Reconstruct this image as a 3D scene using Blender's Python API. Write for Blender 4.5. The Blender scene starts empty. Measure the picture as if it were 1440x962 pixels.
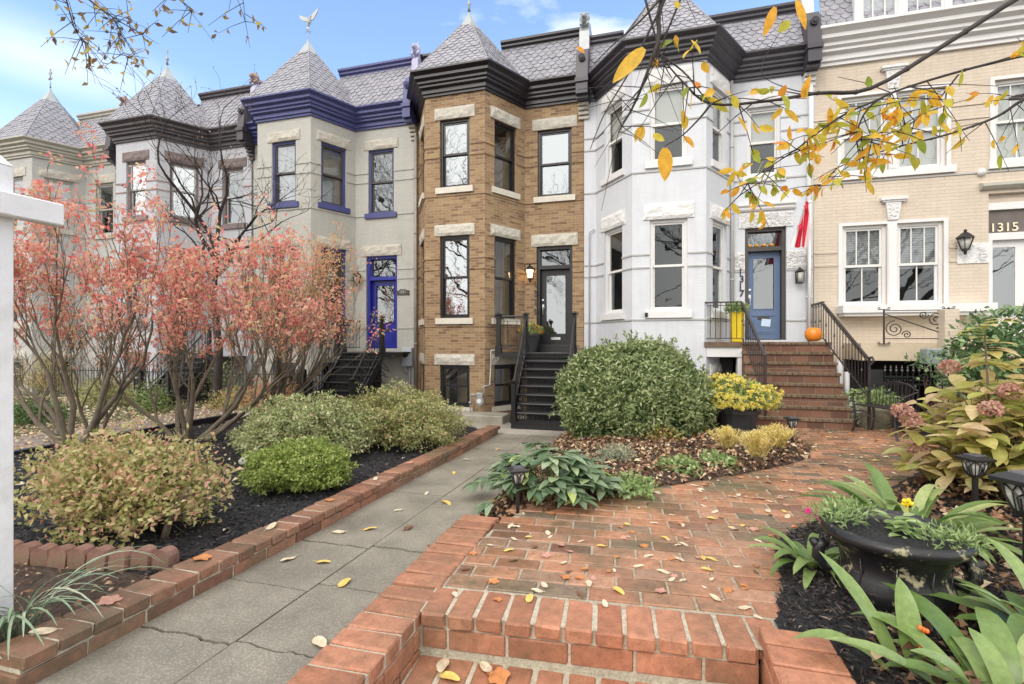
import bpy, bmesh, math, random
import numpy as np
from mathutils import Vector, Matrix, noise as mnoise

random.seed(7)
RNG = np.random.default_rng(11)
PI = math.pi
scene = bpy.context.scene
COL = scene.collection

# ------------------------------------------------------------------ camera
FOC = 691.0                      # focal length in pixels of a 1440 px wide frame
YAW = math.radians(15.76)        # camera turned to the left of the facade normal
CY, SY = math.cos(YAW), math.sin(YAW)
EYE = 1.75

def P(px, py, Y):
    """point at depth Y (distance of the facade plane) seen at a photo position"""
    u = (px - 720) / FOC; v = (481 - py) / FOC; t = Y / (CY + u * SY)
    return Vector((t * (-SY + u * CY), Y, EYE + t * v))

def G(px, py, z):
    u = (px - 720) / FOC; v = (481 - py) / FOC; t = (z - EYE) / v
    return Vector((t * (-SY + u * CY), t * (CY + u * SY), z))

def T(px, py, t):
    u = (px - 720) / FOC; v = (481 - py) / FOC
    return Vector((t * (-SY + u * CY), t * (CY + u * SY), EYE + t * v))

# ------------------------------------------------------------------ materials
MATS = {}

def new_mat(name):
    m = bpy.data.materials.new(name); m.use_nodes = True
    nt = m.node_tree
    return m, nt, nt.nodes, nt.links, nt.nodes['Principled BSDF']

def ramp(nodes, stops, interp='LINEAR'):
    r = nodes.new('ShaderNodeValToRGB'); r.color_ramp.interpolation = interp
    el = r.color_ramp.elements
    while len(el) < len(stops): el.new(0.5)
    for e, (p, c) in zip(el, stops):
        e.position = p; e.color = (c[0], c[1], c[2], 1) if len(c) >= 3 else (c[0],) * 3 + (1,)
    return r

def mixc(nodes, links, fac, a, b, mode='MIX'):
    m = nodes.new('ShaderNodeMix'); m.data_type = 'RGBA'; m.blend_type = mode
    for i, s in ((0, fac), (6, a), (7, b)):
        if hasattr(s, 'links') or hasattr(s, 'is_output'): links.new(s, m.inputs[i])
        elif isinstance(s, (int, float)): m.inputs[i].default_value = s if i == 0 else (s, s, s, 1)
        else: m.inputs[i].default_value = (s[0], s[1], s[2], 1)
    return m.outputs[2]

def noise_tex(nodes, links, co, scale, detail=4, rough=0.55):
    n = nodes.new('ShaderNodeTexNoise'); n.inputs['Scale'].default_value = scale
    n.inputs['Detail'].default_value = detail; n.inputs['Roughness'].default_value = rough
    if co is not None: links.new(co, n.inputs['Vector'])
    return n.outputs['Fac']

def coords(nodes, kind='Object'):
    t = nodes.new('ShaderNodeTexCoord'); return t.outputs[kind]

def add_bump(nodes, links, bsdf, height, strength, dist=0.01):
    b = nodes.new('ShaderNodeBump'); b.inputs['Strength'].default_value = strength
    b.inputs['Distance'].default_value = dist
    links.new(height, b.inputs['Height']); links.new(b.outputs[0], bsdf.inputs['Normal'])
    return b

def simple(name, col, rough=0.6, var=0.12, scale=6.0, bump=0.25, bscale=40.0, dist=0.004, metal=0.0, dirt=None, spec=0.5):
    """plain paint / stone / metal with soft mottling, wear and fine bump"""
    if name in MATS: return MATS[name]
    m, nt, N, L, B = new_mat(name)
    co = coords(N)
    n1 = noise_tex(N, L, co, scale, 5, 0.6)
    a = [c * (1 - var) for c in col]; b = [min(1, c * (1 + var)) for c in col]
    r = ramp(N, [(0.3, a), (0.7, b)]); L.new(n1, r.inputs[0])
    out = r.outputs[0]
    if dirt:
        n2 = noise_tex(N, L, co, scale * 0.35, 6, 0.7)
        r2 = ramp(N, [(0.5, (0, 0, 0)), (0.72, (1, 1, 1))]); L.new(n2, r2.inputs[0])
        out = mixc(N, L, r2.outputs[0], out, dirt)
    L.new(out, B.inputs['Base Color'])
    B.inputs['Roughness'].default_value = rough; B.inputs['Metallic'].default_value = metal
    B.inputs['Specular IOR Level'].default_value = spec
    n3 = noise_tex(N, L, co, bscale, 4, 0.6)
    add_bump(N, L, B, n3, bump, dist)
    MATS[name] = m
    return m

def brick_mat(name, c1, c2, mortar, bw=0.21, bh=0.068, ms=0.008, bump=0.6, rough=0.8, painted=False, extra=None, big=(0.9, 1.08), rot=0.0, off=(0, 0)):
    if name in MATS: return MATS[name]
    m, nt, N, L, B = new_mat(name)
    uv = coords(N, 'UV')
    mp = N.new('ShaderNodeMapping'); mp.inputs['Rotation'].default_value = (0, 0, rot)
    mp.inputs['Location'].default_value = (off[0], off[1], 0)
    L.new(uv, mp.inputs[0])
    # slight waviness of the courses
    nz = N.new('ShaderNodeTexNoise'); nz.inputs['Scale'].default_value = 7; L.new(uv, nz.inputs['Vector'])
    vm = N.new('ShaderNodeVectorMath'); vm.operation = 'MULTIPLY_ADD'
    vm.inputs[1].default_value = (0.012, 0.012, 0); L.new(nz.outputs['Color'], vm.inputs[0]); L.new(mp.outputs[0], vm.inputs[2])
    bt = N.new('ShaderNodeTexBrick'); L.new(vm.outputs[0], bt.inputs['Vector'])
    bt.inputs['Scale'].default_value = 1.0
    bt.inputs['Brick Width'].default_value = bw; bt.inputs['Row Height'].default_value = bh
    bt.inputs['Mortar Size'].default_value = ms; bt.inputs['Mortar Smooth'].default_value = 0.25
    bt.inputs['Bias'].default_value = 0.0
    bt.inputs['Color1'].default_value = (0, 0, 0, 1); bt.inputs['Color2'].default_value = (1, 1, 1, 1)
    bt.inputs['Mortar'].default_value = (0.5, 0.5, 0.5, 1)
    stops = [(0.0, c1), (1.0, c2)] if extra is None else [(p, c) for p, c in extra]
    r = ramp(N, stops); L.new(bt.outputs['Color'], r.inputs[0])
    n1 = noise_tex(N, L, uv, 1.1, 6, 0.62)
    rb = ramp(N, [(0.3, (big[0],) * 3), (0.7, (big[1],) * 3)]); L.new(n1, rb.inputs[0])
    n2 = noise_tex(N, L, uv, 45, 4, 0.7)
    rs = ramp(N, [(0.3, (0.86,) * 3), (0.7, (1.1,) * 3)]); L.new(n2, rs.inputs[0])
    out = mixc(N, L, 1.0, r.outputs[0], rb.outputs[0], 'MULTIPLY')
    out = mixc(N, L, 1.0, out, rs.outputs[0], 'MULTIPLY')
    out = mixc(N, L, bt.outputs['Fac'], out, mortar)
    ms_ = N.new('ShaderNodeMapping'); ms_.inputs['Scale'].default_value = (5.0, 0.45, 1); L.new(uv, ms_.inputs[0])
    n7 = noise_tex(N, L, ms_.outputs[0], 1.6, 6, 0.6); r7 = ramp(N, [(0.30, (0.945, 0.94, 0.93)), (0.55, (1.0, 1.0, 1.0)), (0.8, (1.03, 1.03, 1.03))]); L.new(n7, r7.inputs[0])
    out = mixc(N, L, 1.0, out, r7.outputs[0], 'MULTIPLY')
    L.new(out, B.inputs['Base Color']); B.inputs['Roughness'].default_value = rough
    sub = N.new('ShaderNodeMath'); sub.operation = 'MULTIPLY_ADD'; sub.inputs[1].default_value = -1.0
    L.new(bt.outputs['Fac'], sub.inputs[0])
    sc = N.new('ShaderNodeMath'); sc.operation = 'MULTIPLY'; sc.inputs[1].default_value = 0.35 if not painted else 0.5
    L.new(n2, sc.inputs[0]); L.new(sc.outputs[0], sub.inputs[2])
    add_bump(N, L, B, sub.outputs[0], bump, 0.006 if not painted else 0.004)
    MATS[name] = m
    return m

def leaf_mat(name, stops, rough=0.55, trans=0.35, spec=0.4):
    """foliage: every leaf (mesh island) takes its own colour; light shines through"""
    if name in MATS: return MATS[name]
    m, nt, N, L, B = new_mat(name)
    g = N.new('ShaderNodeNewGeometry')
    r = ramp(N, stops); L.new(g.outputs['Random Per Island'], r.inputs[0])
    n1 = noise_tex(N, L, coords(N), 30, 3, 0.6)
    rs = ramp(N, [(0.3, (0.82,) * 3), (0.7, (1.15,) * 3)]); L.new(n1, rs.inputs[0])
    out = mixc(N, L, 1.0, r.outputs[0], rs.outputs[0], 'MULTIPLY')
    L.new(out, B.inputs['Base Color'])
    B.inputs['Roughness'].default_value = rough; B.inputs['Specular IOR Level'].default_value = spec
    tr = N.new('ShaderNodeBsdfTranslucent'); L.new(out, tr.inputs['Color'])
    mx = N.new('ShaderNodeMixShader'); mx.inputs[0].default_value = trans
    L.new(B.outputs[0], mx.inputs[1]); L.new(tr.outputs[0], mx.inputs[2])
    L.new(mx.outputs[0], N['Material Output'].inputs['Surface'])
    MATS[name] = m
    return m

def glass_mat(name, refl=0.5, tint=(0.8, 0.85, 0.9), wavy=0.06):
    if name in MATS: return MATS[name]
    m, nt, N, L, B = new_mat(name)
    N.remove(B)
    gl = N.new('ShaderNodeBsdfGlossy'); gl.inputs['Roughness'].default_value = 0.015
    gl.inputs['Color'].default_value = (tint[0], tint[1], tint[2], 1)
    tr = N.new('ShaderNodeBsdfTransparent'); tr.inputs['Color'].default_value = (0.85, 0.88, 0.87, 1)
    mx = N.new('ShaderNodeMixShader')
    fr = N.new('ShaderNodeLayerWeight'); fr.inputs['Blend'].default_value = 0.35
    ma = N.new('ShaderNodeMath'); ma.operation = 'MULTIPLY_ADD'
    ma.inputs[1].default_value = 0.35; ma.inputs[2].default_value = refl; ma.use_clamp = True
    L.new(fr.outputs['Facing'], ma.inputs[0]); L.new(ma.outputs[0], mx.inputs[0])
    L.new(tr.outputs[0], mx.inputs[1]); L.new(gl.outputs[0], mx.inputs[2])
    L.new(mx.outputs[0], N['Material Output'].inputs['Surface'])
    nz = noise_tex(N, L, coords(N), 1.6, 2, 0.5)
    b = N.new('ShaderNodeBump'); b.inputs['Strength'].default_value = wavy; b.inputs['Distance'].default_value = 0.05
    L.new(nz, b.inputs['Height']); L.new(b.outputs[0], gl.inputs['Normal'])
    MATS[name] = m
    return m

# ------------------------------------------------------------------ object helpers
def tag(o, label=None, cat=None, group=None, kind=None):
    if label: o['label'] = label
    if cat: o['category'] = cat
    if group: o['group'] = group
    if kind: o['kind'] = kind
    return o

def empty(name, loc, label, cat, group=None, rz=0.0):
    o = bpy.data.objects.new(name, None); COL.objects.link(o)
    o.location = loc; o.rotation_euler = (0, 0, rz); o.empty_display_size = 0.2
    return tag(o, label, cat, group)

def set_uv(me):
    """metre-true UVs: walls get (distance along the wall, height), flats get (x, y)"""
    n = len(me.polygons); nl = len(me.loops)
    if n == 0: return
    co = np.empty(len(me.vertices) * 3); me.vertices.foreach_get('co', co); co = co.reshape(-1, 3)
    vi = np.empty(nl, dtype=np.int32); me.loops.foreach_get('vertex_index', vi)
    tot = np.empty(n, dtype=np.int32); me.polygons.foreach_get('loop_total', tot)
    nor = np.empty(n * 3); me.polygons.foreach_get('normal', nor); nor = nor.reshape(-1, 3)
    fn = np.repeat(nor, tot, axis=0); p = co[vi]
    h = np.hypot(fn[:, 0], fn[:, 1]) + 1e-9
    flat = np.abs(fn[:, 2]) > 0.75
    u = np.where(flat, p[:, 0], (-fn[:, 1] * p[:, 0] + fn[:, 0] * p[:, 1]) / h)
    v = np.where(flat, p[:, 1], p[:, 2])
    uvl = me.uv_layers.new(name='UVMap')
    uvl.data.foreach_set('uv', np.stack([u, v], 1).ravel())

class MB:
    """collects polygons and links them as one mesh object"""
    def __init__(s): s.v = []; s.f = []; s.m = []; s.mi = 0
    def quad(s, *pts):
        i = len(s.v); s.v.extend([tuple(p) for p in pts]); s.f.append(tuple(range(i, i + len(pts)))); s.m.append(s.mi)
    def faces(s, vs, fs):
        i = len(s.v); s.v.extend([tuple(p) for p in vs])
        for f in fs: s.f.append(tuple(i + k for k in f)); s.m.append(s.mi)
    def hexa(s, c):
        s.faces(c, [(0, 3, 2, 1), (4, 5, 6, 7), (0, 1, 5, 4), (1, 2, 6, 5), (2, 3, 7, 6), (3, 0, 4, 7)])
    def box(s, x0, x1, y0, y1, z0, z1):
        s.hexa([(x0, y0, z0), (x1, y0, z0), (x1, y1, z0), (x0, y1, z0), (x0, y0, z1), (x1, y0, z1), (x1, y1, z1), (x0, y1, z1)])
    def bevbox(s, x0, x1, y0, y1, z0, z1, b=0.01, M=None, jit=0.0):
        """box with chamfered top and side edges (24 verts cheap version)"""
        xs = (x0, x1); ys = (y0, y1); zs = (z0, z1)
        vs = []; idx = {}
        for i in (0, 1):
            for j in (0, 1):
                for k in (0, 1):
                    sx = 1 - 2 * i; sy = 1 - 2 * j; sz = 1 - 2 * k
                    for ax in range(3):
                        d = [b * sx, b * sy, b * sz]; d[ax] = 0
                        idx[(i, j, k, ax)] = len(vs)
                        q = Vector((xs[i] + d[0], ys[j] + d[1], zs[k] + d[2]))
                        if jit: q += Vector((random.uniform(-jit, jit), random.uniform(-jit, jit), random.uniform(-jit, jit)))
                        vs.append(q)
        fs = []
        I = lambda i, j, k, a: idx[(i, j, k, a)]
        for i in (0, 1):
            f = [I(i, 0, 0, 0), I(i, 1, 0, 0), I(i, 1, 1, 0), I(i, 0, 1, 0)]; fs.append(f if i else f[::-1])
        for j in (0, 1):
            f = [I(0, j, 0, 1), I(0, j, 1, 1), I(1, j, 1, 1), I(1, j, 0, 1)]; fs.append(f if j else f[::-1])
        for k in (0, 1):
            f = [I(0, 0, k, 2), I(1, 0, k, 2), I(1, 1, k, 2), I(0, 1, k, 2)]; fs.append(f if k else f[::-1])
        for k in (0, 1):
            for j in (0, 1):
                f = [I(0, j, k, 1), I(1, j, k, 1), I(1, j, k, 2), I(0, j, k, 2)]; fs.append(f if (j + k) % 2 == 0 else f[::-1])
            for i in (0, 1):
                f = [I(i, 0, k, 0), I(i, 1, k, 0), I(i, 1, k, 2), I(i, 0, k, 2)]; fs.append(f[::-1] if (i + k) % 2 == 0 else f)
        for i in (0, 1):
            for j in (0, 1):
                f = [I(i, j, 0, 0), I(i, j, 1, 0), I(i, j, 1, 1), I(i, j, 0, 1)]; fs.append(f if (i + j) % 2 == 0 else f[::-1])
        for i in (0, 1):
            for j in (0, 1):
                for k in (0, 1):
                    f = [I(i, j, k, 0), I(i, j, k, 1), I(i, j, k, 2)]; fs.append(f if (i + j + k) % 2 else f[::-1])
        if M is not None: vs = [M @ q for q in vs]
        s.faces(vs, fs)
    def mbox(s, M, x0, x1, y0, y1, z0, z1):
        s.hexa([M @ Vector(p) for p in ((x0, y0, z0), (x1, y0, z0), (x1, y1, z0), (x0, y1, z0), (x0, y0, z1), (x1, y0, z1), (x1, y1, z1), (x0, y1, z1))])
    def bar(s, a, b, w, h=None):
        """square bar between two points"""
        a = Vector(a); b = Vector(b); h = h or w
        d = (b - a).normalized(); up = Vector((0, 0, 1)) if abs(d.z) < 0.95 else Vector((0, 1, 0))
        x = d.cross(up).normalized() * w / 2; y = x.cross(d).normalized() * h / 2
        s.hexa([a - x - y, a + x - y, b + x - y, b - x - y, a - x + y, a + x + y, b + x + y, b - x + y])
    def tube(s, pts, rad, n=6, caps=True):
        pts = [Vector(p) for p in pts]; k = len(pts)
        if not hasattr(rad, '__len__'): rad = [rad] * k
        base = len(s.v); prev = None
        for i in range(k):
            d = (pts[min(i + 1, k - 1)] - pts[max(i - 1, 0)])
            d = d.normalized() if d.length > 1e-9 else Vector((0, 0, 1))
            if prev is None:
                a = Vector((0, 0, 1)) if abs(d.z) < 0.9 else Vector((1, 0, 0))
                prev = d.cross(a).normalized()
            else:
                prev = prev - d * prev.dot(d)
                prev = prev.normalized() if prev.length > 1e-6 else d.cross(Vector((0.3, 0.5, 0.8))).normalized()
            q = d.cross(prev)
            for j in range(n):
                an = 2 * PI * j / n
                s.v.append(tuple(pts[i] + (prev * math.cos(an) + q * math.sin(an)) * rad[i]))
        for i in range(k - 1):
            for j in range(n):
                a = base + i * n + j; b = base + i * n + (j + 1) % n
                s.f.append((a, b, b + n, a + n)); s.m.append(s.mi)
        if caps:
            s.f.append(tuple(base + j for j in range(n))[::-1]); s.m.append(s.mi)
            s.f.append(tuple(base + (k - 1) * n + j for j in range(n))); s.m.append(s.mi)
    def lathe(s, prof, c=(0, 0, 0), n=16, sx=1.0, sy=1.0, a0=0.0):
        base = len(s.v); k = len(prof)
        for r, z in prof:
            for j in range(n):
                an = a0 + 2 * PI * j / n
                s.v.append((c[0] + r * math.cos(an) * sx, c[1] + r * math.sin(an) * sy, c[2] + z))
        for i in range(k - 1):
            for j in range(n):
                a = base + i * n + j; b = base + i * n + (j + 1) % n
                s.f.append((a, b, b + n, a + n)); s.m.append(s.mi)
        s.f.append(tuple(base + j for j in range(n))[::-1]); s.m.append(s.mi)
        s.f.append(tuple(base + (k - 1) * n + j for j in range(n))); s.m.append(s.mi)
    def ball(s, c, r, n=10, sx=1, sy=1, sz=1):
        pr = [(max(1e-4, math.sin(PI * i / (n // 2 + 2))) * r, -math.cos(PI * i / (n // 2 + 2)) * r * sz) for i in range(n // 2 + 3)]
        s.lathe(pr, c, n, sx, sy)
    def prism(s, poly, z0, z1):
        n = len(poly)
        vs = [(x, y, z0) for x, y in poly] + [(x, y, z1) for x, y in poly]
        s.faces(vs, [tuple(range(n))[::-1], tuple(range(n, 2 * n))] + [(i, (i + 1) % n, (i + 1) % n + n, i + n) for i in range(n)])
    def prism_x(s, poly, x0, x1):
        """polygon in (y, z) extruded along x"""
        n = len(poly)
        vs = [(x0, y, z) for y, z in poly] + [(x1, y, z) for y, z in poly]
        s.faces(vs, [tuple(range(n)), tuple(range(n, 2 * n))[::-1]] + [(i, i + n, (i + 1) % n + n, (i + 1) % n) for i in range(n)])
    def build(s, name, mats, parent=None, smooth=False, loc=None):
        if not isinstance(mats, (list, tuple)): mats = [mats]
        me = bpy.data.meshes.new(name)
        me.from_pydata(s.v, [], s.f)
        for m in mats: me.materials.append(m)
        if len(mats) > 1: me.polygons.foreach_set('material_index', s.m)
        if smooth: me.polygons.foreach_set('use_smooth', [True] * len(s.f))
        me.update(); set_uv(me)
        o = bpy.data.objects.new(name, me); COL.objects.link(o)
        if parent is not None:
            o.parent = parent
            if loc is None and parent.type == 'EMPTY':
                pass
        if loc is not None: o.location = loc
        return o

def fix_normals(o):
    bm = bmesh.new(); bm.from_mesh(o.data)
    bmesh.ops.recalc_face_normals(bm, faces=bm.faces); bm.to_mesh(o.data); bm.free()
    return o

def W(parent):
    """children are modelled in world coordinates under an Empty that stands at the thing's base"""
    return Matrix.Translation(parent.location).inverted()

def adopt(o, parent):
    o.parent = parent
    o.matrix_parent_inverse = root_matrix(parent).inverted()
    return o

def root_matrix(o):
    m = o.matrix_basis.copy()
    if o.parent is not None: m = root_matrix(o.parent) @ o.matrix_parent_inverse @ m
    return m

def part(mb, name, mats, parent, smooth=False, label=None):
    o = mb.build(name, mats, None, smooth)
    if parent is not None: adopt(o, parent)
    if label: o['label'] = label
    return o

def copy_tree(src, parent=None):
    c = src.copy(); COL.objects.link(c)
    if parent is not None:
        c.parent = parent; c.matrix_parent_inverse = src.matrix_parent_inverse.copy()
    for ch in list(src.children): copy_tree(ch, c)
    return c

def np_mesh(name, V, F, mat, parent=None, smooth=False, mi=None):
    """fast mesh: V (n,3), F (m,k) with one face size"""
    me = bpy.data.meshes.new(name)
    V = np.asarray(V, dtype=np.float32); F = np.asarray(F, dtype=np.int32)
    me.vertices.add(len(V)); me.vertices.foreach_set('co', V.ravel())
    me.loops.add(F.size); me.loops.foreach_set('vertex_index', F.ravel())
    me.polygons.add(len(F)); me.polygons.foreach_set('loop_start', np.arange(len(F), dtype=np.int32) * F.shape[1])
    me.polygons.foreach_set('loop_total', np.full(len(F), F.shape[1], dtype=np.int32))
    mats = mat if isinstance(mat, (list, tuple)) else [mat]
    for m_ in mats: me.materials.append(m_)
    if mi is not None: me.polygons.foreach_set('material_index', np.asarray(mi, dtype=np.int32))
    if smooth: me.polygons.foreach_set('use_smooth', np.ones(len(F), dtype=bool))
    me.update(calc_edges=True); me.validate()
    o = bpy.data.objects.new(name, me); COL.objects.link(o)
    if parent is not None: adopt(o, parent)
    return o

def unit(a): return a / (np.linalg.norm(a, axis=1, keepdims=True) + 1e-9)

def leaves_geo(C, D, Nn, Ls, Ws, fold=0.25, curl=0.15):
    """one folded leaf of four triangles per row: base C, direction D, face normal Nn"""
    n = len(C); D = unit(D); S = unit(np.cross(D, Nn)); U = unit(np.cross(S, D))
    Ls = np.broadcast_to(np.asarray(Ls, float), (n,))[:, None]; Ws = np.broadcast_to(np.asarray(Ws, float), (n,))[:, None]
    base = C; mid = C + D * Ls * 0.5; tip = C + D * Ls - U * Ls * curl
    q1 = C + D * Ls * 0.42 + S * Ws * 0.5 + U * Ws * fold
    q2 = C + D * Ls * 0.42 - S * Ws * 0.5 + U * Ws * fold
    V = np.stack([base, q1, tip, q2, mid], 1).reshape(-1, 3)
    i = np.arange(n)[:, None] * 5
    F = np.concatenate([i + [[0, 4, 1]], i + [[1, 4, 2]], i + [[2, 4, 3]], i + [[3, 4, 0]]], 1).reshape(-1, 3)
    return V, F

def rand_dirs(n, up=0.0):
    d = RNG.normal(size=(n, 3)); d[:, 2] += up
    return unit(d)

def join_geo(parts):
    Vs, Fs = [], []; o = 0
    for V, F in parts:
        Vs.append(V); Fs.append(F + o); o += len(V)
    return np.concatenate(Vs), np.concatenate(Fs)

def fnoise(P_, s, seed=0.0):
    return np.array([mnoise.noise(Vector((p[0] * s + seed, p[1] * s - seed, p[2] * s + 2 * seed))) for p in P_])
# ------------------------------------------------------------------ palette
WHITE = simple('white_paint', (0.68, 0.68, 0.69), 0.5, 0.04, 3, 0.2, 30)
STONE = simple('rough_limestone', (0.52, 0.495, 0.44), 0.85, 0.12, 9, 0.9, 16, 0.03)
STONEW = simple('painted_rough_stone', (0.70, 0.70, 0.71), 0.7, 0.05, 9, 0.9, 16, 0.03)
SMOOTHST = simple('smooth_limestone', (0.62, 0.59, 0.52), 0.8, 0.08, 6, 0.4, 30)
BROWNST = simple('brown_sandstone', (0.20, 0.16, 0.16), 0.85, 0.2, 6, 0.8, 18, 0.02)
SLATE = simple('grey_slate', (0.27, 0.27, 0.31), 0.6, 0.22, 5, 0.35, 30, 0.004)
SLATEU = simple('slate_underlay', (0.10, 0.10, 0.11), 0.8, 0.1, 5, 0.3, 30)
LEAD = simple('lead_flashing', (0.34, 0.36, 0.38), 0.45, 0.12, 5, 0.2, 30, metal=0.3)
DARKTRIM = simple('near_black_trim', (0.013, 0.011, 0.018), 0.38, 0.15, 5, 0.15, 30)
GREYTRIM = simple('charcoal_trim', (0.048, 0.044, 0.058), 0.4, 0.12, 5, 0.15, 30)
PLUMTRIM = simple('plum_brown_trim', (0.060, 0.052, 0.062), 0.5, 0.15, 5, 0.2, 30)
PURPLE = simple('purple_trim', (0.058, 0.066, 0.21), 0.45, 0.15, 4, 0.2, 30)
LILAC = simple('lilac_stone_paint', (0.42, 0.42, 0.58), 0.6, 0.15, 5, 0.4, 30)
CREAMTRIM = simple('grey_cream_trim', (0.42, 0.41, 0.36), 0.55, 0.1, 5, 0.2, 30)
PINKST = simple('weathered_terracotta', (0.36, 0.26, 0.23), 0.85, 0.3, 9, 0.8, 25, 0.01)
SASHW = simple('white_sash', (0.70, 0.70, 0.69), 0.45, 0.04, 5, 0.1, 30)
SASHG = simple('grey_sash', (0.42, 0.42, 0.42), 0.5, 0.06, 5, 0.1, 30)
SASHD = simple('dark_bronze_sash', (0.06, 0.055, 0.05), 0.45, 0.1, 5, 0.1, 30)
BLACK = simple('black_paint', (0.016, 0.016, 0.018), 0.32, 0.15, 6, 0.15, 40)
IRON = simple('black_iron', (0.024, 0.024, 0.027), 0.35, 0.25, 12, 0.4, 60, 0.002)
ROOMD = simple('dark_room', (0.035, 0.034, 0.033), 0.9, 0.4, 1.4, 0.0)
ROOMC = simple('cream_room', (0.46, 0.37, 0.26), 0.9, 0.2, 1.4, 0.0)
BLINDW = simple('white_blind', (0.70, 0.70, 0.68), 0.8, 0.04, 3, 0.1)
LACE = simple('grey_curtain', (0.38, 0.39, 0.41), 0.9, 0.15, 3, 0.3, 12, 0.02)
GLASS = glass_mat('window_glass', 0.22)
GLASSB = glass_mat('bright_window_glass', 0.46)
GLASSE = glass_mat('dim_window_glass', 0.085)
GLASSL = glass_mat('clear_window_glass', 0.10)

BRK_TAN = brick_mat('tan_brick', None, None, (0.36, 0.29, 0.21), 0.225, 0.07, 0.006, 0.7, 0.85,
    extra=[(0.0, (0.18, 0.105, 0.062)), (0.25, (0.29, 0.18, 0.10)), (0.5, (0.33, 0.215, 0.115)), (0.78, (0.38, 0.265, 0.145)), (1.0, (0.25, 0.145, 0.078))], big=(0.86, 1.08))
BRK_WHITE = brick_mat('white_painted_brick', (0.595, 0.62, 0.675), (0.62, 0.645, 0.70), (0.58, 0.605, 0.66), 0.21, 0.068, 0.006, 0.3, 0.6, True, big=(0.95, 1.03))
BRK_CREAM = brick_mat('greenish_cream_painted_brick', (0.45, 0.45, 0.42), (0.49, 0.49, 0.455), (0.42, 0.42, 0.395), 0.21, 0.068, 0.007, 0.4, 0.65, True, big=(0.93, 1.04))
BRK_LAV = brick_mat('pale_grey_painted_brick', (0.47, 0.48, 0.53), (0.51, 0.52, 0.57), (0.43, 0.44, 0.48), 0.21, 0.068, 0.007, 0.4, 0.65, True, big=(0.93, 1.04))
BRK_BEIGE = brick_mat('beige_painted_brick', (0.59, 0.505, 0.415), (0.62, 0.535, 0.44), (0.54, 0.46, 0.38), 0.26, 0.075, 0.006, 0.8, 0.6, True, big=(0.95, 1.03))
BRK_OFF = brick_mat('off_white_painted_brick', (0.44, 0.44, 0.43), (0.48, 0.48, 0.47), (0.41, 0.41, 0.40), 0.21, 0.068, 0.007, 0.4, 0.65, True)
BRK_RED = brick_mat('old_red_brick', (0.17, 0.06, 0.038), (0.28, 0.105, 0.06), (0.20, 0.15, 0.11), 0.21, 0.105, 0.009, 0.8, 0.8,
    extra=[(0.0, (0.13, 0.05, 0.035)), (0.5, (0.25, 0.09, 0.052)), (1.0, (0.32, 0.13, 0.075))], big=(0.7, 1.1))

YF, YB = 13.0, 11.73       # flat facade plane, front of the bays

class Seg:
    """a straight stretch of wall in plan; s runs along it, o points out of the house"""
    def __init__(s, x0, y0, x1, y1):
        s.a = Vector((x0, y0, 0)); b = Vector((x1, y1, 0)); s.len = (b - s.a).length
        s.t = (b - s.a).normalized(); s.n = Vector((s.t.y, -s.t.x, 0))
        s.M = Matrix(((s.t.x, s.n.x, 0, s.a.x), (s.t.y, s.n.y, 0, s.a.y), (0, 0, 1, 0), (0, 0, 0, 1)))
    def p(s, u, o, z): return s.a + s.t * u + s.n * o + Vector((0, 0, z))

def obx(mb, sg, u0, u1, o0, o1, z0, z1):
    q = [sg.p(u0, o1, z0), sg.p(u1, o1, z0), sg.p(u1, o0, z0), sg.p(u0, o0, z0), sg.p(u0, o1, z1), sg.p(u1, o1, z1), sg.p(u1, o0, z1), sg.p(u0, o0, z1)]
    mb.hexa(q)

def wall_with_holes(mb, sg, z0, z1, holes, depth=0.16):
    us = sorted(set([0, sg.len] + [h[0] for h in holes] + [h[1] for h in holes]))
    zs = sorted(set([z0, z1] + [h[2] for h in holes] + [h[3] for h in holes]))
    for i in range(len(us) - 1):
        for j in range(len(zs) - 1):
            uc = (us[i] + us[i + 1]) / 2; zc = (zs[j] + zs[j + 1]) / 2
            if any(h[0] < uc < h[1] and h[2] < zc < h[3] for h in holes): continue
            mb.quad(sg.p(us[i], 0, zs[j]), sg.p(us[i + 1], 0, zs[j]), sg.p(us[i + 1], 0, zs[j + 1]), sg.p(us[i], 0, zs[j + 1]))
    for (a, b, c, d) in holes:
        mb.quad(sg.p(a, 0, c), sg.p(a, 0, d), sg.p(a, -depth, d), sg.p(a, -depth, c))
        mb.quad(sg.p(b, 0, d), sg.p(b, 0, c), sg.p(b, -depth, c), sg.p(b, -depth, d))
        mb.quad(sg.p(a, 0, d), sg.p(b, 0, d), sg.p(b, -depth, d), sg.p(a, -depth, d))
        mb.quad(sg.p(b, 0, c), sg.p(a, 0, c), sg.p(a, -depth, c), sg.p(b, -depth, c))

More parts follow.
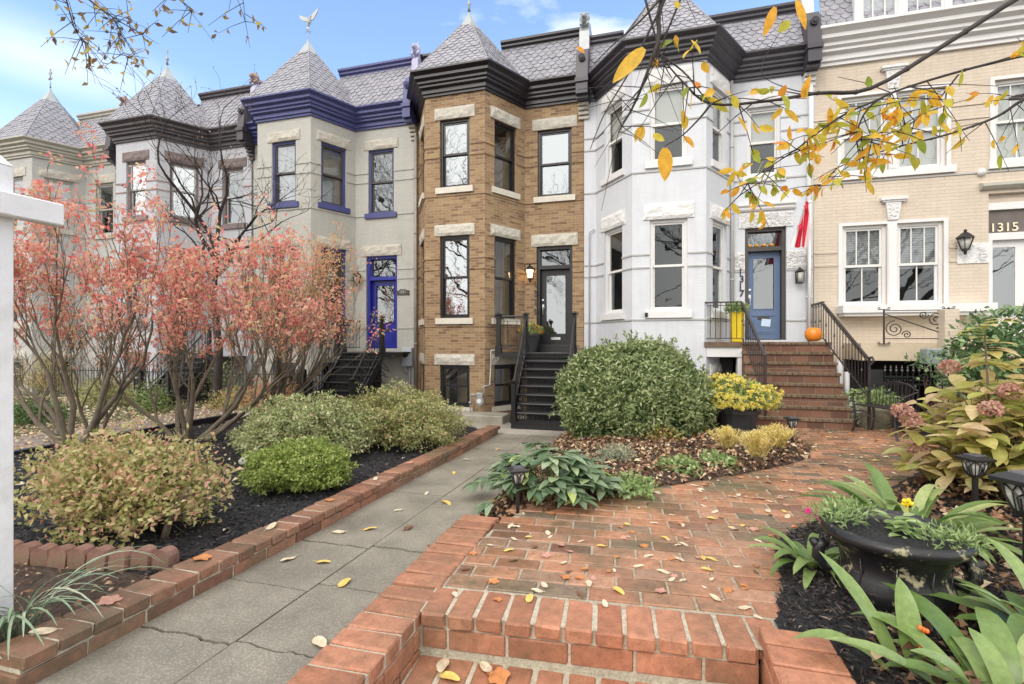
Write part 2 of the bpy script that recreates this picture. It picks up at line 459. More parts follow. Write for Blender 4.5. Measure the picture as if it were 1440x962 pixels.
def rock_block(mb, sg, u0, u1, o0, o1, z0, z1, amp=0.018, step=0.07):
    """rock-faced stone: the front is a lumpy grid"""
    nu = max(3, int((u1 - u0) / step)); nz = max(3, int((z1 - z0) / step))
    g = {}
    for i in range(nu + 1):
        for j in range(nz + 1):
            u = u0 + (u1 - u0) * i / nu; z = z0 + (z1 - z0) * j / nz
            edge = i in (0, nu) or j in (0, nz)
            w = sg.p(u, 0, z)
            o = o1 - (0.012 if edge else 0) + (0 if edge else amp * 1.8 * mnoise.noise(Vector((w.x * 6, w.y * 6, w.z * 8))) + amp * 0.5)
            if not edge: u += 0.012 * mnoise.noise(Vector((w.x * 9 + 5, w.y * 9, w.z * 9)))
            g[i, j] = sg.p(u, o, z)
    for i in range(nu):
        for j in range(nz):
            mb.quad(g[i, j], g[i + 1, j], g[i + 1, j + 1], g[i, j + 1])
    for i in range(nu):
        a = sg.p(u0 + (u1 - u0) * i / nu, o0, z1); b = sg.p(u0 + (u1 - u0) * (i + 1) / nu, o0, z1)
        mb.quad(g[i, nz], g[i + 1, nz], b, a)
        a = sg.p(u0 + (u1 - u0) * i / nu, o0, z0); b = sg.p(u0 + (u1 - u0) * (i + 1) / nu, o0, z0)
        mb.quad(g[i + 1, 0], g[i, 0], a, b)
    for j in range(nz):
        za = z0 + (z1 - z0) * j / nz; zb = z0 + (z1 - z0) * (j + 1) / nz
        mb.quad(g[0, j + 1], g[0, j], sg.p(u0, o0, za), sg.p(u0, o0, zb))
        mb.quad(g[nu, j], g[nu, j + 1], sg.p(u1, o0, zb), sg.p(u1, o0, za))

def make_window(house, sg, u0, u1, z0, z1, fm, sm, glass=None, lintel=None, lint_h=0.3, sill=None, sill_h=0.14,
                blind=None, blind_f=1.0, room=None, mull=0, single=False, depth=0.16, lint_ext=0.14, name='window'):
    """frame mesh is the part; sash, pane, lintel, sill, blind and room are its sub-parts"""
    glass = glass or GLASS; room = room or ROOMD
    f = MB(); fw = 0.065
    zi = -0.06
    obx(f, sg, u0, u0 + fw, -depth, zi, z0, z1); obx(f, sg, u1 - fw, u1, -depth, zi, z0, z1)
    obx(f, sg, u0 + fw, u1 - fw, -depth, zi, z1 - fw, z1); obx(f, sg, u0 + fw, u1 - fw, -depth, zi + 0.01, z0, z0 + fw * 0.8)
    fo = part(f, name, fm, house)
    a, b, c, d = u0 + fw, u1 - fw, z0 + fw * 0.8, z1 - fw
    s = MB(); sw = 0.045
    mid = c + (d - c) * 0.5
    tiers = [(c, d, -0.11)] if single else [(c, mid + 0.02, -0.13), (mid - 0.02, d, -0.09)]
    pn = MB()
    for (lo, hi, o) in tiers:
        obx(s, sg, a, a + sw, o - 0.035, o, lo, hi); obx(s, sg, b - sw, b, o - 0.035, o, lo, hi)
        obx(s, sg, a + sw, b - sw, o - 0.035, o, hi - sw, hi); obx(s, sg, a + sw, b - sw, o - 0.035, o, lo, lo + sw * 1.2)
        k = mull if (o > -0.1 or single) else (mull - 1 if mull > 1 else 0)
        for q in range(k):
            uu = a + (b - a) * (q + 1) / (k + 1)
            obx(s, sg, uu - 0.011, uu + 0.011, o - 0.03, o - 0.004, lo + sw, hi - sw)
        pn.quad(sg.p(a + sw, o - 0.02, lo + sw), sg.p(b - sw, o - 0.02, lo + sw), sg.p(b - sw, o - 0.02, hi - sw), sg.p(a + sw, o - 0.02, hi - sw))
    part(s, 'sash', sm, fo); part(pn, 'pane', glass, fo)
    if blind:
        bm_ = MB(); bot = d - (d - c) * blind_f; n = max(2, int((d - bot) / 0.05))
        for i in range(n):
            zz = d - (d - bot) * i / n
            bm_.quad(sg.p(a, -0.20, zz - 0.045), sg.p(b, -0.20, zz - 0.045), sg.p(b, -0.185, zz), sg.p(a, -0.185, zz))
        part(bm_, 'blind', blind, fo)
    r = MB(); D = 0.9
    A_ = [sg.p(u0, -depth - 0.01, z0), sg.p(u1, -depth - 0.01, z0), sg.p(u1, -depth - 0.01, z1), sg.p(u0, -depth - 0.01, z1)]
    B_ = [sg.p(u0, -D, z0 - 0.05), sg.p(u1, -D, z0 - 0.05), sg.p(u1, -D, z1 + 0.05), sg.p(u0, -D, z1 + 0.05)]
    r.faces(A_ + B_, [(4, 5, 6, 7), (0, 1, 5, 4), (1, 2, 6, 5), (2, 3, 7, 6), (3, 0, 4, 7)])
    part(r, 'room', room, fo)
    if lintel:
        l = MB(); rock_block(l, sg, u0 - lint_ext, u1 + lint_ext, -0.05, 0.035, z1 + 0.003, z1 + lint_h)
        part(l, 'lintel', lintel, fo)
    if sill:
        l = MB(); obx(l, sg, u0 - 0.1, u1 + 0.1, -0.06, 0.06, z0 - sill_h, z0 + 0.003)
        part(l, 'sill', sill, fo)
    return fo

def offset_path(pts, d):
    """offset an open plan polyline outward (towards the street) with mitred corners"""
    out = []
    n = len(pts)
    segs = []
    for i in range(n - 1):
        t = Vector((pts[i + 1][0] - pts[i][0], pts[i + 1][1] - pts[i][1])).normalized()
        segs.append(Vector((t.y, -t.x)))
    for i in range(n):
        if i == 0: nn = segs[0]; k = 1
        elif i == n - 1: nn = segs[-1]; k = 1
        else:
            nn = (segs[i - 1] + segs[i]).normalized(); k = 1 / max(0.35, nn.dot(segs[i]))
        out.append((pts[i][0] + nn.x * d * k, pts[i][1] + nn.y * d * k))
    return out

def sweep(mb, path, prof):
    """profile [(out, z)] swept along a plan path, mitred; ends capped"""
    rings = []
    for o, z in prof:
        rings.append([(x, y, z) for x, y in offset_path(path, o)])
    for j in range(len(prof) - 1):
        for i in range(len(path) - 1):
            mb.quad(rings[j][i], rings[j][i + 1], rings[j + 1][i + 1], rings[j + 1][i])
    for e in (0, len(path) - 1):
        q = [r[e] for r in rings]
        mb.quad(*(q if e else q[::-1]))

def cornice_prof(z0, z1, depth=0.4):
    h = z1 - z0
    P_ = [(-0.05, 0.0), (0.05, 0.0), (0.05, 0.10), (0.09, 0.13), (0.09, 0.30), (0.17, 0.36), (0.17, 0.44), (0.22, 0.50), (0.22, 0.60),
          (0.28, 0.66), (0.30, 0.68), (0.30, 0.80), (0.36, 0.88), (0.40, 0.92), (0.40, 1.0), (-0.05, 1.0)]
    return [(o * depth / 0.4, z0 + z * h) for o, z in P_]

def scales(mb, O, U, V, poly, tw=0.20, ex=0.135):
    """fish-scale slates on the plane O + u*U + v*V, kept inside poly [(u, v)]"""
    O = Vector(O); U = Vector(U).normalized(); V = Vector(V).normalized(); Nn = U.cross(V).normalized()
    umin = min(p[0] for p in poly); umax = max(p[0] for p in poly); vmin = min(p[1] for p in poly); vmax = max(p[1] for p in poly)
    rows = int((vmax - vmin) / ex) + 1
    def span(v):
        xs = []
        n = len(poly)
        for i in range(n):
            (a, b), (c, d) = poly[i], poly[(i + 1) % n]
            if (b - v) * (d - v) < 0: xs.append(a + (c - a) * (v - b) / (d - b))
        return (min(xs), max(xs)) if len(xs) >= 2 else None
    for r in range(rows):
        v0 = vmin + r * ex
        sp = span(v0 + ex * 0.5)
        if not sp: continue
        off = 0.5 if r % 2 else 0.0
        k0 = int((sp[0] - umin) / tw) - 2; k1 = int((sp[1] - umin) / tw) + 2
        for k in range(k0, k1 + 1):
            a = umin + (k + off) * tw; b = a + tw * 0.97
            a = max(a, sp[0]); b = min(b, sp[1])
            if b - a < tw * 0.2: continue
            jz = random.uniform(-0.003, 0.006); w = b - a
            top = v0 + ex * 1.5
            sp2 = span(min(top, vmax - 1e-3)) or sp
            shape = [(a, v0 + 0.085), (a + w * 0.10, v0 + 0.035), (a + w * 0.30, v0 + 0.004), (a + w * 0.5, v0 - 0.008), (a + w * 0.70, v0 + 0.004), (a + w * 0.90, v0 + 0.035), (b, v0 + 0.085),
                     (min(b, sp2[1]), min(top, vmax)), (max(a, sp2[0]), min(top, vmax))]
            vs = []
            for (uu, vv) in shape:
                h = 0.026 + jz - 0.020 * (vv - v0) / (ex * 1.5)
                vs.append(O + U * uu + V * vv + Nn * h)
            lo = [p - Nn * 0.014 for p in vs[:7]]
            i = len(mb.v)
            mb.faces(vs + lo, [tuple(range(9))] + [(q + 1, q, 9 + q, 10 + q) for q in range(6)])

def slate_face(tiles, under, A_, B_, C_, D_=None, **kw):
    """face A-B (eave, left to right seen from outside) up to C(-D)"""
    A_, B_, C_ = Vector(A_), Vector(B_), Vector(C_)
    U = (B_ - A_).normalized(); top = D_ if D_ is not None else C_
    Vd = (C_ - A_) - U * (C_ - A_).dot(U); Vd.normalize()
    pts = [A_, B_, C_] + ([Vector(D_)] if D_ is not None else [])
    poly = [((p - A_).dot(U), (p - A_).dot(Vd)) for p in pts]
    scales(tiles, A_, U, Vd, poly, **kw)
    under.quad(*pts)

def lion(mb, x, y, z, s=1.0):
    """crouching grotesque on the end of a party wall: body, mane, head, muzzle"""
    mb.ball((x, y + 0.16 * s, z - 0.02 * s), 0.15 * s, 10, 0.85, 1.5, 0.9)
    mb.ball((x, y, z + 0.08 * s), 0.15 * s, 10, 1.0, 0.9, 1.0)
    mb.ball((x, y - 0.10 * s, z + 0.10 * s), 0.10 * s, 10, 0.9, 0.9, 0.95)
    mb.ball((x, y - 0.19 * s, z + 0.06 * s), 0.055 * s, 8, 1.0, 1.0, 0.8)
    for sx in (-1, 1):
        mb.ball((x + sx * 0.085 * s, y - 0.03 * s, z + 0.21 * s), 0.035 * s, 8)
        mb.ball((x + sx * 0.045 * s, y - 0.185 * s, z + 0.12 * s), 0.018 * s, 6)
        mb.tube([(x + sx * 0.09 * s, y - 0.02 * s, z), (x + sx * 0.09 * s, y - 0.12 * s, z - 0.14 * s)], [0.05 * s, 0.04 * s], 6)

def party_pier(house, x, col_block, col_slope, w=0.24, zc=8.06, ztop=10.28, lion_mat=None, steps=True, wallm=None):
    """brackets, rosette block, sloping parapet and beast at the boundary of two houses"""
    b = MB()
    x0, x1 = x - w / 2, x + w / 2
    b.box(x0, x1, YF - 0.52, YF - 0.02, zc + 0.02, zc + 0.30)
    b.box(x0 - 0.02, x1 + 0.02, YF - 0.56, YF - 0.02, zc + 0.30, zc + 0.40)
    b.prism_x([(YF - 0.50, zc + 0.4), (YF - 0.02, zc + 0.4), (YF + 0.1, zc + 1.30), (YF - 0.10, zc + 1.36), (YF - 0.30, zc + 1.24), (YF - 0.44, zc + 1.0)], x0, x1)
    b.tube([(x, YF - 0.44, zc + 0.95), (x, YF - 0.52, zc + 0.93)], 0.085, 12)
    b.tube([(x, YF - 0.50, zc + 0.935), (x, YF - 0.55, zc + 0.925)], 0.04, 8)
    for i in range(5):
        zz = zc - 0.06 - i * 0.11; o = 0.42 - i * 0.08
        if i == 0: b.box(x0, x1, YF - o, YF - 0.003, zz - 0.0, zz + 0.075)
    part(b, 'rosette_bracket', col_block, house)
    c = MB()
    for i in range(1, 5):
        zz = zc - 0.04 - i * 0.10; o = 0.26 - i * 0.05
        c.box(x0 + 0.02, x1 - 0.02, YF - o, YF - 0.003, zz, zz + 0.07)
    part(c, 'corbel', wallm or col_slope, house)
    s = MB()
    s.prism_x([(YF - 0.04, zc + 1.15), (YF + 0.45, zc + 1.1), (YF + 0.95, ztop - 0.3), (YF + 0.55, ztop), (YF + 0.28, ztop + 0.05), (YF + 0.02, ztop - 0.30)], x0 + 0.02, x1 - 0.02)
    s.prism_x([(YF + 0.28, ztop + 0.05), (YF + 0.28, ztop - 0.3), (YF + 3.0, ztop - 0.3), (YF + 3.0, ztop + 0.02)], x0 + 0.03, x1 - 0.03)
    part(s, 'parapet', col_slope, house)
    l = MB(); lion(l, x, YF + 0.10, ztop - 0.02, 0.95)
    part(l, 'stone_lion', lion_mat or PINKST, house, smooth=True)

def turret(house, xl, xfl, xfr, xr, ze, apex, slate_m, trim_m, finial):
    """eight sided slated tower roof over the bay"""
    ov = 0.30
    front = offset_path([(xl, YF), (xfl, YB), (xfr, YB), (xr, YF)], ov)
    # outline: left junction, front left, front right, right junction, mirrored behind
    xm = (xfl + xfr) / 2; yc = 12.78
    ring = [(xl - ov * 0.8, yc + 0.35), front[1], front[2], (xr + ov * 0.8, yc + 0.35), (xfr + 0.2, yc + 1.55), (xfl - 0.2, yc + 1.55)]
    ap = Vector((xm, yc, apex))
    cap_f = 0.86
    tl, un = MB(), MB()
    for i in range(6):
        a = ring[i]; b = ring[(i + 1) % 6]
        A_ = Vector((a[0], a[1], ze)); B_ = Vector((b[0], b[1], ze))
        C1 = B_.lerp(ap, cap_f); D1 = A_.lerp(ap, cap_f)
        if i in (4,):
            un.quad(A_, B_, C1, D1); continue
        slate_face(tl, un, A_, B_, C1, D1)
    o = part(tl, 'turret_roof', slate_m, house)
    part(un, 'underlay', SLATEU, o)
    c = MB()
    base = [Vector((q[0], q[1], ze)).lerp(ap, cap_f - 0.02) for q in ring]
    base = [ap + (p - ap) * 1.12 + Vector((0, 0, 0.02)) for p in base]
    tip = ap + Vector((0, 0, 0.10))
    n = 6
    mid = [tip + (p - ap) * 0.14 + Vector((0, 0, 0.02)) for p in base]
    c.faces(base + mid + [tip + Vector((0, 0, 0.12))], [(i, (i + 1) % n, n + (i + 1) % n, n + i) for i in range(n)] + [(n + i, n + (i + 1) % n, 2 * n) for i in range(n)])
    part(c, 'turret_cap', LEAD, o)
    hips = MB()
    for q in ring[:4]:
        A_ = Vector((q[0], q[1], ze + 0.03)); hips.tube([A_, A_.lerp(ap, cap_f) + Vector((0, 0, 0.02))], 0.018, 5)
    part(hips, 'hip_seam', slate_m, o)
    f = MB(); z = tip.z + 0.1
    if finial == 'spike':
        f.lathe([(0.045, 0), (0.02, 0.12), (0.055, 0.16), (0.055, 0.2), (0.018, 0.26), (0.014, 0.42), (0.035, 0.46), (0.01, 0.52), (0.004, 0.62)], (ap.x, ap.y, z), 8)
    elif finial == 'fleur':
        f.lathe([(0.03, 0), (0.015, 0.1), (0.03, 0.14), (0.012, 0.2), (0.012, 0.34)], (ap.x, ap.y, z), 8)
        for k, (dx, dz) in enumerate(((-0.07, 0.34), (0.07, 0.34), (0, 0.48), (-0.05, 0.55), (0.05, 0.55), (0, 0.66))):
            f.ball((ap.x + dx, ap.y, z + dz), 0.045, 8, 0.8, 0.5, 1.4)
        f.tube([(ap.x, ap.y, z + 0.3), (ap.x, ap.y, z + 0.62)], 0.015, 6)
    elif finial == 'bird':
        f.tube([(ap.x, ap.y, z - 0.05), (ap.x, ap.y, z + 0.42)], 0.012, 6)
        f.tube([(ap.x - 0.12, ap.y, z + 0.2), (ap.x + 0.12, ap.y, z + 0.2)], 0.008, 5)
        f.tube([(ap.x, ap.y - 0.12, z + 0.2), (ap.x, ap.y + 0.12, z + 0.2)], 0.008, 5)
        bx, bz = ap.x + 0.02, z + 0.52
        # eagle: body, head, tail and two raised wings with thickness
        f.tube([(bx - 0.02, ap.y, bz - 0.16), (bx, ap.y, bz - 0.05), (bx + 0.02, ap.y, bz + 0.06), (bx + 0.06, ap.y, bz + 0.13), (bx + 0.12, ap.y, bz + 0.12)], [0.03, 0.065, 0.06, 0.035, 0.012], 8)
        for sx, hh in ((-1, 0.24), (1, 0.34)):
            w = [(bx + sx * 0.03, bz - 0.02), (bx + sx * 0.03, bz + 0.09), (bx + sx * 0.17, bz + 0.16 + (0.06 if sx > 0 else 0)), (bx + sx * 0.36, bz + hh), (bx + sx * 0.30, bz + hh - 0.13), (bx + sx * 0.17, bz + 0.02)]
            f.faces([(q[0], ap.y - 0.012, q[1]) for q in w] + [(q[0], ap.y + 0.012, q[1]) for q in w],
                    [tuple(range(6)), tuple(range(6, 12))[::-1]] + [(i, i + 6, (i + 1) % 6 + 6, (i + 1) % 6) for i in range(6)])
        f.faces([(bx - 0.02, ap.y - 0.01, bz - 0.1), (bx - 0.10, ap.y - 0.01, bz - 0.24), (bx + 0.03, ap.y - 0.01, bz - 0.25), (bx - 0.02, ap.y + 0.01, bz - 0.1), (bx - 0.10, ap.y + 0.01, bz - 0.24), (bx + 0.03, ap.y + 0.01, bz - 0.25)],
                [(0, 1, 2), (5, 4, 3), (0, 3, 4, 1), (1, 4, 5, 2), (2, 5, 3, 0)])
    nm = {'bird': 'eagle_weathervane', 'spike': 'finial', 'fleur': 'finial'}[finial]
    part(f, nm, LEAD, o, smooth=(finial != 'bird'))
    return o

def mansard(house, x0, x1, ze, zt, trim_m, slate_m, y0=None, topm=None):
    y0 = y0 or (YF - 0.22); y1 = YF + 0.32
    tl, un = MB(), MB()
    slate_face(tl, un, (x0, y0, ze), (x1, y0, ze), (x1, y1, zt), (x0, y1, zt), tw=0.2, ex=0.135)
    o = part(tl, 'mansard_roof', slate_m, house); part(un, 'underlay', SLATEU, o)
    t = MB()
    sweep(t, [(x0, y1), (x1, y1)], [(-0.1, zt - 0.06), (0.03, zt - 0.06), (0.03, zt + 0.02), (0.09, zt + 0.05), (0.09, zt + 0.10), (0.15, zt + 0.14), (0.15, zt + 0.2), (-0.1, zt + 0.2)])
    part(t, 'ridge_moulding', topm or trim_m, house)
    return o

def bands(house, sg_list, zs, m, h=0.035, o=0.022, name='string_course'):
    """thin projecting courses; sg_list holds (segment, [(u0, u1), ...])"""
    b = MB()
    for sg, spans in sg_list:
        for (u0, u1) in spans:
            for z in zs: obx(b, sg, u0, u1, -0.01, o, z, z + h)
    return part(b, name, m, house)

def spans_outside(L_, holes, z, pad=0.0):
    """stretches of a segment not crossed by an opening at height z"""
    cuts = sorted((h[0] - pad, h[1] + pad) for h in holes if h[2] - 0.02 < z < h[3] + 0.02)
    out = []; u = 0.0
    for a, b in cuts:
        if a > u + 0.03: out.append((u, a))
        u = b
    if L_ > u + 0.03: out.append((u, L_))
    return out
# ------------------------------------------------------------------ row houses
GZ = -0.45     # walls run below the ground sheets

def hole(sg, px0=None, px1=None, c=None, w=0.8, z0=0, z1=1):
    if c is None: c = sg.len / 2
    return (c - w / 2, c + w / 2, z0, z1)

def bay_house(name, label, x0, x1, xl, xfl, xfr, xr, wall_m, trim_m, lintel_m, sill_m, frame_m, sash_m,
              lv, finial, band_m=None, apex=10.75, flat_win=None, door=None, glasses=None, blind=None, mt=10.0, ze=8.66, zc=8.10,
              bsmt_frame=None, roof=True, rooms=None, topm=None, bw=0.82, bws=0.79, slate=None, lint_out=None):
    slate = slate or SLATE
    root = empty(name, ((x0 + x1) / 2, YF, 0), label, 'house', 'row houses side by side')
    segs = []
    if xl > x0 + 0.02: segs.append(('stub', Seg(x0, YF, xl, YF)))
    segs += [('left', Seg(xl, YF, xfl, YB)), ('front', Seg(xfl, YB, xfr, YB)), ('right', Seg(xfr, YB, xr, YF)), ('flat', Seg(xr, YF, x1, YF))]
    wall = MB(); bandlist = {z: [] for z in lv['bands']}
    glasses = glasses or {}
    for kind, sg in segs:
        holes = []; specs = []
        if kind in ('left', 'front', 'right'):
            w = bw if kind == 'front' else bws
            for (nm, a, b, lh) in (('bsmt', *lv['bsmt']), ('first', *lv['first']), ('second', *lv['second'])):
                h = hole(sg, w=w, z0=a, z1=b); holes.append(h); specs.append((nm, h, lh))
        elif kind == 'flat':
            if flat_win:
                h = (flat_win[0] - xr, flat_win[1] - xr, flat_win[2], flat_win[3]); holes.append(h); specs.append(('flat2', h, 0.3))
            if door: holes.append((door['x'][0] - xr, door['x'][1] - xr, door['z'][0], door['z'][2]))
        wall_with_holes(wall, sg, GZ, 8.25, holes)
        for nm, h, lh in specs:
            g = glasses.get((kind, nm), glasses.get(nm, GLASS))
            bl = (blind or {}).get((kind, nm), (blind or {}).get(nm))
            rm = (rooms or {}).get((kind, nm))
            bf = bsmt_frame or frame_m
            make_window(root, sg, h[0], h[1], h[2], h[3], frame_m if nm != 'bsmt' else bf, sash_m, g, lintel_m, lh, sill_m, 0.15 if nm != 'bsmt' else 0.12,
                        blind=bl[0] if bl else None, blind_f=bl[1] if bl else 1, room=rm)
        for z in lv['bands']:
            sp = spans_outside(sg.len, holes, z)
            if (z - lv['second'][0]) ** 2 < 0.09 or (z - lv['first'][0]) ** 2 < 0.09: sp = [(0, sg.len)] if kind != 'flat' else sp
            bandlist[z].append((sg, sp))
    # sides and back of the block
    wall.quad((x0, YF, GZ), (x0, YF, 9.6), (x0, YF + 9, 9.6), (x0, YF + 9, GZ))
    wall.quad((x1, YF, 9.6), (x1, YF, GZ), (x1, YF + 9, GZ), (x1, YF + 9, 9.6))
    wall.quad((x0, YF + 9, GZ), (x0, YF + 9, 9.6), (x1, YF + 9, 9.6), (x1, YF + 9, GZ))
    part(wall, 'wall', wall_m, root)
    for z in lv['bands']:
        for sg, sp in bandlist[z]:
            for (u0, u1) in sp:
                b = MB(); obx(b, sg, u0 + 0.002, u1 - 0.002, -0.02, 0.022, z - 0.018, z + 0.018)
                part(b, 'string_course', band_m or wall_m, root)  # a darker band_m puts the course's shadow line into its colour
    path = [(x0, YF), (xl, YF), (xfl, YB), (xfr, YB), (xr, YF), (x1, YF)] if xl > x0 + 0.02 else [(xl, YF), (xfl, YB), (xfr, YB), (xr, YF), (x1, YF)]
    c = MB(); sweep(c, path, cornice_prof(zc, ze)); part(c, 'cornice', trim_m, root)
    turret(root, xl, xfl, xfr, xr, ze, apex, slate, trim_m, finial)
    mansard(root, xr - 0.75, x1, ze, mt, trim_m, slate, topm=topm)
    if xl > x0 + 0.05: mansard(root, x0, xl + 0.7, ze, mt, trim_m, slate, topm=topm)
    rf = MB(); rf.quad((x0, YF + 0.3, mt - 0.1), (x1, YF + 0.3, mt - 0.1), (x1, YF + 9, mt - 0.3), (x0, YF + 9, mt - 0.3))
    part(rf, 'flat_roof', SLATEU, root)
    return root, dict(segs)

LV = dict(bsmt=(0.08, 1.16, 0.28), first=(2.36, 4.48, 0.29), second=(5.72, 7.48, 0.30), bands=[2.16, 3.62, 3.90, 5.52, 6.52, 6.80])
flag_names = {}

# --- the far grey house with the first tower
hA, sA = bay_house('row_house', 'grey-cream row house with pale slate tower, furthest left', -23.9, -18.05, -22.9, -22.1, -20.39, -19.8,
                   BRK_OFF, CREAMTRIM, STONE, STONE, CREAMTRIM, SASHG, LV, 'fleur', apex=10.9, flat_win=(-19.3, -18.45, 5.6, 7.45), glasses={})
# --- lavender grey house behind the bare tree
hB, sB = bay_house('row_house', 'pale grey row house with dark brown cornice behind bare tree', -18.0, -12.42, -17.25, -16.52, -14.83, -14.06,
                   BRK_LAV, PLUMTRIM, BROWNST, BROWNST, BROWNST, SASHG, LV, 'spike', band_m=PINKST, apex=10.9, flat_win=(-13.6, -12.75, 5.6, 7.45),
                   glasses={'second': GLASSB}, blind={'second': (BLINDW, 0.5)})
# --- purple trimmed house
hC, sC = bay_house('row_house', 'cream painted brick row house with purple cornice and blue door', -12.34, -6.64, -11.75, -10.99, -9.175, -8.579,
                   BRK_CREAM, PURPLE, STONE, PURPLE, PURPLE, SASHD, LV, 'bird', apex=10.85, flat_win=(-8.14, -7.29, 5.58, 7.48),
                   door=dict(x=(-8.22, -7.18), z=(1.56, 3.6, 4.31)), blind={('front', 'second'): (LACE, 1.0), ('right', 'second'): (LACE, 1.0)}, topm=PURPLE)
# --- tan brick house
hD, sD = bay_house('row_house', 'tan brick row house with black cornice and black front door', -6.617, -1.70, -6.45, -5.664, -4.022, -3.306,
                   BRK_TAN, DARKTRIM, STONE, SMOOTHST, BLACK, BLACK, LV, 'spike', apex=10.72, flat_win=(-2.95, -2.02, 5.66, 7.47),
                   door=dict(x=(-2.98, -2.0), z=(1.67, 3.72, 4.33)), glasses={('front', 'second'): GLASSB, ('front', 'first'): GLASSB, 'flat2': GLASSB, ('right', 'first'): GLASSL, ('right', 'second'): GLASSL, 'bsmt': GLASS},
                   blind={('left', 'second'): (BLINDW, 0.5)}, rooms={('right', 'first'): ROOMC, ('right', 'second'): ROOMC, ('right', 'bsmt'): ROOMC, ('front', 'bsmt'): ROOMC})
# --- white house 1317
LVE = dict(bsmt=(0.25, 1.0, 0.25), first=(2.45, 4.55, 0.36), second=(5.88, 7.62, 0.36), bands=[2.26, 3.46, 3.76, 5.66, 6.78, 7.10])
hE, sE = bay_house('row_house', 'white painted brick row house with charcoal cornice and blue-grey door', -1.69, 3.66, -1.381, -0.413, 1.192, 1.92,
                   BRK_WHITE, GREYTRIM, STONEW, WHITE, WHITE, SASHW, LVE, 'spike', apex=10.75, flat_win=(2.24, 2.98, 5.75, 7.40),
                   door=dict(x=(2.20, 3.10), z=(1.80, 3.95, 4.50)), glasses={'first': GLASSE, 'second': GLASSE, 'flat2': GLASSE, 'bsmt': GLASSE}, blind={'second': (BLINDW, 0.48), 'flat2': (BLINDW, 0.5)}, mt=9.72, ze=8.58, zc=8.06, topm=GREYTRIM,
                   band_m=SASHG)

# party walls and their beasts
party_pier(hC, -12.38, PLUMTRIM, LILAC, lion_mat=PINKST, wallm=PLUMTRIM)
party_pier(hB, -18.02, PLUMTRIM, CREAMTRIM, lion_mat=PINKST, wallm=PLUMTRIM)
party_pier(hD, -6.62, PURPLE, LILAC, lion_mat=LILAC, wallm=STONE)
party_pier(hE, -1.69, GREYTRIM, LEAD, lion_mat=LEAD, wallm=STONE, w=0.30)

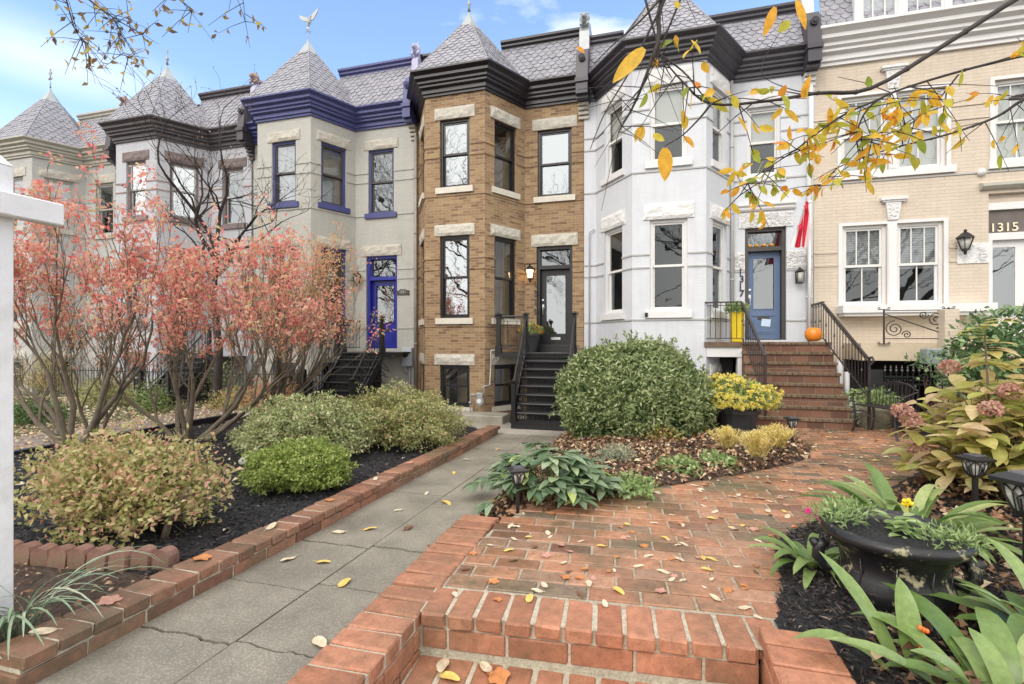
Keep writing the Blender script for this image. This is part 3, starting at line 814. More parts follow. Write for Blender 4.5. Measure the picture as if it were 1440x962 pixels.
# ---------------------------------------------------------------- doors
def door_unit(house, d, frame_m, door_m, glass, style, door_label=None):
    x0, x1 = d['x']; z0, z1, z2 = d['z']
    dep = 0.16 if style != 'deep' else 0.30
    sg = Seg(x0, YF, x1, YF); w = x1 - x0
    f = MB(); fw = 0.08
    obx(f, sg, 0, fw, -0.34, -0.07, z0, z2); obx(f, sg, w - fw, w, -0.34, -0.07, z0, z2)
    obx(f, sg, fw, w - fw, -0.34, -0.07, z2 - fw, z2); obx(f, sg, fw, w - fw, -0.33, -0.06, z1, z1 + 0.10)
    obx(f, sg, 0.0, w, -0.30, -0.02, z0 - 0.12, z0 + 0.02)
    fo = part(f, 'door_frame', frame_m, house)
    g = MB(); g.quad(sg.p(fw, -0.2, z1 + 0.1), sg.p(w - fw, -0.2, z1 + 0.1), sg.p(w - fw, -0.2, z2 - fw), sg.p(fw, -0.2, z2 - fw))
    part(g, 'transom_pane', GLASS, fo)
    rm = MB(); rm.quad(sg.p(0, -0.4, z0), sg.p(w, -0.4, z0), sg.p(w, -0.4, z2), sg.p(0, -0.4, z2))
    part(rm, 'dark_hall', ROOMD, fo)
    a, b, c, e = fw + 0.006, w - fw - 0.006, z0 + 0.025, z1 - 0.006
    m = MB(); st = 0.12; o0, o1 = -0.27, -0.22
    gb = c + (0.26 if style == 'full' else 0.72)
    obx(m, sg, a, a + st, o0, o1, c, e); obx(m, sg, b - st, b, o0, o1, c, e)
    obx(m, sg, a + st, b - st, o0, o1, e - 0.13, e); obx(m, sg, a + st, b - st, o0, o1, c, gb)
    # raised mouldings
    for (u0, u1, q0, q1) in ((a + st, b - st, gb, e - 0.13),):
        t = 0.018
        obx(m, sg, u0, u0 + t, o1, o1 + 0.014, q0, q1); obx(m, sg, u1 - t, u1, o1, o1 + 0.014, q0, q1)
        obx(m, sg, u0 + t, u1 - t, o1, o1 + 0.014, q1 - t, q1); obx(m, sg, u0 + t, u1 - t, o1, o1 + 0.014, q0, q0 + t)
    if style != 'full':
        obx(m, sg, a + st, b - st, o1, o1 + 0.02, c + 0.56, c + 0.60)
        obx(m, sg, a + st + 0.02, b - st - 0.02, o1, o1 + 0.012, c + 0.12, c + 0.48)
        obx(m, sg, a + st + 0.06, b - st - 0.06, o1 + 0.012, o1 + 0.022, c + 0.16, c + 0.44)
    do = part(m, 'door', door_m, house, label=door_label)
    pn = MB(); pn.quad(sg.p(a + st, -0.245, gb), sg.p(b - st, -0.245, gb), sg.p(b - st, -0.245, e - 0.13), sg.p(a + st, -0.245, e - 0.13))
    part(pn, 'pane', glass, do)
    h = MB()
    hz = z0 + 0.95
    h.tube([sg.p(a + 0.055, -0.22, hz + 0.28), sg.p(a + 0.055, -0.19, hz + 0.28)], 0.028, 12)
    h.tube([sg.p(a + 0.055, -0.22, hz + 0.10), sg.p(a + 0.055, -0.17, hz + 0.08), sg.p(a + 0.055, -0.165, hz), sg.p(a + 0.055, -0.17, hz - 0.12), sg.p(a + 0.055, -0.22, hz - 0.14)], 0.012, 8)
    obx(h, sg, a + 0.03, a + 0.08, -0.22, -0.21, hz + 0.05, hz + 0.16)
    part(h, 'handle', CHROME, do)
    sl = MB(); mid = (a + b) / 2; sz = z0 + (0.14 if style == 'full' else 0.50)
    obx(sl, sg, mid - 0.13, mid + 0.13, o1, o1 + 0.028, sz, sz + 0.07)
    obx(sl, sg, mid - 0.10, mid + 0.10, o1 + 0.028, o1 + 0.034, sz + 0.018, sz + 0.052)
    part(sl, 'mail_slot', CHROME if style == 'full' else SASHD, do)
    return fo, do, sg

CHROME = simple('brushed_nickel', (0.6, 0.6, 0.6), 0.25, 0.05, 5, 0.1, 50, metal=1.0)
BLUEDOOR = simple('ultramarine_door_paint', (0.022, 0.028, 0.30), 0.3, 0.12, 4, 0.1, 30)
SLATEBLUE = simple('slate_blue_door_paint', (0.11, 0.17, 0.30), 0.4, 0.08, 4, 0.1, 30)
ORNGLASS = glass_mat('textured_door_glass', 0.32, wavy=0.5)
doorC = dict(x=(-8.22, -7.18), z=(1.56, 3.6, 4.31)); doorD = dict(x=(-2.98, -2.0), z=(1.67, 3.72, 4.33)); doorE = dict(x=(2.20, 3.10), z=(1.80, 3.95, 4.50))
foC, doC, sgC = door_unit(hC, doorC, BLUEDOOR, BLUEDOOR, GLASS, 'half', 'deep blue glazed door')
foD, doD, sgD = door_unit(hD, doorD, BLACK, BLACK, ORNGLASS, 'full', 'black door with long patterned glass')
foE, doE, sgE = door_unit(hE, doorE, SASHD, SLATEBLUE, GLASS, 'half', 'blue-grey door with note taped on')
# lintels over the doors
for hs, sg, z, m_ in ((hC, sgC, 4.31, STONE), (hD, sgD, 4.33, STONE)):
    l = MB(); rock_block(l, sg, -0.14, sg.len + 0.14, -0.05, 0.035, z + 0.003, z + 0.32); part(l, 'door_lintel', m_, hs)
# carved overdoor of 1317 : dense foliage relief as small bosses and scrolls
def carved_panel(mb, sg, u0, u1, z0, z1, o=0.03, n=None, seed=1):
    rnd = random.Random(seed)
    obx(mb, sg, u0, u1, -0.05, o, z0, z1)
    n = n or int((u1 - u0) * (z1 - z0) * 520)
    for i in range(n):
        u = rnd.uniform(u0 + 0.03, u1 - 0.03); z = rnd.uniform(z0 + 0.03, z1 - 0.03); r = rnd.uniform(0.012, 0.026)
        c = sg.p(u, o + 0.004, z)
        if rnd.random() < 0.5:
            a0 = rnd.uniform(0, 6.28)
            pts = [sg.p(u + math.cos(a0 + k * 0.9) * (r * 1.3 - k * 0.003), o + 0.012, z + math.sin(a0 + k * 0.9) * (r * 1.3 - k * 0.003)) for k in range(6)]
            mb.tube(pts, 0.007, 5)
        else: mb.ball(c, r, 6, 1, 0.7, 1)
q = MB(); carved_panel(q, sgE, -0.14, sgE.len + 0.14, 4.503, 4.86, seed=4); part(q, 'carved_overdoor', STONEW, hE)
q = MB(); sweep(q, [(2.02, YF), (3.28, YF)], [(0, 4.90), (0.05, 4.90), (0.08, 4.94), (0.08, 4.98), (0.13, 5.02), (0.13, 5.06), (0, 5.09)]); part(q, 'hood_moulding', WHITE, hE)
q = MB(); carved_panel(q, Seg(1.955, YF, 2.20, YF), 0.01, 0.24, 3.50, 3.92, 0.02, seed=5); part(q, 'carved_block', STONEW, hE)
q = MB(); carved_panel(q, Seg(3.10, YF, 3.55, YF), 0.01, 0.44, 3.50, 3.92, 0.02, seed=6); part(q, 'carved_block', STONEW, hE)

# note taped to the blue-grey door, little lit gourds on the transom bar
q = MB(); q.mbox(Matrix.Translation((2.70, YF + 0.192, 2.22)) @ Matrix.Rotation(0.12, 4, 'Y'), -0.10, 0.10, -0.004, 0.0, -0.09, 0.09)
note = part(q, 'paper_note', simple('note_paper', (0.55, 0.68, 0.86), 0.8, 0.05), None)
tag(note, 'pale blue paper note taped low on the blue-grey door', 'note')
for k in range(4):
    q = MB(); xx = 2.33 + k * 0.16
    q.lathe([(0.02, 0), (0.05, 0.012), (0.058, 0.04), (0.04, 0.065), (0.01, 0.07)], (xx, YF + 0.12, 4.055), 10)
    o = part(q, 'mini_pumpkin', simple('gourd_orange', (0.62, 0.30, 0.04), 0.5, 0.15), None, smooth=True)
    tag(o, 'tiny orange gourd lined up on ledge above the blue-grey door', 'gourd', 'tiny gourds above the blue-grey door')

def text_part(body, loc, size, mat, parent, name='house_number', font_rot=0.0, extrude=0.008, spacing=1.0, align='CENTER'):
    cu = bpy.data.curves.new(name, 'FONT'); cu.body = body; cu.size = size; cu.extrude = extrude
    cu.align_x = align; cu.align_y = 'CENTER'; cu.space_line = spacing; cu.offset = 0.002
    o = bpy.data.objects.new(name, cu); COL.objects.link(o)
    o.location = loc; o.rotation_euler = (PI / 2, 0, font_rot); cu.materials.append(mat)
    me = bpy.data.meshes.new_from_object(o); bpy.data.objects.remove(o)
    o = bpy.data.objects.new(name, me); COL.objects.link(o); o.location = loc; o.rotation_euler = (PI / 2, 0, font_rot)
    if parent is not None: adopt(o, parent)
    return o
for i, ch in enumerate('1319'):
    text_part(ch, P(753, 400 + i * 13.0, YF - 0.012), 0.24, SASHD, hD, extrude=0.012)
for i, ch in enumerate('1317'):
    q = P(1043, 382.5 + i * 10.2, YF - 0.012)
    text_part(ch, (q.x - 0.03 + 0.03 * (i % 2), q.y, q.z), 0.23, BLACK, hE, extrude=0.012)
# plaque by the blue door
pq = P(567, 411, YF); q = MB()
pts = [(-0.20, -0.08), (0.20, -0.08), (0.20, 0.05), (0.12, 0.055), (0.07, 0.09), (0.03, 0.075), (-0.02, 0.09), (-0.09, 0.085), (-0.13, 0.05), (-0.20, 0.045)]
q.faces([(pq.x + a, YF - 0.03, pq.z + b) for a, b in pts] + [(pq.x + a, YF, pq.z + b) for a, b in pts],
        [tuple(range(10)), tuple(range(10, 20))[::-1]] + [(i, i + 10, (i + 1) % 10 + 10, (i + 1) % 10) for i in range(10)])
plq = part(q, 'number_plaque', SASHD, hC)
text_part('1321', (pq.x, YF - 0.034, pq.z + 0.005), 0.11, SASHG, plq, name='lettering', extrude=0.003)

# sconces
def sconce(house, loc, s=1.0, lit=False, style='box', name='wall_lantern'):
    x, y, z = loc; f = MB()
    if style == 'box':
        f.box(x - 0.05 * s, x + 0.05 * s, y - 0.02, y, z - 0.13 * s, z + 0.13 * s)
        f.tube([(x, y, z + 0.1 * s), (x, y - 0.1 * s, z + 0.2 * s), (x, y - 0.14 * s, z + 0.15 * s)], 0.01 * s, 6)
        yc = y - 0.14 * s
        f.lathe([(0.075 * s, -0.15 * s), (0.09 * s, -0.14 * s), (0.09 * s, -0.13 * s), (0.05 * s, -0.13 * s)], (x, yc, z), 4, a0=PI / 4)
        f.lathe([(0.10 * s, 0.10 * s), (0.11 * s, 0.11 * s), (0.03 * s, 0.17 * s), (0.015 * s, 0.2 * s)], (x, yc, z), 4, a0=PI / 4)
        for k in range(4):
            an = PI / 4 + k * PI / 2; f.bar((x + 0.085 * s * math.cos(an), yc + 0.085 * s * math.sin(an), z - 0.14 * s), (x + 0.095 * s * math.cos(an), yc + 0.095 * s * math.sin(an), z + 0.11 * s), 0.012 * s)
    else:
        f.tube([(x, y, z - 0.05 * s), (x, y - 0.02, z - 0.05 * s)], 0.06 * s, 12)
        f.tube([(x, y, z - 0.05 * s), (x, y - 0.08 * s, z - 0.13 * s), (x, y - 0.15 * s, z - 0.12 * s)], 0.012 * s, 6)
        yc = y - 0.15 * s
        f.lathe([(0.02 * s, -0.2 * s), (0.03 * s, -0.14 * s), (0.06 * s, -0.12 * s), (0.055 * s, -0.10 * s)], (x, yc, z), 6)
        f.lathe([(0.14 * s, 0.08 * s), (0.135 * s, 0.095 * s), (0.05 * s, 0.17 * s), (0.02 * s, 0.19 * s), (0.03 * s, 0.21 * s), (0.005, 0.24 * s)], (x, yc, z), 6)
        for k in range(6):
            an = k * PI / 3; f.bar((x + 0.058 * s * math.cos(an), yc + 0.058 * s * math.sin(an), z - 0.11 * s), (x + 0.12 * s * math.cos(an), yc + 0.12 * s * math.sin(an), z + 0.085 * s), 0.010 * s)
    fo = part(f, name, BLACK, house)
    g = MB(); g.lathe([(0.05 * s, -0.12 * s), (0.085 * s if style != 'box' else 0.07 * s, 0.08 * s)], (x, yc, z), 6)
    if lit:
        m, nt, N, L, B = new_mat('lit_lamp_glass'); B.inputs['Base Color'].default_value = (0.9, 0.6, 0.3, 1)
        B.inputs['Emission Color'].default_value = (1.0, 0.62, 0.28, 1); B.inputs['Emission Strength'].default_value = 3.0
    else: m = simple('frosted_lamp_glass', (0.5, 0.5, 0.48), 0.3, 0.1)
    part(g, 'lamp_glass', m, fo, smooth=True)
sconce(hD, tuple(P(747, 386, YF)), 1.15, True, 'hex')
sconce(hC, tuple(P(506, 393, YF)), 1.1, False, 'hex')
sconce(hE, tuple(P(1122, 390, YF)), 1.1, False, 'box')

# downspouts
def downspout(house, pts, m, r=0.045, name='downspout'):
    q = MB(); q.tube(pts, r, 8)
    for i in range(len(pts) - 1):
        a, b = Vector(pts[i]), Vector(pts[i + 1])
        if (b - a).length > 1.5:
            for k in range(1, int((b - a).length / 1.6) + 1):
                c = a.lerp(b, k * 1.6 / (b - a).length) if k * 1.6 < (b - a).length else a
                q.tube([c + Vector((0, 0, -0.02)), c + Vector((0, 0, 0.02))], r * 1.25, 8)
    part(q, name, m, house, smooth=True)
downspout(hD, [(-6.55, YF - 0.06, 8.1), (-6.55, YF - 0.06, 0.0)], simple('taupe_pipe', (0.33, 0.30, 0.26), 0.5), 0.05)
downspout(hE, [(1.88, YF - 0.14, 8.05), (1.90, YF - 0.14, 1.8)], SASHG, 0.04)
downspout(hE, [(-1.42, YF - 0.05, 4.7), (-1.55, YF - 0.06, 4.62), (-1.55, YF - 0.06, 0.2)], SASHG, 0.018, 'conduit')
downspout(hE, [(3.60, YF - 0.07, 8.15), (3.60, YF - 0.07, 6.2), (3.56, YF - 0.07, 6.0), (3.56, YF - 0.07, 1.8)], WHITE, 0.05)
q = MB(); c_ = P(909, 443, YB - 0.03); q.bevbox(c_.x - 0.035, c_.x + 0.035, YB - 0.09, YB - 0.02, c_.z - 0.05, c_.z + 0.05, 0.008); q.tube([(c_.x, YB - 0.09, c_.z + 0.01), (c_.x, YB - 0.1, c_.z + 0.01)], 0.02, 8)
part(q, 'camera_box', BLACK, hE)

# ---------------------------------------------------------------- beige house 1315
hF = empty('row_house', (6.6, YF, 0), 'flat-fronted beige brick row house with white cornice, numbered 1315', 'house', 'row houses side by side')
X0, X1 = 3.68, 10.4
sg = Seg(X0, YF, X1, YF); wall = MB()
w2 = [(4.24, 5.17), (5.33, 6.26), (7.12, 8.05), (8.2, 9.13)]
w1 = [(4.26, 5.14), (5.33, 6.21)]
holes = [(a - X0, b - X0, 5.62, 7.38) for a, b in w2] + [(a - X0, b - X0, 2.58, 4.42) for a, b in w1] + [(7.02 - X0, 8.05 - X0, 1.75, 4.95), (4.5 - X0, 6.6 - X0, -0.3, 1.25)]
wall_with_holes(wall, sg, GZ, 8.3, holes)
wall.quad((X1, YF, 9.6), (X1, YF, GZ), (X1, YF + 9, GZ), (X1, YF + 9, 9.6))
wall.quad((X0, YF + 9, GZ), (X0, YF + 9, 9.6), (X1, YF + 9, 9.6), (X1, YF + 9, GZ))
part(wall, 'wall', BRK_BEIGE, hF)
for a, b in w2: make_window(hF, sg, a - X0, b - X0, 5.62, 7.38, WHITE, SASHW, GLASSE, mull=2, blind=BLINDW, blind_f=1.0)
for a, b in w1: make_window(hF, sg, a - X0, b - X0, 2.58, 4.42, WHITE, SASHW, GLASSE, mull=2, blind=LACE, blind_f=0.5 if a < 0 else 0.55)
q = MB()
for a, b in ((5.14, 5.33),):
    obx(q, sg, a - X0 + 0.002, b - X0 - 0.002, -0.02, 0.03, 2.58, 4.42); obx(q, sg, a - X0 + 0.02, b - X0 - 0.02, 0.03, 0.045, 2.62, 4.30)
for (a, b) in ((5.17, 5.33), (8.05, 8.2)):
    obx(q, sg, a - X0 + 0.002, b - X0 - 0.002, -0.02, 0.03, 5.62, 7.38); obx(q, sg, a - X0 + 0.02, b - X0 - 0.02, 0.03, 0.045, 5.66, 7.3)
part(q, 'window_mullion', WHITE, hF)
q = MB()
for (a, b, z0, z1) in ((4.16, 6.34, 5.62, 7.38), (7.04, 9.2, 5.62, 7.38), (4.18, 6.29, 2.58, 4.42)):
    obx(q, sg, a - X0, a - X0 + 0.08, 0.0, 0.02, z0, z1 + 0.07); obx(q, sg, b - X0 - 0.08, b - X0, 0.0, 0.02, z0, z1 + 0.07)
    obx(q, sg, a - X0 + 0.08, b - X0 - 0.08, 0.0, 0.02, z1, z1 + 0.07)
part(q, 'window_trim', WHITE, hF)
q = MB()
for (a, b, z) in ((4.10, 6.42, 5.62), (7.0, 9.25, 5.62)): obx(q, sg, a - X0, b - X0, -0.05, 0.07, z - 0.15, z - 0.002)
part(q, 'window_sill', WHITE, hF)
q = MB(); q.box(4.14, 6.95, YF - 0.42, YF - 0.005, 2.40, 2.572); q.box(4.18, 6.9, YF - 0.36, YF - 0.005, 2.33, 2.40); part(q, 'porch_ledge', WHITE, hF)
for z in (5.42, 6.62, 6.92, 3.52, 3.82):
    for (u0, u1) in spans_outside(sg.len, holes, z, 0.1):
        q = MB(); obx(q, sg, u0 + 0.002, u1, -0.02, 0.022, z - 0.018, z + 0.018); part(q, 'string_course', BRK_BEIGE if z != 5.42 else SASHG, hF)  # the grey course has its shadow line put into the colour
c = MB(); sweep(c, [(X0, YF), (X1, YF)], cornice_prof(8.14, 8.85, 0.5)); part(c, 'cornice', WHITE, hF)
def keystone(x, z):
    q = MB()
    q.faces([(x - 0.15, YF - 0.07, z + 0.4), (x - 0.15, YF, z + 0.4), (x + 0.15, YF, z + 0.4), (x + 0.15, YF - 0.07, z + 0.4), (x - 0.10, YF - 0.05, z), (x - 0.10, YF, z), (x + 0.10, YF, z), (x + 0.10, YF - 0.05, z)],
            [(0, 1, 2, 3), (4, 7, 6, 5), (0, 3, 7, 4), (1, 0, 4, 5), (3, 2, 6, 7)])
    q.box(x - 0.25, x + 0.25, YF - 0.12, YF, z + 0.44, z + 0.50); q.box(x - 0.21, x + 0.21, YF - 0.09, YF, z + 0.40, z + 0.44)
    rnd = random.Random(int(x * 10))
    for i in range(26):
        zz = z + rnd.uniform(0.05, 0.36); xx = x + rnd.uniform(-0.09, 0.09)
        q.ball((xx, YF - 0.062, zz), rnd.uniform(0.012, 0.022), 6)
    part(q, 'keystone', STONEW, hF)
keystone(5.25, 4.50); keystone(5.25, 7.46); keystone(8.12, 7.46)
# door of 1315 : transom with number, white glazed door
q = MB(); q.box(7.0, 8.07, YF + 0.02, YF + 0.3, 3.95, 4.10); q.box(7.02, 7.10, YF + 0.02, YF + 0.3, 1.75, 3.95); q.box(7.97, 8.05, YF + 0.02, YF + 0.3, 1.75, 3.95)
q.box(7.02, 8.05, YF + 0.02, YF + 0.3, 4.60, 4.75); fo = part(q, 'door_frame', WHITE, hF)
q = MB(); q.quad((7.02, YF + 0.1, 4.10), (8.05, YF + 0.1, 4.10), (8.05, YF + 0.1, 4.60), (7.02, YF + 0.1, 4.60)); part(q, 'transom_pane', simple('brown_transom', (0.13, 0.11, 0.10), 0.3), fo)
q = MB(); q.quad((7.02, YF + 0.12, 4.75), (8.05, YF + 0.12, 4.75), (8.05, YF + 0.12, 4.95), (7.02, YF + 0.12, 4.95)); part(q, 'transom_panel', BRK_BEIGE, fo)
text_part('1315', P(1412, 320, YF + 0.08), 0.26, simple('cream_numerals', (0.75, 0.68, 0.5), 0.5), fo, extrude=0.006)
q = MB(); q.box(7.10, 7.14, YF + 0.12, YF + 0.17, 1.78, 3.95); q.box(7.55, 7.97, YF + 0.12, YF + 0.17, 1.78, 3.95); q.box(7.14, 7.55, YF + 0.12, YF + 0.17, 1.78, 2.3); q.box(7.14, 7.55, YF + 0.12, YF + 0.17, 3.80, 3.95)
do = part(q, 'door', WHITE, hF); q = MB(); q.quad((7.14, YF + 0.14, 2.3), (7.55, YF + 0.14, 2.3), (7.55, YF + 0.14, 3.80), (7.14, YF + 0.14, 3.80)); part(q, 'pane', GLASS, do)
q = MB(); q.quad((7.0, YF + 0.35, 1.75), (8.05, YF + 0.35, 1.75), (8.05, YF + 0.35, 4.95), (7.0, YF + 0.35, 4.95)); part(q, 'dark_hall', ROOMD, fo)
q = MB(); carved_panel(q, Seg(6.45, YF, 7.02, YF), 0.0, 0.565, 3.46, 3.90, 0.025, n=10, seed=9); carved_panel(q, Seg(6.8, YF, 7.02, YF), 0.0, 0.2, 3.5, 3.86, 0.03, seed=10); part(q, 'carved_block', STONEW, hF)
q = MB(); sweep(q, [(6.85, YF), (9.0, YF)], [(0, 5.02), (0.08, 5.04), (0.14, 5.09), (0.14, 5.15), (0, 5.19)]); part(q, 'hood_moulding', CREAMTRIM, hF)
sconce(hF, tuple(P(1350, 344, YF)), 1.25, False, 'hex')
q = MB(); c_ = P(1379, 243, YF); q.lathe([(0.001, 0.0), (0.08, 0.0), (0.08, 0.05), (0.05, 0.09), (0.001, 0.1)], (0, 0, 0), 14)
rx = Matrix.Translation(c_) @ Matrix.Rotation(PI / 2, 4, 'X'); q.v = [tuple(rx @ Vector(v)) for v in q.v]; part(q, 'wall_speaker', WHITE, hF, smooth=True)
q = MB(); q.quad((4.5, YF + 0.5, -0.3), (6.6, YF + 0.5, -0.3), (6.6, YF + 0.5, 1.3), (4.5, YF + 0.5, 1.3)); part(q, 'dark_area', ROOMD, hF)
# mansard with dormer
ze = 8.85; mansard(hF, X0 + 0.1, X1, ze, 11.3, WHITE, SLATE)
dm = MB(); dx0, dx1 = 4.42, 6.25; dy = YF - 0.25
dsg = Seg(dx0, dy, dx1, dy)
dh = [(0.14, 0.84, 8.98, 10.1), (0.98, 1.70, 8.98, 10.1)]
wall_with_holes(dm, dsg, ze - 0.02, 10.3, dh)
dm.quad((dx0, dy, ze), (dx0, dy, 10.3), (dx0, dy + 1.4, 10.3), (dx0, dy + 1.4, ze)); dm.quad((dx1, dy, 10.3), (dx1, dy, ze), (dx1, dy + 1.4, ze), (dx1, dy + 1.4, 10.3))
dmo = part(dm, 'dormer', WHITE, hF)
for (a, b, z0, z1) in dh:
    w_ = MB(); 
    obx(w_, dsg, a, a + 0.05, -0.12, -0.04, z0, z1); obx(w_, dsg, b - 0.05, b, -0.12, -0.04, z0, z1); obx(w_, dsg, a + 0.05, b - 0.05, -0.12, -0.04, z0, z0 + 0.05); obx(w_, dsg, a + 0.05, b - 0.05, -0.12, -0.04, z1 - 0.05, z1)
    for k in (1, 2): u = a + (b - a) * k / 3; obx(w_, dsg, u - 0.012, u + 0.012, -0.11, -0.05, z0 + 0.05, z1 - 0.05)
    part(w_, 'dormer_window', SASHW, dmo)
    w_ = MB(); w_.quad(dsg.p(a, -0.09, z0), dsg.p(b, -0.09, z0), dsg.p(b, -0.09, z1), dsg.p(a, -0.09, z1)); part(w_, 'pane', GLASS, dmo)
    w_ = MB(); w_.quad(dsg.p(a, -0.3, z0), dsg.p(b, -0.3, z0), dsg.p(b, -0.3, z1), dsg.p(a, -0.3, z1)); part(w_, 'curtain', LACE, dmo)
q = MB(); q.prism_x([(0, 0)], 0, 0) if False else None
q.faces([(dx0 - 0.2, dy - 0.15, 10.2), (dx1 + 0.2, dy - 0.15, 10.2), ((dx0 + dx1) / 2, dy - 0.15, 11.0), (dx0 - 0.2, dy + 1.8, 10.2), (dx1 + 0.2, dy + 1.8, 10.2), ((dx0 + dx1) / 2, dy + 1.8, 11.0)],
        [(0, 1, 2), (3, 5, 4), (0, 2, 5, 3), (1, 4, 5, 2), (0, 3, 4, 1)]); part(q, 'dormer_gable', WHITE, dmo)
party_pier(hF, 3.56, GREYTRIM, WHITE, lion_mat=LEAD, wallm=WHITE, w=0.28, ztop=10.1)

# ---------------------------------------------------------------- meters
met = empty('gas_meter', (-4.0, 11.55, -0.1), 'grey gas meter with pipes beside basement window of tan house', 'gas meter')
GREYM = simple('grey_meter_paint', (0.36, 0.37, 0.38), 0.4, 0.1, 5, 0.2, metal=0.4)
q = MB(); mc = P(675, 562, 11.55)
q.tube([mc + Vector((0, 0.07, -0.03)), mc + Vector((0, -0.07, -0.03))], 0.115, 16)
q.bevbox(mc.x - 0.09, mc.x + 0.09, mc.y - 0.06, mc.y + 0.06, mc.z + 0.05, mc.z + 0.17, 0.02); part(q, 'meter_body', GREYM, met, smooth=False)
q = MB(); q.tube([mc + Vector((0, -0.07, -0.03)), mc + Vector((0, -0.085, -0.03))], 0.06, 14); part(q, 'dial', BLINDW, met)
q = MB(); a = mc + Vector((-0.09, 0, 0.12))
q.tube([a, a + Vector((-0.14, 0, 0)), a + Vector((-0.16, 0, -0.03)), a + Vector((-0.16, 0, -0.35)), a + Vector((-0.16, 0.0, -0.6))], 0.02, 8)
q.tube([mc + Vector((0.06, 0, 0.16)), mc + Vector((0.06, 0, 0.30)), mc + Vector((0.12, 0.02, 0.34)), mc + Vector((0.22, 0.12, 0.36)), mc + Vector((0.24, 0.14, 0.9)), mc + Vector((0.24, 0.14, 1.22)), mc + Vector((0.5, 0.3, 1.24))], 0.02, 8)
q.tube([a + Vector((-0.16, 0, -0.2)), a + Vector((-0.16, -0.06, -0.2))], 0.035, 8)
part(q, 'pipe', GREYM, met, smooth=True)
el = P(573, 502, YF - 0.1)
met2 = empty('electric_meter', (el.x, YF, el.z), 'pale grey electric meter box on wall right of blue door', 'electric meter')
PALEM = simple('pale_meter_grey', (0.45, 0.50, 0.56), 0.45, 0.08)
q = MB(); q.bevbox(el.x - 0.15, el.x + 0.15, YF - 0.16, YF - 0.005, el.z - 0.27, el.z + 0.27, 0.015); part(q, 'meter_box', PALEM, met2)
q = MB(); q.tube([(el.x, YF - 0.16, el.z + 0.08), (el.x, YF - 0.24, el.z + 0.08)], 0.09, 16); part(q, 'glass_dial', CHROME, met2)
q = MB(); q.tube([(el.x + 0.05, YF - 0.08, el.z - 0.27), (el.x + 0.05, YF - 0.08, -0.2)], 0.035, 8); q.tube([(el.x - 0.08, YF - 0.08, el.z - 0.27), (el.x - 0.06, YF - 0.1, el.z - 0.40), (el.x + 0.05, YF - 0.08, el.z - 0.5)], 0.03, 8); part(q, 'conduit', GREYM, met2, smooth=True)
# ------------------------------------------------------------------ ground surfaces
def zpath(y): return 0.02 - 0.02 * y
def zpat(y): return 0.04 + 0.0068 * y

def soil_mat(name, stops, rough=0.9, bump=1.0, scale=14, dist=0.03, wet=0.0):
    if name in MATS: return MATS[name]
    m, nt, N, L, B = new_mat(name)
    co = coords(N)
    n1 = noise_tex(N, L, co, scale, 8, 0.7)
    v = N.new('ShaderNodeTexVoronoi'); v.inputs['Scale'].default_value = scale * 3.2; v.inputs['Randomness'].default_value = 1.0
    mpx = N.new('ShaderNodeMapping'); mpx.inputs['Scale'].default_value = (1, 0.55, 1); L.new(co, mpx.inputs[0]); L.new(mpx.outputs[0], v.inputs['Vector'])
    r = ramp(N, stops); L.new(n1, r.inputs[0])
    out = mixc(N, L, 0.35, r.outputs[0], v.outputs['Distance'], 'SOFT_LIGHT')
    L.new(out, B.inputs['Base Color']); B.inputs['Roughness'].default_value = rough
    ad = N.new('ShaderNodeMath'); ad.operation = 'ADD'; L.new(n1, ad.inputs[0]); L.new(v.outputs['Distance'], ad.inputs[1])
    add_bump(N, L, B, ad.outputs[0], bump, dist)
    MATS[name] = m
    return m

MULCHM = soil_mat('black_mulch', [(0.3, (0.006, 0.006, 0.008)), (0.6, (0.022, 0.021, 0.026)), (0.8, (0.05, 0.047, 0.05))], 0.75)
SOILM = soil_mat('brown_soil', [(0.3, (0.035, 0.022, 0.016)), (0.55, (0.075, 0.048, 0.034)), (0.8, (0.14, 0.10, 0.075))], 0.95)
YARDM = soil_mat('yard_soil', [(0.3, (0.05, 0.045, 0.025)), (0.5, (0.11, 0.09, 0.055)), (0.7, (0.16, 0.12, 0.08)), (0.8, (0.10, 0.12, 0.05))], 0.95, scale=6)

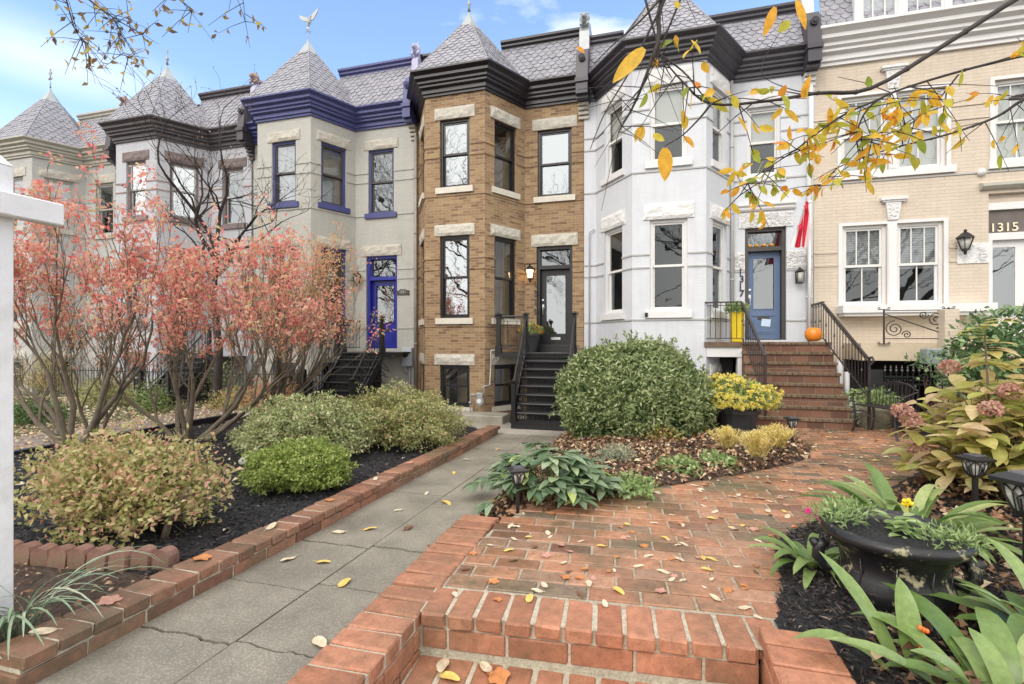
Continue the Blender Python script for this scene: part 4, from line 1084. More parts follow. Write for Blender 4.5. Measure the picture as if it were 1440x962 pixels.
def conc_mat(name, base, dark, speck=0.5, rough=0.75):
    if name in MATS: return MATS[name]
    m, nt, N, L, B = new_mat(name); co = coords(N)
    n1 = noise_tex(N, L, co, 1.3, 7, 0.65); r = ramp(N, [(0.32, dark), (0.62, base)]); L.new(n1, r.inputs[0])
    v = N.new('ShaderNodeTexVoronoi'); v.inputs['Scale'].default_value = 60; L.new(co, v.inputs['Vector'])
    vs_ = ramp(N, [(0.0, (1.6, 1.5, 1.35)), (0.14, (1.3, 1.25, 1.15)), (0.26, (0.95, 0.95, 0.95)), (0.6, (0.76, 0.76, 0.74))]); L.new(v.outputs['Distance'], vs_.inputs[0])
    out = mixc(N, L, speck, r.outputs[0], vs_.outputs[0], 'MULTIPLY')
    n2 = noise_tex(N, L, co, 4.5, 6, 0.7); r2 = ramp(N, [(0.55, (0, 0, 0)), (0.8, (1, 1, 1))]); L.new(n2, r2.inputs[0])
    f = N.new('ShaderNodeMath'); f.operation = 'MULTIPLY'; f.inputs[1].default_value = 0.5; L.new(r2.outputs[0], f.inputs[0])
    out = mixc(N, L, f.outputs[0], out, (0.13, 0.14, 0.09))
    L.new(out, B.inputs['Base Color'])
    rr = ramp(N, [(0.35, (rough - 0.25,) * 3), (0.65, (rough,) * 3)]); L.new(n1, rr.inputs[0]); L.new(rr.outputs[0], B.inputs['Roughness'])
    n3 = noise_tex(N, L, co, 80, 3, 0.6)
    ad = N.new('ShaderNodeMath'); ad.operation = 'SUBTRACT'; L.new(n3, ad.inputs[0]); L.new(v.outputs['Distance'], ad.inputs[1])
    add_bump(N, L, B, ad.outputs[0], 0.5, 0.004)
    MATS[name] = m
    return m
CONC = conc_mat('aggregate_concrete', (0.33, 0.30, 0.25), (0.20, 0.185, 0.155), 1.0)
CONC2 = conc_mat('pale_concrete', (0.42, 0.39, 0.34), (0.27, 0.25, 0.21), 0.25)

def paver_mat(name, stops, mossy=0.5, wet=(0.22, 0.55), coat=0.0):
    if name in MATS: return MATS[name]
    m, nt, N, L, B = new_mat(name); co = coords(N)
    g = N.new('ShaderNodeNewGeometry'); r = ramp(N, stops); L.new(g.outputs['Random Per Island'], r.inputs[0])
    n1 = noise_tex(N, L, co, 14, 6, 0.7); rs = ramp(N, [(0.3, (0.68, 0.66, 0.64)), (0.7, (1.2,) * 3)]); L.new(n1, rs.inputs[0])
    out = mixc(N, L, 1.0, r.outputs[0], rs.outputs[0], 'MULTIPLY')
    n2 = noise_tex(N, L, co, 0.9, 5, 0.6); r2 = ramp(N, [(0.46, (0, 0, 0)), (0.62, (1, 1, 1))]); L.new(n2, r2.inputs[0])
    n4 = noise_tex(N, L, co, 9, 4, 0.7)
    mu = N.new('ShaderNodeMath'); mu.operation = 'MULTIPLY'; L.new(r2.outputs[0], mu.inputs[0]); L.new(n4, mu.inputs[1])
    mu2 = N.new('ShaderNodeMath'); mu2.operation = 'MULTIPLY'; mu2.inputs[1].default_value = mossy * 2; mu2.use_clamp = True; L.new(mu.outputs[0], mu2.inputs[0])
    out = mixc(N, L, mu2.outputs[0], out, (0.085, 0.085, 0.05))
    n5 = noise_tex(N, L, co, 70, 5, 0.75); r5 = ramp(N, [(0.30, (0.55,) * 3), (0.46, (0.98,) * 3), (0.62, (1.0,) * 3), (0.75, (1.22, 1.2, 1.15))]); L.new(n5, r5.inputs[0])
    out = mixc(N, L, 1.0, out, r5.outputs[0], 'MULTIPLY')
    L.new(out, B.inputs['Base Color'])
    n3 = noise_tex(N, L, co, 2.3, 4, 0.6); rr = ramp(N, [(0.4, (wet[0],) * 3), (0.62, (wet[1],) * 3)]); L.new(n3, rr.inputs[0]); L.new(rr.outputs[0], B.inputs['Roughness'])
    add_bump(N, L, B, n1, 0.5, 0.006)
    MATS[name] = m
    return m
PAVER = paver_mat('wet_patio_brick', [(0.0, (0.19, 0.10, 0.07)), (0.15, (0.36, 0.17, 0.10)), (0.45, (0.48, 0.235, 0.14)), (0.75, (0.45, 0.25, 0.165)), (0.9, (0.26, 0.17, 0.115)), (1.0, (0.18, 0.14, 0.10))], 0.75, (0.16, 0.40))
NOSING = paver_mat('orange_step_brick', [(0.0, (0.37, 0.15, 0.085)), (0.5, (0.48, 0.215, 0.13)), (1.0, (0.42, 0.18, 0.105))], 0.42, (0.5, 0.75))
WALLBR = paver_mat('weathered_wall_brick', [(0.0, (0.19, 0.09, 0.06)), (0.4, (0.31, 0.145, 0.092)), (0.75, (0.37, 0.185, 0.12)), (1.0, (0.23, 0.13, 0.09))], 0.75, (0.5, 0.8))
MORTAR = soil_mat('sandy_mortar', [(0.3, (0.34, 0.31, 0.24)), (0.7, (0.54, 0.49, 0.39))], 0.9, 0.5, 20, 0.006)
MORTARD = soil_mat('damp_joint_sand', [(0.3, (0.26, 0.22, 0.165)), (0.7, (0.46, 0.41, 0.32))], 0.7, 0.5, 20, 0.006)

def inside(poly, x, y):
    c = False; n = len(poly); j = n - 1
    for i in range(n):
        xi, yi = poly[i]; xj, yj = poly[j]
        if (yi > y) != (yj > y) and x < (xj - xi) * (y - yi) / (yj - yi) + xi: c = not c
        j = i
    return c

def edge_dist(poly, x, y):
    d = 1e9; n = len(poly)
    for i in range(n):
        ax, ay = poly[i]; bx, by = poly[(i + 1) % n]
        t = max(0, min(1, ((x - ax) * (bx - ax) + (y - ay) * (by - ay)) / ((bx - ax) ** 2 + (by - ay) ** 2 + 1e-9)))
        d = min(d, math.hypot(x - ax - t * (bx - ax), y - ay - t * (by - ay)))
    return d

def bed_sheet(name, poly, zf, mat, step=0.09, mound=0.07, bump=0.03, kind='structure'):
    xs = [p[0] for p in poly]; ys = [p[1] for p in poly]
    nx = int((max(xs) - min(xs)) / step) + 1; ny = int((max(ys) - min(ys)) / step) + 1
    idx = {}; V = []; F = []
    def vert(i, j):
        if (i, j) in idx: return idx[i, j]
        x = min(xs) + i * step; y = min(ys) + j * step
        ins = inside(poly, x, y); d = edge_dist(poly, x, y) if True else 0
        k = min(1, d / 0.25) if ins else 0
        z = zf(x, y) + k * (mound + bump * (mnoise.noise(Vector((x * 3, y * 3, 0))) + 0.5 * mnoise.noise(Vector((x * 11, y * 11, 3))))) - (0 if ins else 0.03)
        idx[i, j] = len(V); V.append((x, y, z)); return idx[i, j]
    for i in range(nx):
        for j in range(ny):
            x = min(xs) + (i + .5) * step; y = min(ys) + (j + .5) * step
            if inside(poly, x, y): F.append((vert(i, j), vert(i + 1, j), vert(i + 1, j + 1), vert(i, j + 1)))
    o = np_mesh(name, V, F, mat, None, True); tag(o, kind=kind)
    return o

# outermost sheet
q = MB(); q.quad((-400, -400, -0.43), (400, -400, -0.43), (400, 400, -0.43), (-400, 400, -0.43)); tag(q.build('ground', SOILM), kind='structure')
q = MB(); q.quad((-60, -9, -0.42), (60, -9, -0.42), (60, -2.2, -0.42), (-60, -2.2, -0.42)); tag(q.build('road', simple('asphalt', (0.06, 0.06, 0.062), 0.85, 0.2)), kind='structure')
q = MB(); q.box(-60, 60, -2.2, -2.05, -0.5, -0.31); tag(q.build('kerb', CONC2), kind='structure')
q = MB(); q.box(-60, 60, -2.046, 1.05, -0.5, -0.315); tag(q.build('pavement', CONC), kind='structure')

# concrete path of slabs with ragged cracks
rnd = random.Random(3)
def ragged(x0, x1, y, amp, n=14):
    return [(x0 + (x1 - x0) * i / n, y + (amp * mnoise.noise(Vector(((x0 + (x1 - x0) * i / n) * 5, y * 3, 1))) + amp * 0.6 * mnoise.noise(Vector((i * 1.7, y, 4)))) ) for i in range(n + 1)]
path_o = MB(); path_i = MB()
cols = [(-3.075, -2.378, [1.05, 2.33, 3.0, 3.80, 5.42, 6.95, 8.25, 9.92]), (-2.366, -1.765, [1.05, 2.36, 3.12, 3.86, 5.36, 6.95, 8.2, 9.92])]
amps = [0, 0.035, 0.02, 0.022, 0.006, 0.008, 0.07, 0.0]
for x0, x1, ys in cols:
    lines = [ragged(x0, x1, y, a) for y, a in zip(ys, amps)]
    for i in range(len(ys) - 1):
        g = [0.010, 0.009, 0.006, 0.011, 0.006, 0.006, 0.014, 0.004]
        lo = [(x, y + g[i]) for x, y in lines[i]]; hi = [(x, y - g[i + 1]) for x, y in lines[i + 1]]
        dz = rnd.uniform(-0.004, 0.004)
        n = len(lo)
        vs = [(x, y, zpath(y) + dz) for x, y in lo] + [(x, y, zpath(y) + dz) for x, y in hi]
        vb = [(x, y, z - 0.12) for x, y, z in vs]
        fs = [(k, k + 1, n + k + 1, n + k) for k in range(n - 1)]
        b = 2 * n
        fs += [(k + 1, k, b + k, b + k + 1) for k in range(n - 1)] + [(n + k, n + k + 1, b + n + k + 1, b + n + k) for k in range(n - 1)]
        fs += [(0, n, b + n, b), (2 * n - 1, n - 1, b + n - 1, b + 2 * n - 1)]
        path_o.faces(vs + vb, fs)
tag(path_o.build('path', CONC), kind='structure')
q = MB(); q.quad((-3.08, 1.0, -0.05), (-1.75, 1.0, -0.05), (-1.75, 9.95, zpath(9.95) - 0.05), (-3.08, 9.95, zpath(9.95) - 0.05)); tag(q.build('path_bed', SOILM), kind='structure')
q = MB(); q.faces([(-7.2, 9.95, -0.185), (-1.2, 9.95, -0.185), (-1.2, 13.0, -0.2), (-7.2, 13.0, -0.2)], [(0, 1, 2, 3)])
q.faces([(-7.2, 9.95, -0.185), (-1.2, 9.95, -0.185), (-1.2, 9.95, -0.4), (-7.2, 9.95, -0.4)], [(0, 3, 2, 1)])
tag(q.build('concrete_pad', CONC2), kind='structure')

# left bed
LB = [(-3.30, 1.75), (-3.30, 9.9), (-4.3, 10.6), (-7.0, 11.3), (-9.6, 11.0), (-9.65, 2.7), (-3.6, 2.75)]
bed_sheet('mulch_bed', LB, lambda x, y: 0.04 - 0.018 * y, MULCHM, 0.08, 0.05, 0.05)
bed_sheet('soil_bed', [(-3.30, 1.2), (-3.30, 2.9), (-5.5, 2.75), (-9.6, 2.75), (-9.6, 1.2)], lambda x, y: 0.02 - 0.012 * y, SOILM, 0.07, 0.05, 0.03)
bed_sheet('yard_ground', [(-9.5, 1.0), (-9.5, 12.9), (-34, 12.9), (-34, 1.0)], lambda x, y: -0.12, YARDM, 0.25, 0.05, 0.08)
q = MB(); q.quad((-11.4, 1.0, -0.02), (-9.75, 1.0, -0.02), (-9.75, 12.6, -0.03), (-11.4, 12.6, -0.03)); tag(q.build('neighbour_path', conc_mat('pinkish_concrete', (0.34, 0.27, 0.25), (0.22, 0.18, 0.165), 0.2)), kind='structure')
q = MB(); q.box(-9.75, -9.62, 1.0, 12.2, -0.3, 0.03); o = q.build('path_kerb', DARKTRIM); tag(o, kind='structure')

# island bed between the path and the patio
ISL = [(-1.72, 10.9), (-1.74, 4.55), (-1.40, 4.42), (-1.41, 3.86), (-1.28, 4.25), (-1.0, 4.8), (-0.52, 5.38), (0.28, 6.05), (1.18, 6.80), (1.85, 7.45), (2.22, 8.0), (2.38, 8.6), (2.38, 9.3), (2.1, 9.9), (1.92, 10.3), (1.9, 11.6), (-1.6, 11.6)]
def z_isl(x, y):
    k = max(0.0, min(1.0, (x + 1.7) / 1.2))
    return zpath(y) * (1 - k) + (zpat(y) + 0.012) * k
bed_sheet('island_bed', ISL, z_isl, SOILM, 0.06, 0.05, 0.03)

# patio : every brick is geometry
ROT = 0.085; O0 = Vector((-1.40, 2.80, 0)); RU = Vector((math.cos(ROT), math.sin(ROT), 0)); RV = Vector((-math.sin(ROT), math.cos(ROT), 0))
PAT = [(-1.40, 2.82), (0.62, 2.99), (0.70, 3.25), (0.86, 3.9), (0.98, 4.6), (1.45, 5.2), (2.2, 6.0), (3.1, 7.2), (4.0, 8.5), (4.6, 9.6), (4.7, 12.0), (1.8, 12.0), (1.86, 10.2), (2.2, 9.75), (2.30, 9.0), (2.18, 8.1),
       (1.75, 7.5), (1.1, 6.88), (0.2, 6.15), (-0.6, 5.48), (-1.05, 4.92), (-1.33, 4.3), (-1.40, 3.9)]
PATW = [(-1.40, 2.82), (0.66, 2.99), (0.72, 3.05), (1.1, 3.08), (1.2, 3.9), (1.3, 4.5), (1.75, 5.0), (2.5, 5.9), (3.4, 7.1), (4.3, 8.4), (4.8, 9.6), (4.9, 12.0), (1.8, 12.0), (1.9, 10.2), (2.0, 9.75), (2.1, 9.0), (2.0, 8.2),
       (1.6, 7.6), (0.95, 7.0), (0.05, 6.3), (-0.7, 5.6), (-1.15, 5.0), (-1.37, 4.3), (-1.40, 3.9)]
BW, BH, GAP = 0.345, 0.172, 0.018
br = MB()
for r in range(0, 62):
    v0 = 0.352 + r * BH
    for k in range(-2, 24):
        u0 = (k + (0.5 if r % 2 else 0) + 0.07 * math.sin(r * 2.3)) * BW
        c = O0 + RU * (u0 + BW / 2) + RV * (v0 + BH / 2)
        cut = -(BW - GAP) / 2
        if c.x - BW / 2 < -1.39 and c.y < 4.3: cut = max(cut, -1.383 - c.x)
        if (BW - GAP) / 2 - cut < 0.05 or not inside(PATW, max(c.x, -1.385) if c.y < 4.3 else c.x, c.y): continue
        z = zpat(c.y)
        M = Matrix.Translation(Vector((c.x, c.y, z + rnd.uniform(-0.003, 0.003)))) @ Matrix.Rotation(ROT + rnd.uniform(-0.008, 0.008), 4, 'Z') @ Matrix.Rotation(rnd.uniform(-0.006, 0.006), 4, 'X')
        br.bevbox(cut, (BW - GAP) / 2, -(BH - GAP) / 2, (BH - GAP) / 2, -0.05, 0.0, 0.006, M, 0.0015)
patio = br.build('brick_patio', PAVER); tag(patio, kind='structure')
q = MB(); q.faces([(x, y, zpat(y) - 0.010) for x, y in PATW], [tuple(range(len(PATW)))]); tag(q.build('patio_joints', MORTARD), kind='structure')
# edging strip between path and patio, runs on as the cheek of the steps
br = MB(); y = 1.0
while y < 4.45:
    z = 0.052 if y < 3 else zpat(y) + 0.004
    M = Matrix.Translation(Vector((-1.575, y, z + rnd.uniform(-0.004, 0.004)))) @ Matrix.Rotation(rnd.uniform(-0.03, 0.03) + 0.03, 4, 'Z')
    br.bevbox(-0.182, 0.182, 0, 0.156, -0.09, 0, 0.011, M, 0.005); y += 0.176
edg = empty('step_cheek_wall', (-1.57, 1.5, -0.4), 'low orange brick cheek wall left of the front step', 'low wall')
part(br, 'cap_bricks', NOSING, edg)
q = MB(); q.box(-1.752, -1.402, 1.0, 4.5, -0.42, 0.035); part(q, 'mortar_core', MORTAR, edg)
br = MB()
for k in range(3):
    z1 = -0.045 - k * 0.125
    y = 1.0 - (0.17 if k % 2 else 0)
    while y < 2.75:
        br.bevbox(-1.42, -1.385, y, min(y + 0.33, 2.80), z1 - 0.108, z1, 0.006, None, 0.002); y += 0.345
part(br, 'face_bricks', NOSING, edg)
# the step
stp = empty('brick_step', (-0.4, 2.85, -0.4), 'brick step up to patio with row of upright edge bricks', 'step')
br = MB()
L_ = 1.985; n = 11; pw = L_ / n
for i in range(n):
    M = Matrix.Translation(O0 + RU * (i * pw) + Vector((0, 0, zpat(2.9) + rnd.uniform(-0.003, 0.003)))) @ Matrix.Rotation(ROT + rnd.uniform(-0.012, 0.012), 4, 'Z')
    br.bevbox(0.010, pw - 0.010, 0.0 + rnd.uniform(-0.004, 0.004), 0.335, -0.088, 0, 0.012, M, 0.005)
M = Matrix.Translation(O0 + RU * (n * pw) + Vector((0, 0, zpat(2.9) - 0.002))) @ Matrix.Rotation(ROT, 4, 'Z'); br.bevbox(0.006, 0.15, 0.05, 0.335, -0.088, 0, 0.009, M, 0.004)
part(br, 'edge_bricks', NOSING, stp)
RB = Matrix.Translation(O0) @ Matrix.Rotation(ROT, 4, 'Z')
q = MB(); q.mbox(RB, 0.0, L_, 0.028, 0.345, -0.42, zpat(2.9) - 0.008); part(q, 'mortar_core', MORTAR, stp)
br = MB(); u = 0.02; first = True
while u < L_:
    w_ = 0.155 if first else 0.36; first = False
    br.bevbox(u, min(u + w_, L_), 0.016, 0.08, -0.165, -0.042, 0.007, RB, 0.002); u += w_ + 0.018
part(br, 'riser_bricks', NOSING, stp)
br = MB(); u = 0.0
while u < L_:
    br.bevbox(u + 0.02, min(u + 0.172, L_), -0.75, 0.0, -0.27, -0.20, 0.008, RB, 0.003); u += 0.185
part(br, 'tread_bricks', NOSING, stp)
q = MB(); q.mbox(RB, 0.0, L_, -0.74, 0.03, -0.42, -0.212); part(q, 'mortar_bed', MORTAR, stp)
# right cheek
chk = empty('step_cheek_wall', (0.78, 2.5, -0.4), 'low orange brick cheek wall right of the front step', 'low wall')
br = MB(); y = 1.0
while y < 3.0:
    br.bevbox(0.595, 0.945, y, y + 0.158, 0.03, 0.125, 0.008, None, 0.003); y += 0.176
part(br, 'cap_bricks', NOSING, chk)
q = MB(); q.box(0.612, 0.93, 1.0, 3.10, -0.42, 0.108); part(q, 'mortar_core', MORTAR, chk)
br = MB()
for k in range(4):
    z1 = 0.018 - k * 0.112; y = 1.0 - (0.17 if k % 2 else 0)
    while y < 3.06:
        br.bevbox(0.596, 0.64, y, min(y + 0.33, 3.10), z1 - 0.096, z1, 0.006, None, 0.002); y += 0.345
part(br, 'face_bricks', NOSING, chk)

# low brick wall along the left bed
lw = empty('brick_wall', (-3.19, 5.5, -0.1), 'low two-course brick wall edging the black mulch bed', 'low wall')
br = MB(); y = 1.72
while y < 9.8:
    z = zpath(y) + 0.165; M = Matrix.Translation(Vector((-3.19 + 0.008 * math.sin(y * 1.9), y, z + rnd.uniform(-0.004, 0.004)))) @ Matrix.Rotation(rnd.uniform(-0.02, 0.02), 4, 'Z') @ Matrix.Rotation(-0.02, 4, 'X')
    br.bevbox(-0.135, 0.135, 0, 0.158, -0.078, 0, 0.011, M, 0.005); y += 0.171
part(br, 'cap_bricks', WALLBR, lw)
br = MB(); y = 1.70
while y < 9.8:
    z = zpath(y) + 0.078; M = Matrix.Translation(Vector((-3.19 + 0.008 * math.sin(y * 1.9), y, z))) @ Matrix.Rotation(-0.02, 4, 'X')
    br.bevbox(-0.128, 0.128, 0, 0.322, -0.10, 0, 0.007, M, 0.003); y += 0.338
part(br, 'base_bricks', WALLBR, lw)
q = MB(); q.faces([(-3.30, 1.72, -0.3), (-3.078, 1.72, -0.3), (-3.078, 9.84, -0.35), (-3.30, 9.84, -0.35), (-3.30, 1.72, zpath(1.72) + 0.155), (-3.078, 1.72, zpath(1.72) + 0.155), (-3.078, 9.84, zpath(9.84) + 0.155), (-3.30, 9.84, zpath(9.84) + 0.155)],
     [(0, 3, 2, 1), (4, 5, 6, 7), (0, 1, 5, 4), (1, 2, 6, 5), (2, 3, 7, 6), (3, 0, 4, 7)]); part(q, 'mortar_core', MORTAR, lw)
# pier at the bottom left corner
pr = empty('brick_pier', (-3.9, 1.75, 0), 'low brick pier at foot of white post in bottom left corner', 'pier')
br = MB()
for k in range(4):
    z1 = 0.28 - k * 0.118
    for i in range(5):
        x1 = -3.47 - i * 0.345 + (0.17 if k % 2 else 0)
        if x1 > -3.46: x1 = -3.47; w_ = 0.16
        else: w_ = 0.328
        br.bevbox(x1 - w_, x1, 1.50, 1.66, z1 - 0.10, z1, 0.008, None, 0.003); br.bevbox(x1 - w_, x1, 1.676, 1.85, z1 - 0.10, z1, 0.008, None, 0.003)
part(br, 'bricks', NOSING, pr)
q = MB(); q.box(-4.9, -3.485, 1.515, 1.835, -0.4, 0.265); part(q, 'mortar_core', MORTAR, pr)

# scalloped edging stones
SCAL = simple('weathered_edging', (0.24, 0.13, 0.10), 0.85, 0.3, 8, 0.8, 40, 0.006, dirt=(0.14, 0.14, 0.08))
q = MB()
for j in range(1):
    prof = [(-0.075, -0.1), (0.075, -0.1), (0.075, 0.04), (0.055, 0.075), (0.02, 0.092), (-0.02, 0.092), (-0.055, 0.075), (-0.075, 0.04)]
    n = 8; q.faces([(a, -0.05, b) for a, b in prof] + [(a, 0.05, b) for a, b in prof], [tuple(range(n)), tuple(range(n, 2 * n))[::-1]] + [(i, i + n, (i + 1) % n + n, (i + 1) % n) for i in range(n)])
es0 = q.build('edging_stone', SCAL); tag(es0, 'rounded-top brick edging stone at front of the mulch bed', 'edging stone', 'scalloped edging stones in a row')
xs = [(-3.60, 2.92), (-3.76, 2.88), (-3.92, 2.83), (-4.08, 2.79), (-4.24, 2.76), (-4.40, 2.73), (-4.56, 2.71), (-4.72, 2.69), (-4.88, 2.67), (-5.05, 2.66)]
for i, (x, y) in enumerate(xs):
    o = es0 if i == 0 else es0.copy()
    if i: COL.objects.link(o)
    o.location = (x, y, 0.075 + rnd.uniform(-0.01, 0.01)); o.rotation_euler = (rnd.uniform(-0.12, 0.05), rnd.uniform(-0.08, 0.08), 0.16 + rnd.uniform(-0.12, 0.12))

# stone beside the boxwood, flat rock
def rock(name, c, sx, sy, sz, mat, label, cat, seed=0):
    q = MB(); q.ball((0, 0, 0), 1.0, 14); q.v = [(v[0] * sx * (1 + 0.25 * mnoise.noise(Vector(v) * 1.7 + Vector((seed, 0, 0)))), v[1] * sy * (1 + 0.25 * mnoise.noise(Vector(v) * 1.6 + Vector((0, seed, 0)))), v[2] * sz * (1 + 0.2 * mnoise.noise(Vector(v) * 2 + Vector((0, 0, seed))))) for v in q.v]
    o = q.build(name, mat, None, True); o.location = c; tag(o, label, cat); return o
GRST = simple('grey_stone', (0.38, 0.37, 0.33), 0.9, 0.2, 6, 0.8, 25, 0.01)
rock('stone', tuple(G(352, 648, 0.05)), 0.16, 0.13, 0.09, GRST, 'pale grey stone on mulch left of the bright green shrub', 'stone', 2)
rock('boulder', tuple(G(350, 585, -0.05)), 0.35, 0.2, 0.16, GRST, 'long pale boulder under the pink leaved bushes', 'boulder', 5)

# concrete stoop block at the foot of the tan bay
q = MB(); q.bevbox(-4.75, -3.35, 11.05, 11.70, -0.35, 0.0, 0.02); o = q.build('window_well_kerb', CONC2); tag(o, 'low concrete block at foot of the tan brick bay', 'concrete block')
# ------------------------------------------------------------------ stairs, railings, street furniture
def newel(mb, x, y, z0, z1, w=0.11):
    mb.box(x - w * 0.62, x + w * 0.62, y - w * 0.62, y + w * 0.62, z0, z0 + 0.14)
    mb.box(x - w * 0.42, x + w * 0.42, y - w * 0.42, y + w * 0.42, z0 + 0.14, z1 - 0.10)
    for zz in (z0 + 0.16, z1 - 0.16): mb.box(x - w * 0.5, x + w * 0.5, y - w * 0.5, y + w * 0.5, zz, zz + 0.03)
    mb.box(x - w * 0.62, x + w * 0.62, y - w * 0.62, y + w * 0.62, z1 - 0.10, z1 - 0.075)
    mb.lathe([(w * 0.35, -0.075), (w * 0.5, -0.05), (w * 0.85, -0.045), (w * 0.85, -0.02), (w * 0.3, 0.0), (0.02, 0.02)], (x, y, z1), 8)

def ring(mb, c, r, t=0.008, axis='y', n=10, k=5):
    pts = []
    for i in range(n + 1):
        a = 2 * PI * i / n
        if axis == 'y': pts.append((c[0] + r * math.cos(a), c[1], c[2] + r * math.sin(a)))
        else: pts.append((c[0], c[1] + r * math.cos(a), c[2] + r * math.sin(a)))
    mb.tube(pts, t, k, caps=False)

def iron_stair(name, label, x0, x1, yt, yb, zt, zb, plx0, plx1, rails=('L', 'R'), n=9):
    st = empty(name, ((x0 + x1) / 2, yb, zb), label, 'stairs')
    rise = (zt - zb) / n; run = (yt - yb) / (n - 1)
    fr = MB(); fr.box(x0 - 0.05, x1 + 0.03, yb - 0.02, yb + 0.3, zb - 0.05, zb + rise - 0.04); fr.box(x0 - 0.08, x1 + 0.04, yb - 0.04, yb + 0.32, zb + rise - 0.04, zb + rise)
    part(fr, 'plinth', BLACK, st)
    for i in range(1, n):
        z = zb + rise * (i + 1); y = yb + run * (i - 1) + 0.10
        t = MB()
        if i < n - 1 + 1:
            t.box(x0, x1, y - 0.035, y + run + 0.03, z - 0.028, z); t.tube([(x0, y - 0.035, z - 0.014), (x1, y - 0.035, z - 0.014)], 0.016, 6)
        o = part(t, 'tread', IRON, st)
        r = MB(); zz0, zz1 = z - rise, z - 0.03
        r.box(x0, x1, y, y + 0.012, zz0, zz0 + 0.02); r.box(x0, x1, y, y + 0.012, zz1 - 0.02, zz1)
        k = int((x1 - x0) / 0.11)
        for q_ in range(k):
            cx = x0 + (x1 - x0) * (q_ + 0.5) / k
            ring(r, (cx, y + 0.006, (zz0 + zz1) / 2), 0.048, 0.009, n=9, k=4)
            r.tube([(cx - 0.05, y + 0.006, zz0 + 0.02), (cx, y + 0.0, (zz0 + zz1) / 2 - 0.01), (cx + 0.05, y + 0.006, zz0 + 0.02)], 0.008, 4)
            r.tube([(cx - 0.05, y + 0.006, zz1 - 0.02), (cx, y + 0.0, (zz0 + zz1) / 2 + 0.01), (cx + 0.05, y + 0.006, zz1 - 0.02)], 0.008, 4)
            r.tube([(cx + 0.055, y + 0.006, zz0), (cx + 0.055, y + 0.006, zz1)], 0.007, 4)
            r.ball((cx, y, (zz0 + zz1) / 2), 0.014, 6)
        part(r, 'riser_panel', IRON, o)
    # dark void closed behind the open risers
    s = MB()
    for x in (x0 - 0.02, x1 + 0.02):
        s.faces([(x - 0.012, yb + 0.05, zb), (x - 0.012, yt + 0.05, zt - 0.18), (x - 0.012, yt + 0.05, zt + 0.03), (x - 0.012, yb + 0.05, zb + rise * 2 + 0.02),
                 (x + 0.012, yb + 0.05, zb), (x + 0.012, yt + 0.05, zt - 0.18), (x + 0.012, yt + 0.05, zt + 0.03), (x + 0.012, yb + 0.05, zb + rise * 2 + 0.02)],
                [(0, 1, 2, 3), (7, 6, 5, 4), (0, 4, 5, 1), (3, 2, 6, 7), (0, 3, 7, 4), (1, 5, 6, 2)])
    part(s, 'stringer', BLACK, st)
    p = MB(); p.box(plx0, plx1, yt, YF - 0.005, zt - 0.05, zt - 0.002); p.box(plx0 - 0.03, plx1 + 0.03, yt - 0.04, yt + 0.03, zt - 0.11, zt - 0.002); p.box(plx0 - 0.03, plx0 + 0.04, yt + 0.03, YF - 0.05, zt - 0.11, zt - 0.002)
    part(p, 'landing', BLACK, st)
    # handrails along the flight
    for side, x in (('L', x0 - 0.0), ('R', x1 - 0.0)):
        if side not in rails: continue
        nt = MB(); newel(nt, x, yt + 0.02, zt, zt + 0.98); part(nt, 'newel', BLACK, st)
        nb = MB(); newel(nb, x, yb + 0.02, zb + rise, zb + rise + 0.92); part(nb, 'newel', BLACK, st)
        r = MB(); A_ = Vector((x, yt + 0.02, zt + 0.90)); B_ = Vector((x, yb + 0.02, zb + rise + 0.86))
        r.tube([A_, A_.lerp(B_, 0.5), B_], 0.024, 8); A2 = A_ - Vector((0, 0, 0.72)); B2 = B_ - Vector((0, 0, 0.62))
        r.bar(A2, B2, 0.02, 0.02)
        part(r, 'handrail', BLACK, st)
        b = MB(); k = 11
        for i in range(1, k):
            a = A_.lerp(B_, i / k); c = A2.lerp(B2, i / k)
            b.tube([c, c.lerp(a, 0.5), a], [0.008, 0.011, 0.008], 5)
            ring(b, tuple(c.lerp(a, 0.5)), 0.04, 0.007, 'x', 8, 4)
            if i % 2: ring(b, tuple(c.lerp(a, 0.18)), 0.035, 0.006, 'x', 8, 4)
            else: ring(b, tuple(c.lerp(a, 0.82)), 0.035, 0.006, 'x', 8, 4)
        part(b, 'baluster_panel', IRON, st)
    # landing railing on the left
    nl = MB(); newel(nl, plx0 + 0.05, yt + 0.02, zt, zt + 0.98, 0.12); part(nl, 'newel', BLACK, st)
    g = MB(); xa, xb = plx0 + 0.05, x0
    g.tube([(xa, yt + 0.02, zt + 0.90), (xb, yt + 0.02, zt + 0.90)], 0.022, 8); g.tube([(xa, yt + 0.02, zt + 0.78), (xb, yt + 0.02, zt + 0.78)], 0.008, 6); g.tube([(xa, yt + 0.02, zt + 0.12), (xb, yt + 0.02, zt + 0.12)], 0.012, 6)
    k = max(3, int((xb - xa) / 0.075))
    for i in range(1, k):
        xx = xa + (xb - xa) * i / k
        ring(g, (xx, yt + 0.02, zt + 0.84), 0.03, 0.006, n=8, k=4); ring(g, (xx, yt + 0.02, zt + 0.17), 0.03, 0.006, n=8, k=4)
    for i in range(1, 3):
        xx = xa + (xb - xa) * i / 3
        g.tube([(xx, yt + 0.02, zt + 0.2), (xx, yt + 0.02, zt + 0.45), (xx, yt + 0.02, zt + 0.8)], [0.008, 0.012, 0.008], 5); ring(g, (xx, yt + 0.02, zt + 0.5), 0.035, 0.008, n=8, k=4)
    g.tube([(xa, yt + 0.02, zt + 0.9), (xa, YF - 0.1, zt + 0.9)], 0.02, 8); g.tube([(xa, yt + 0.02, zt + 0.12), (xa, YF - 0.1, zt + 0.12)], 0.012, 6)
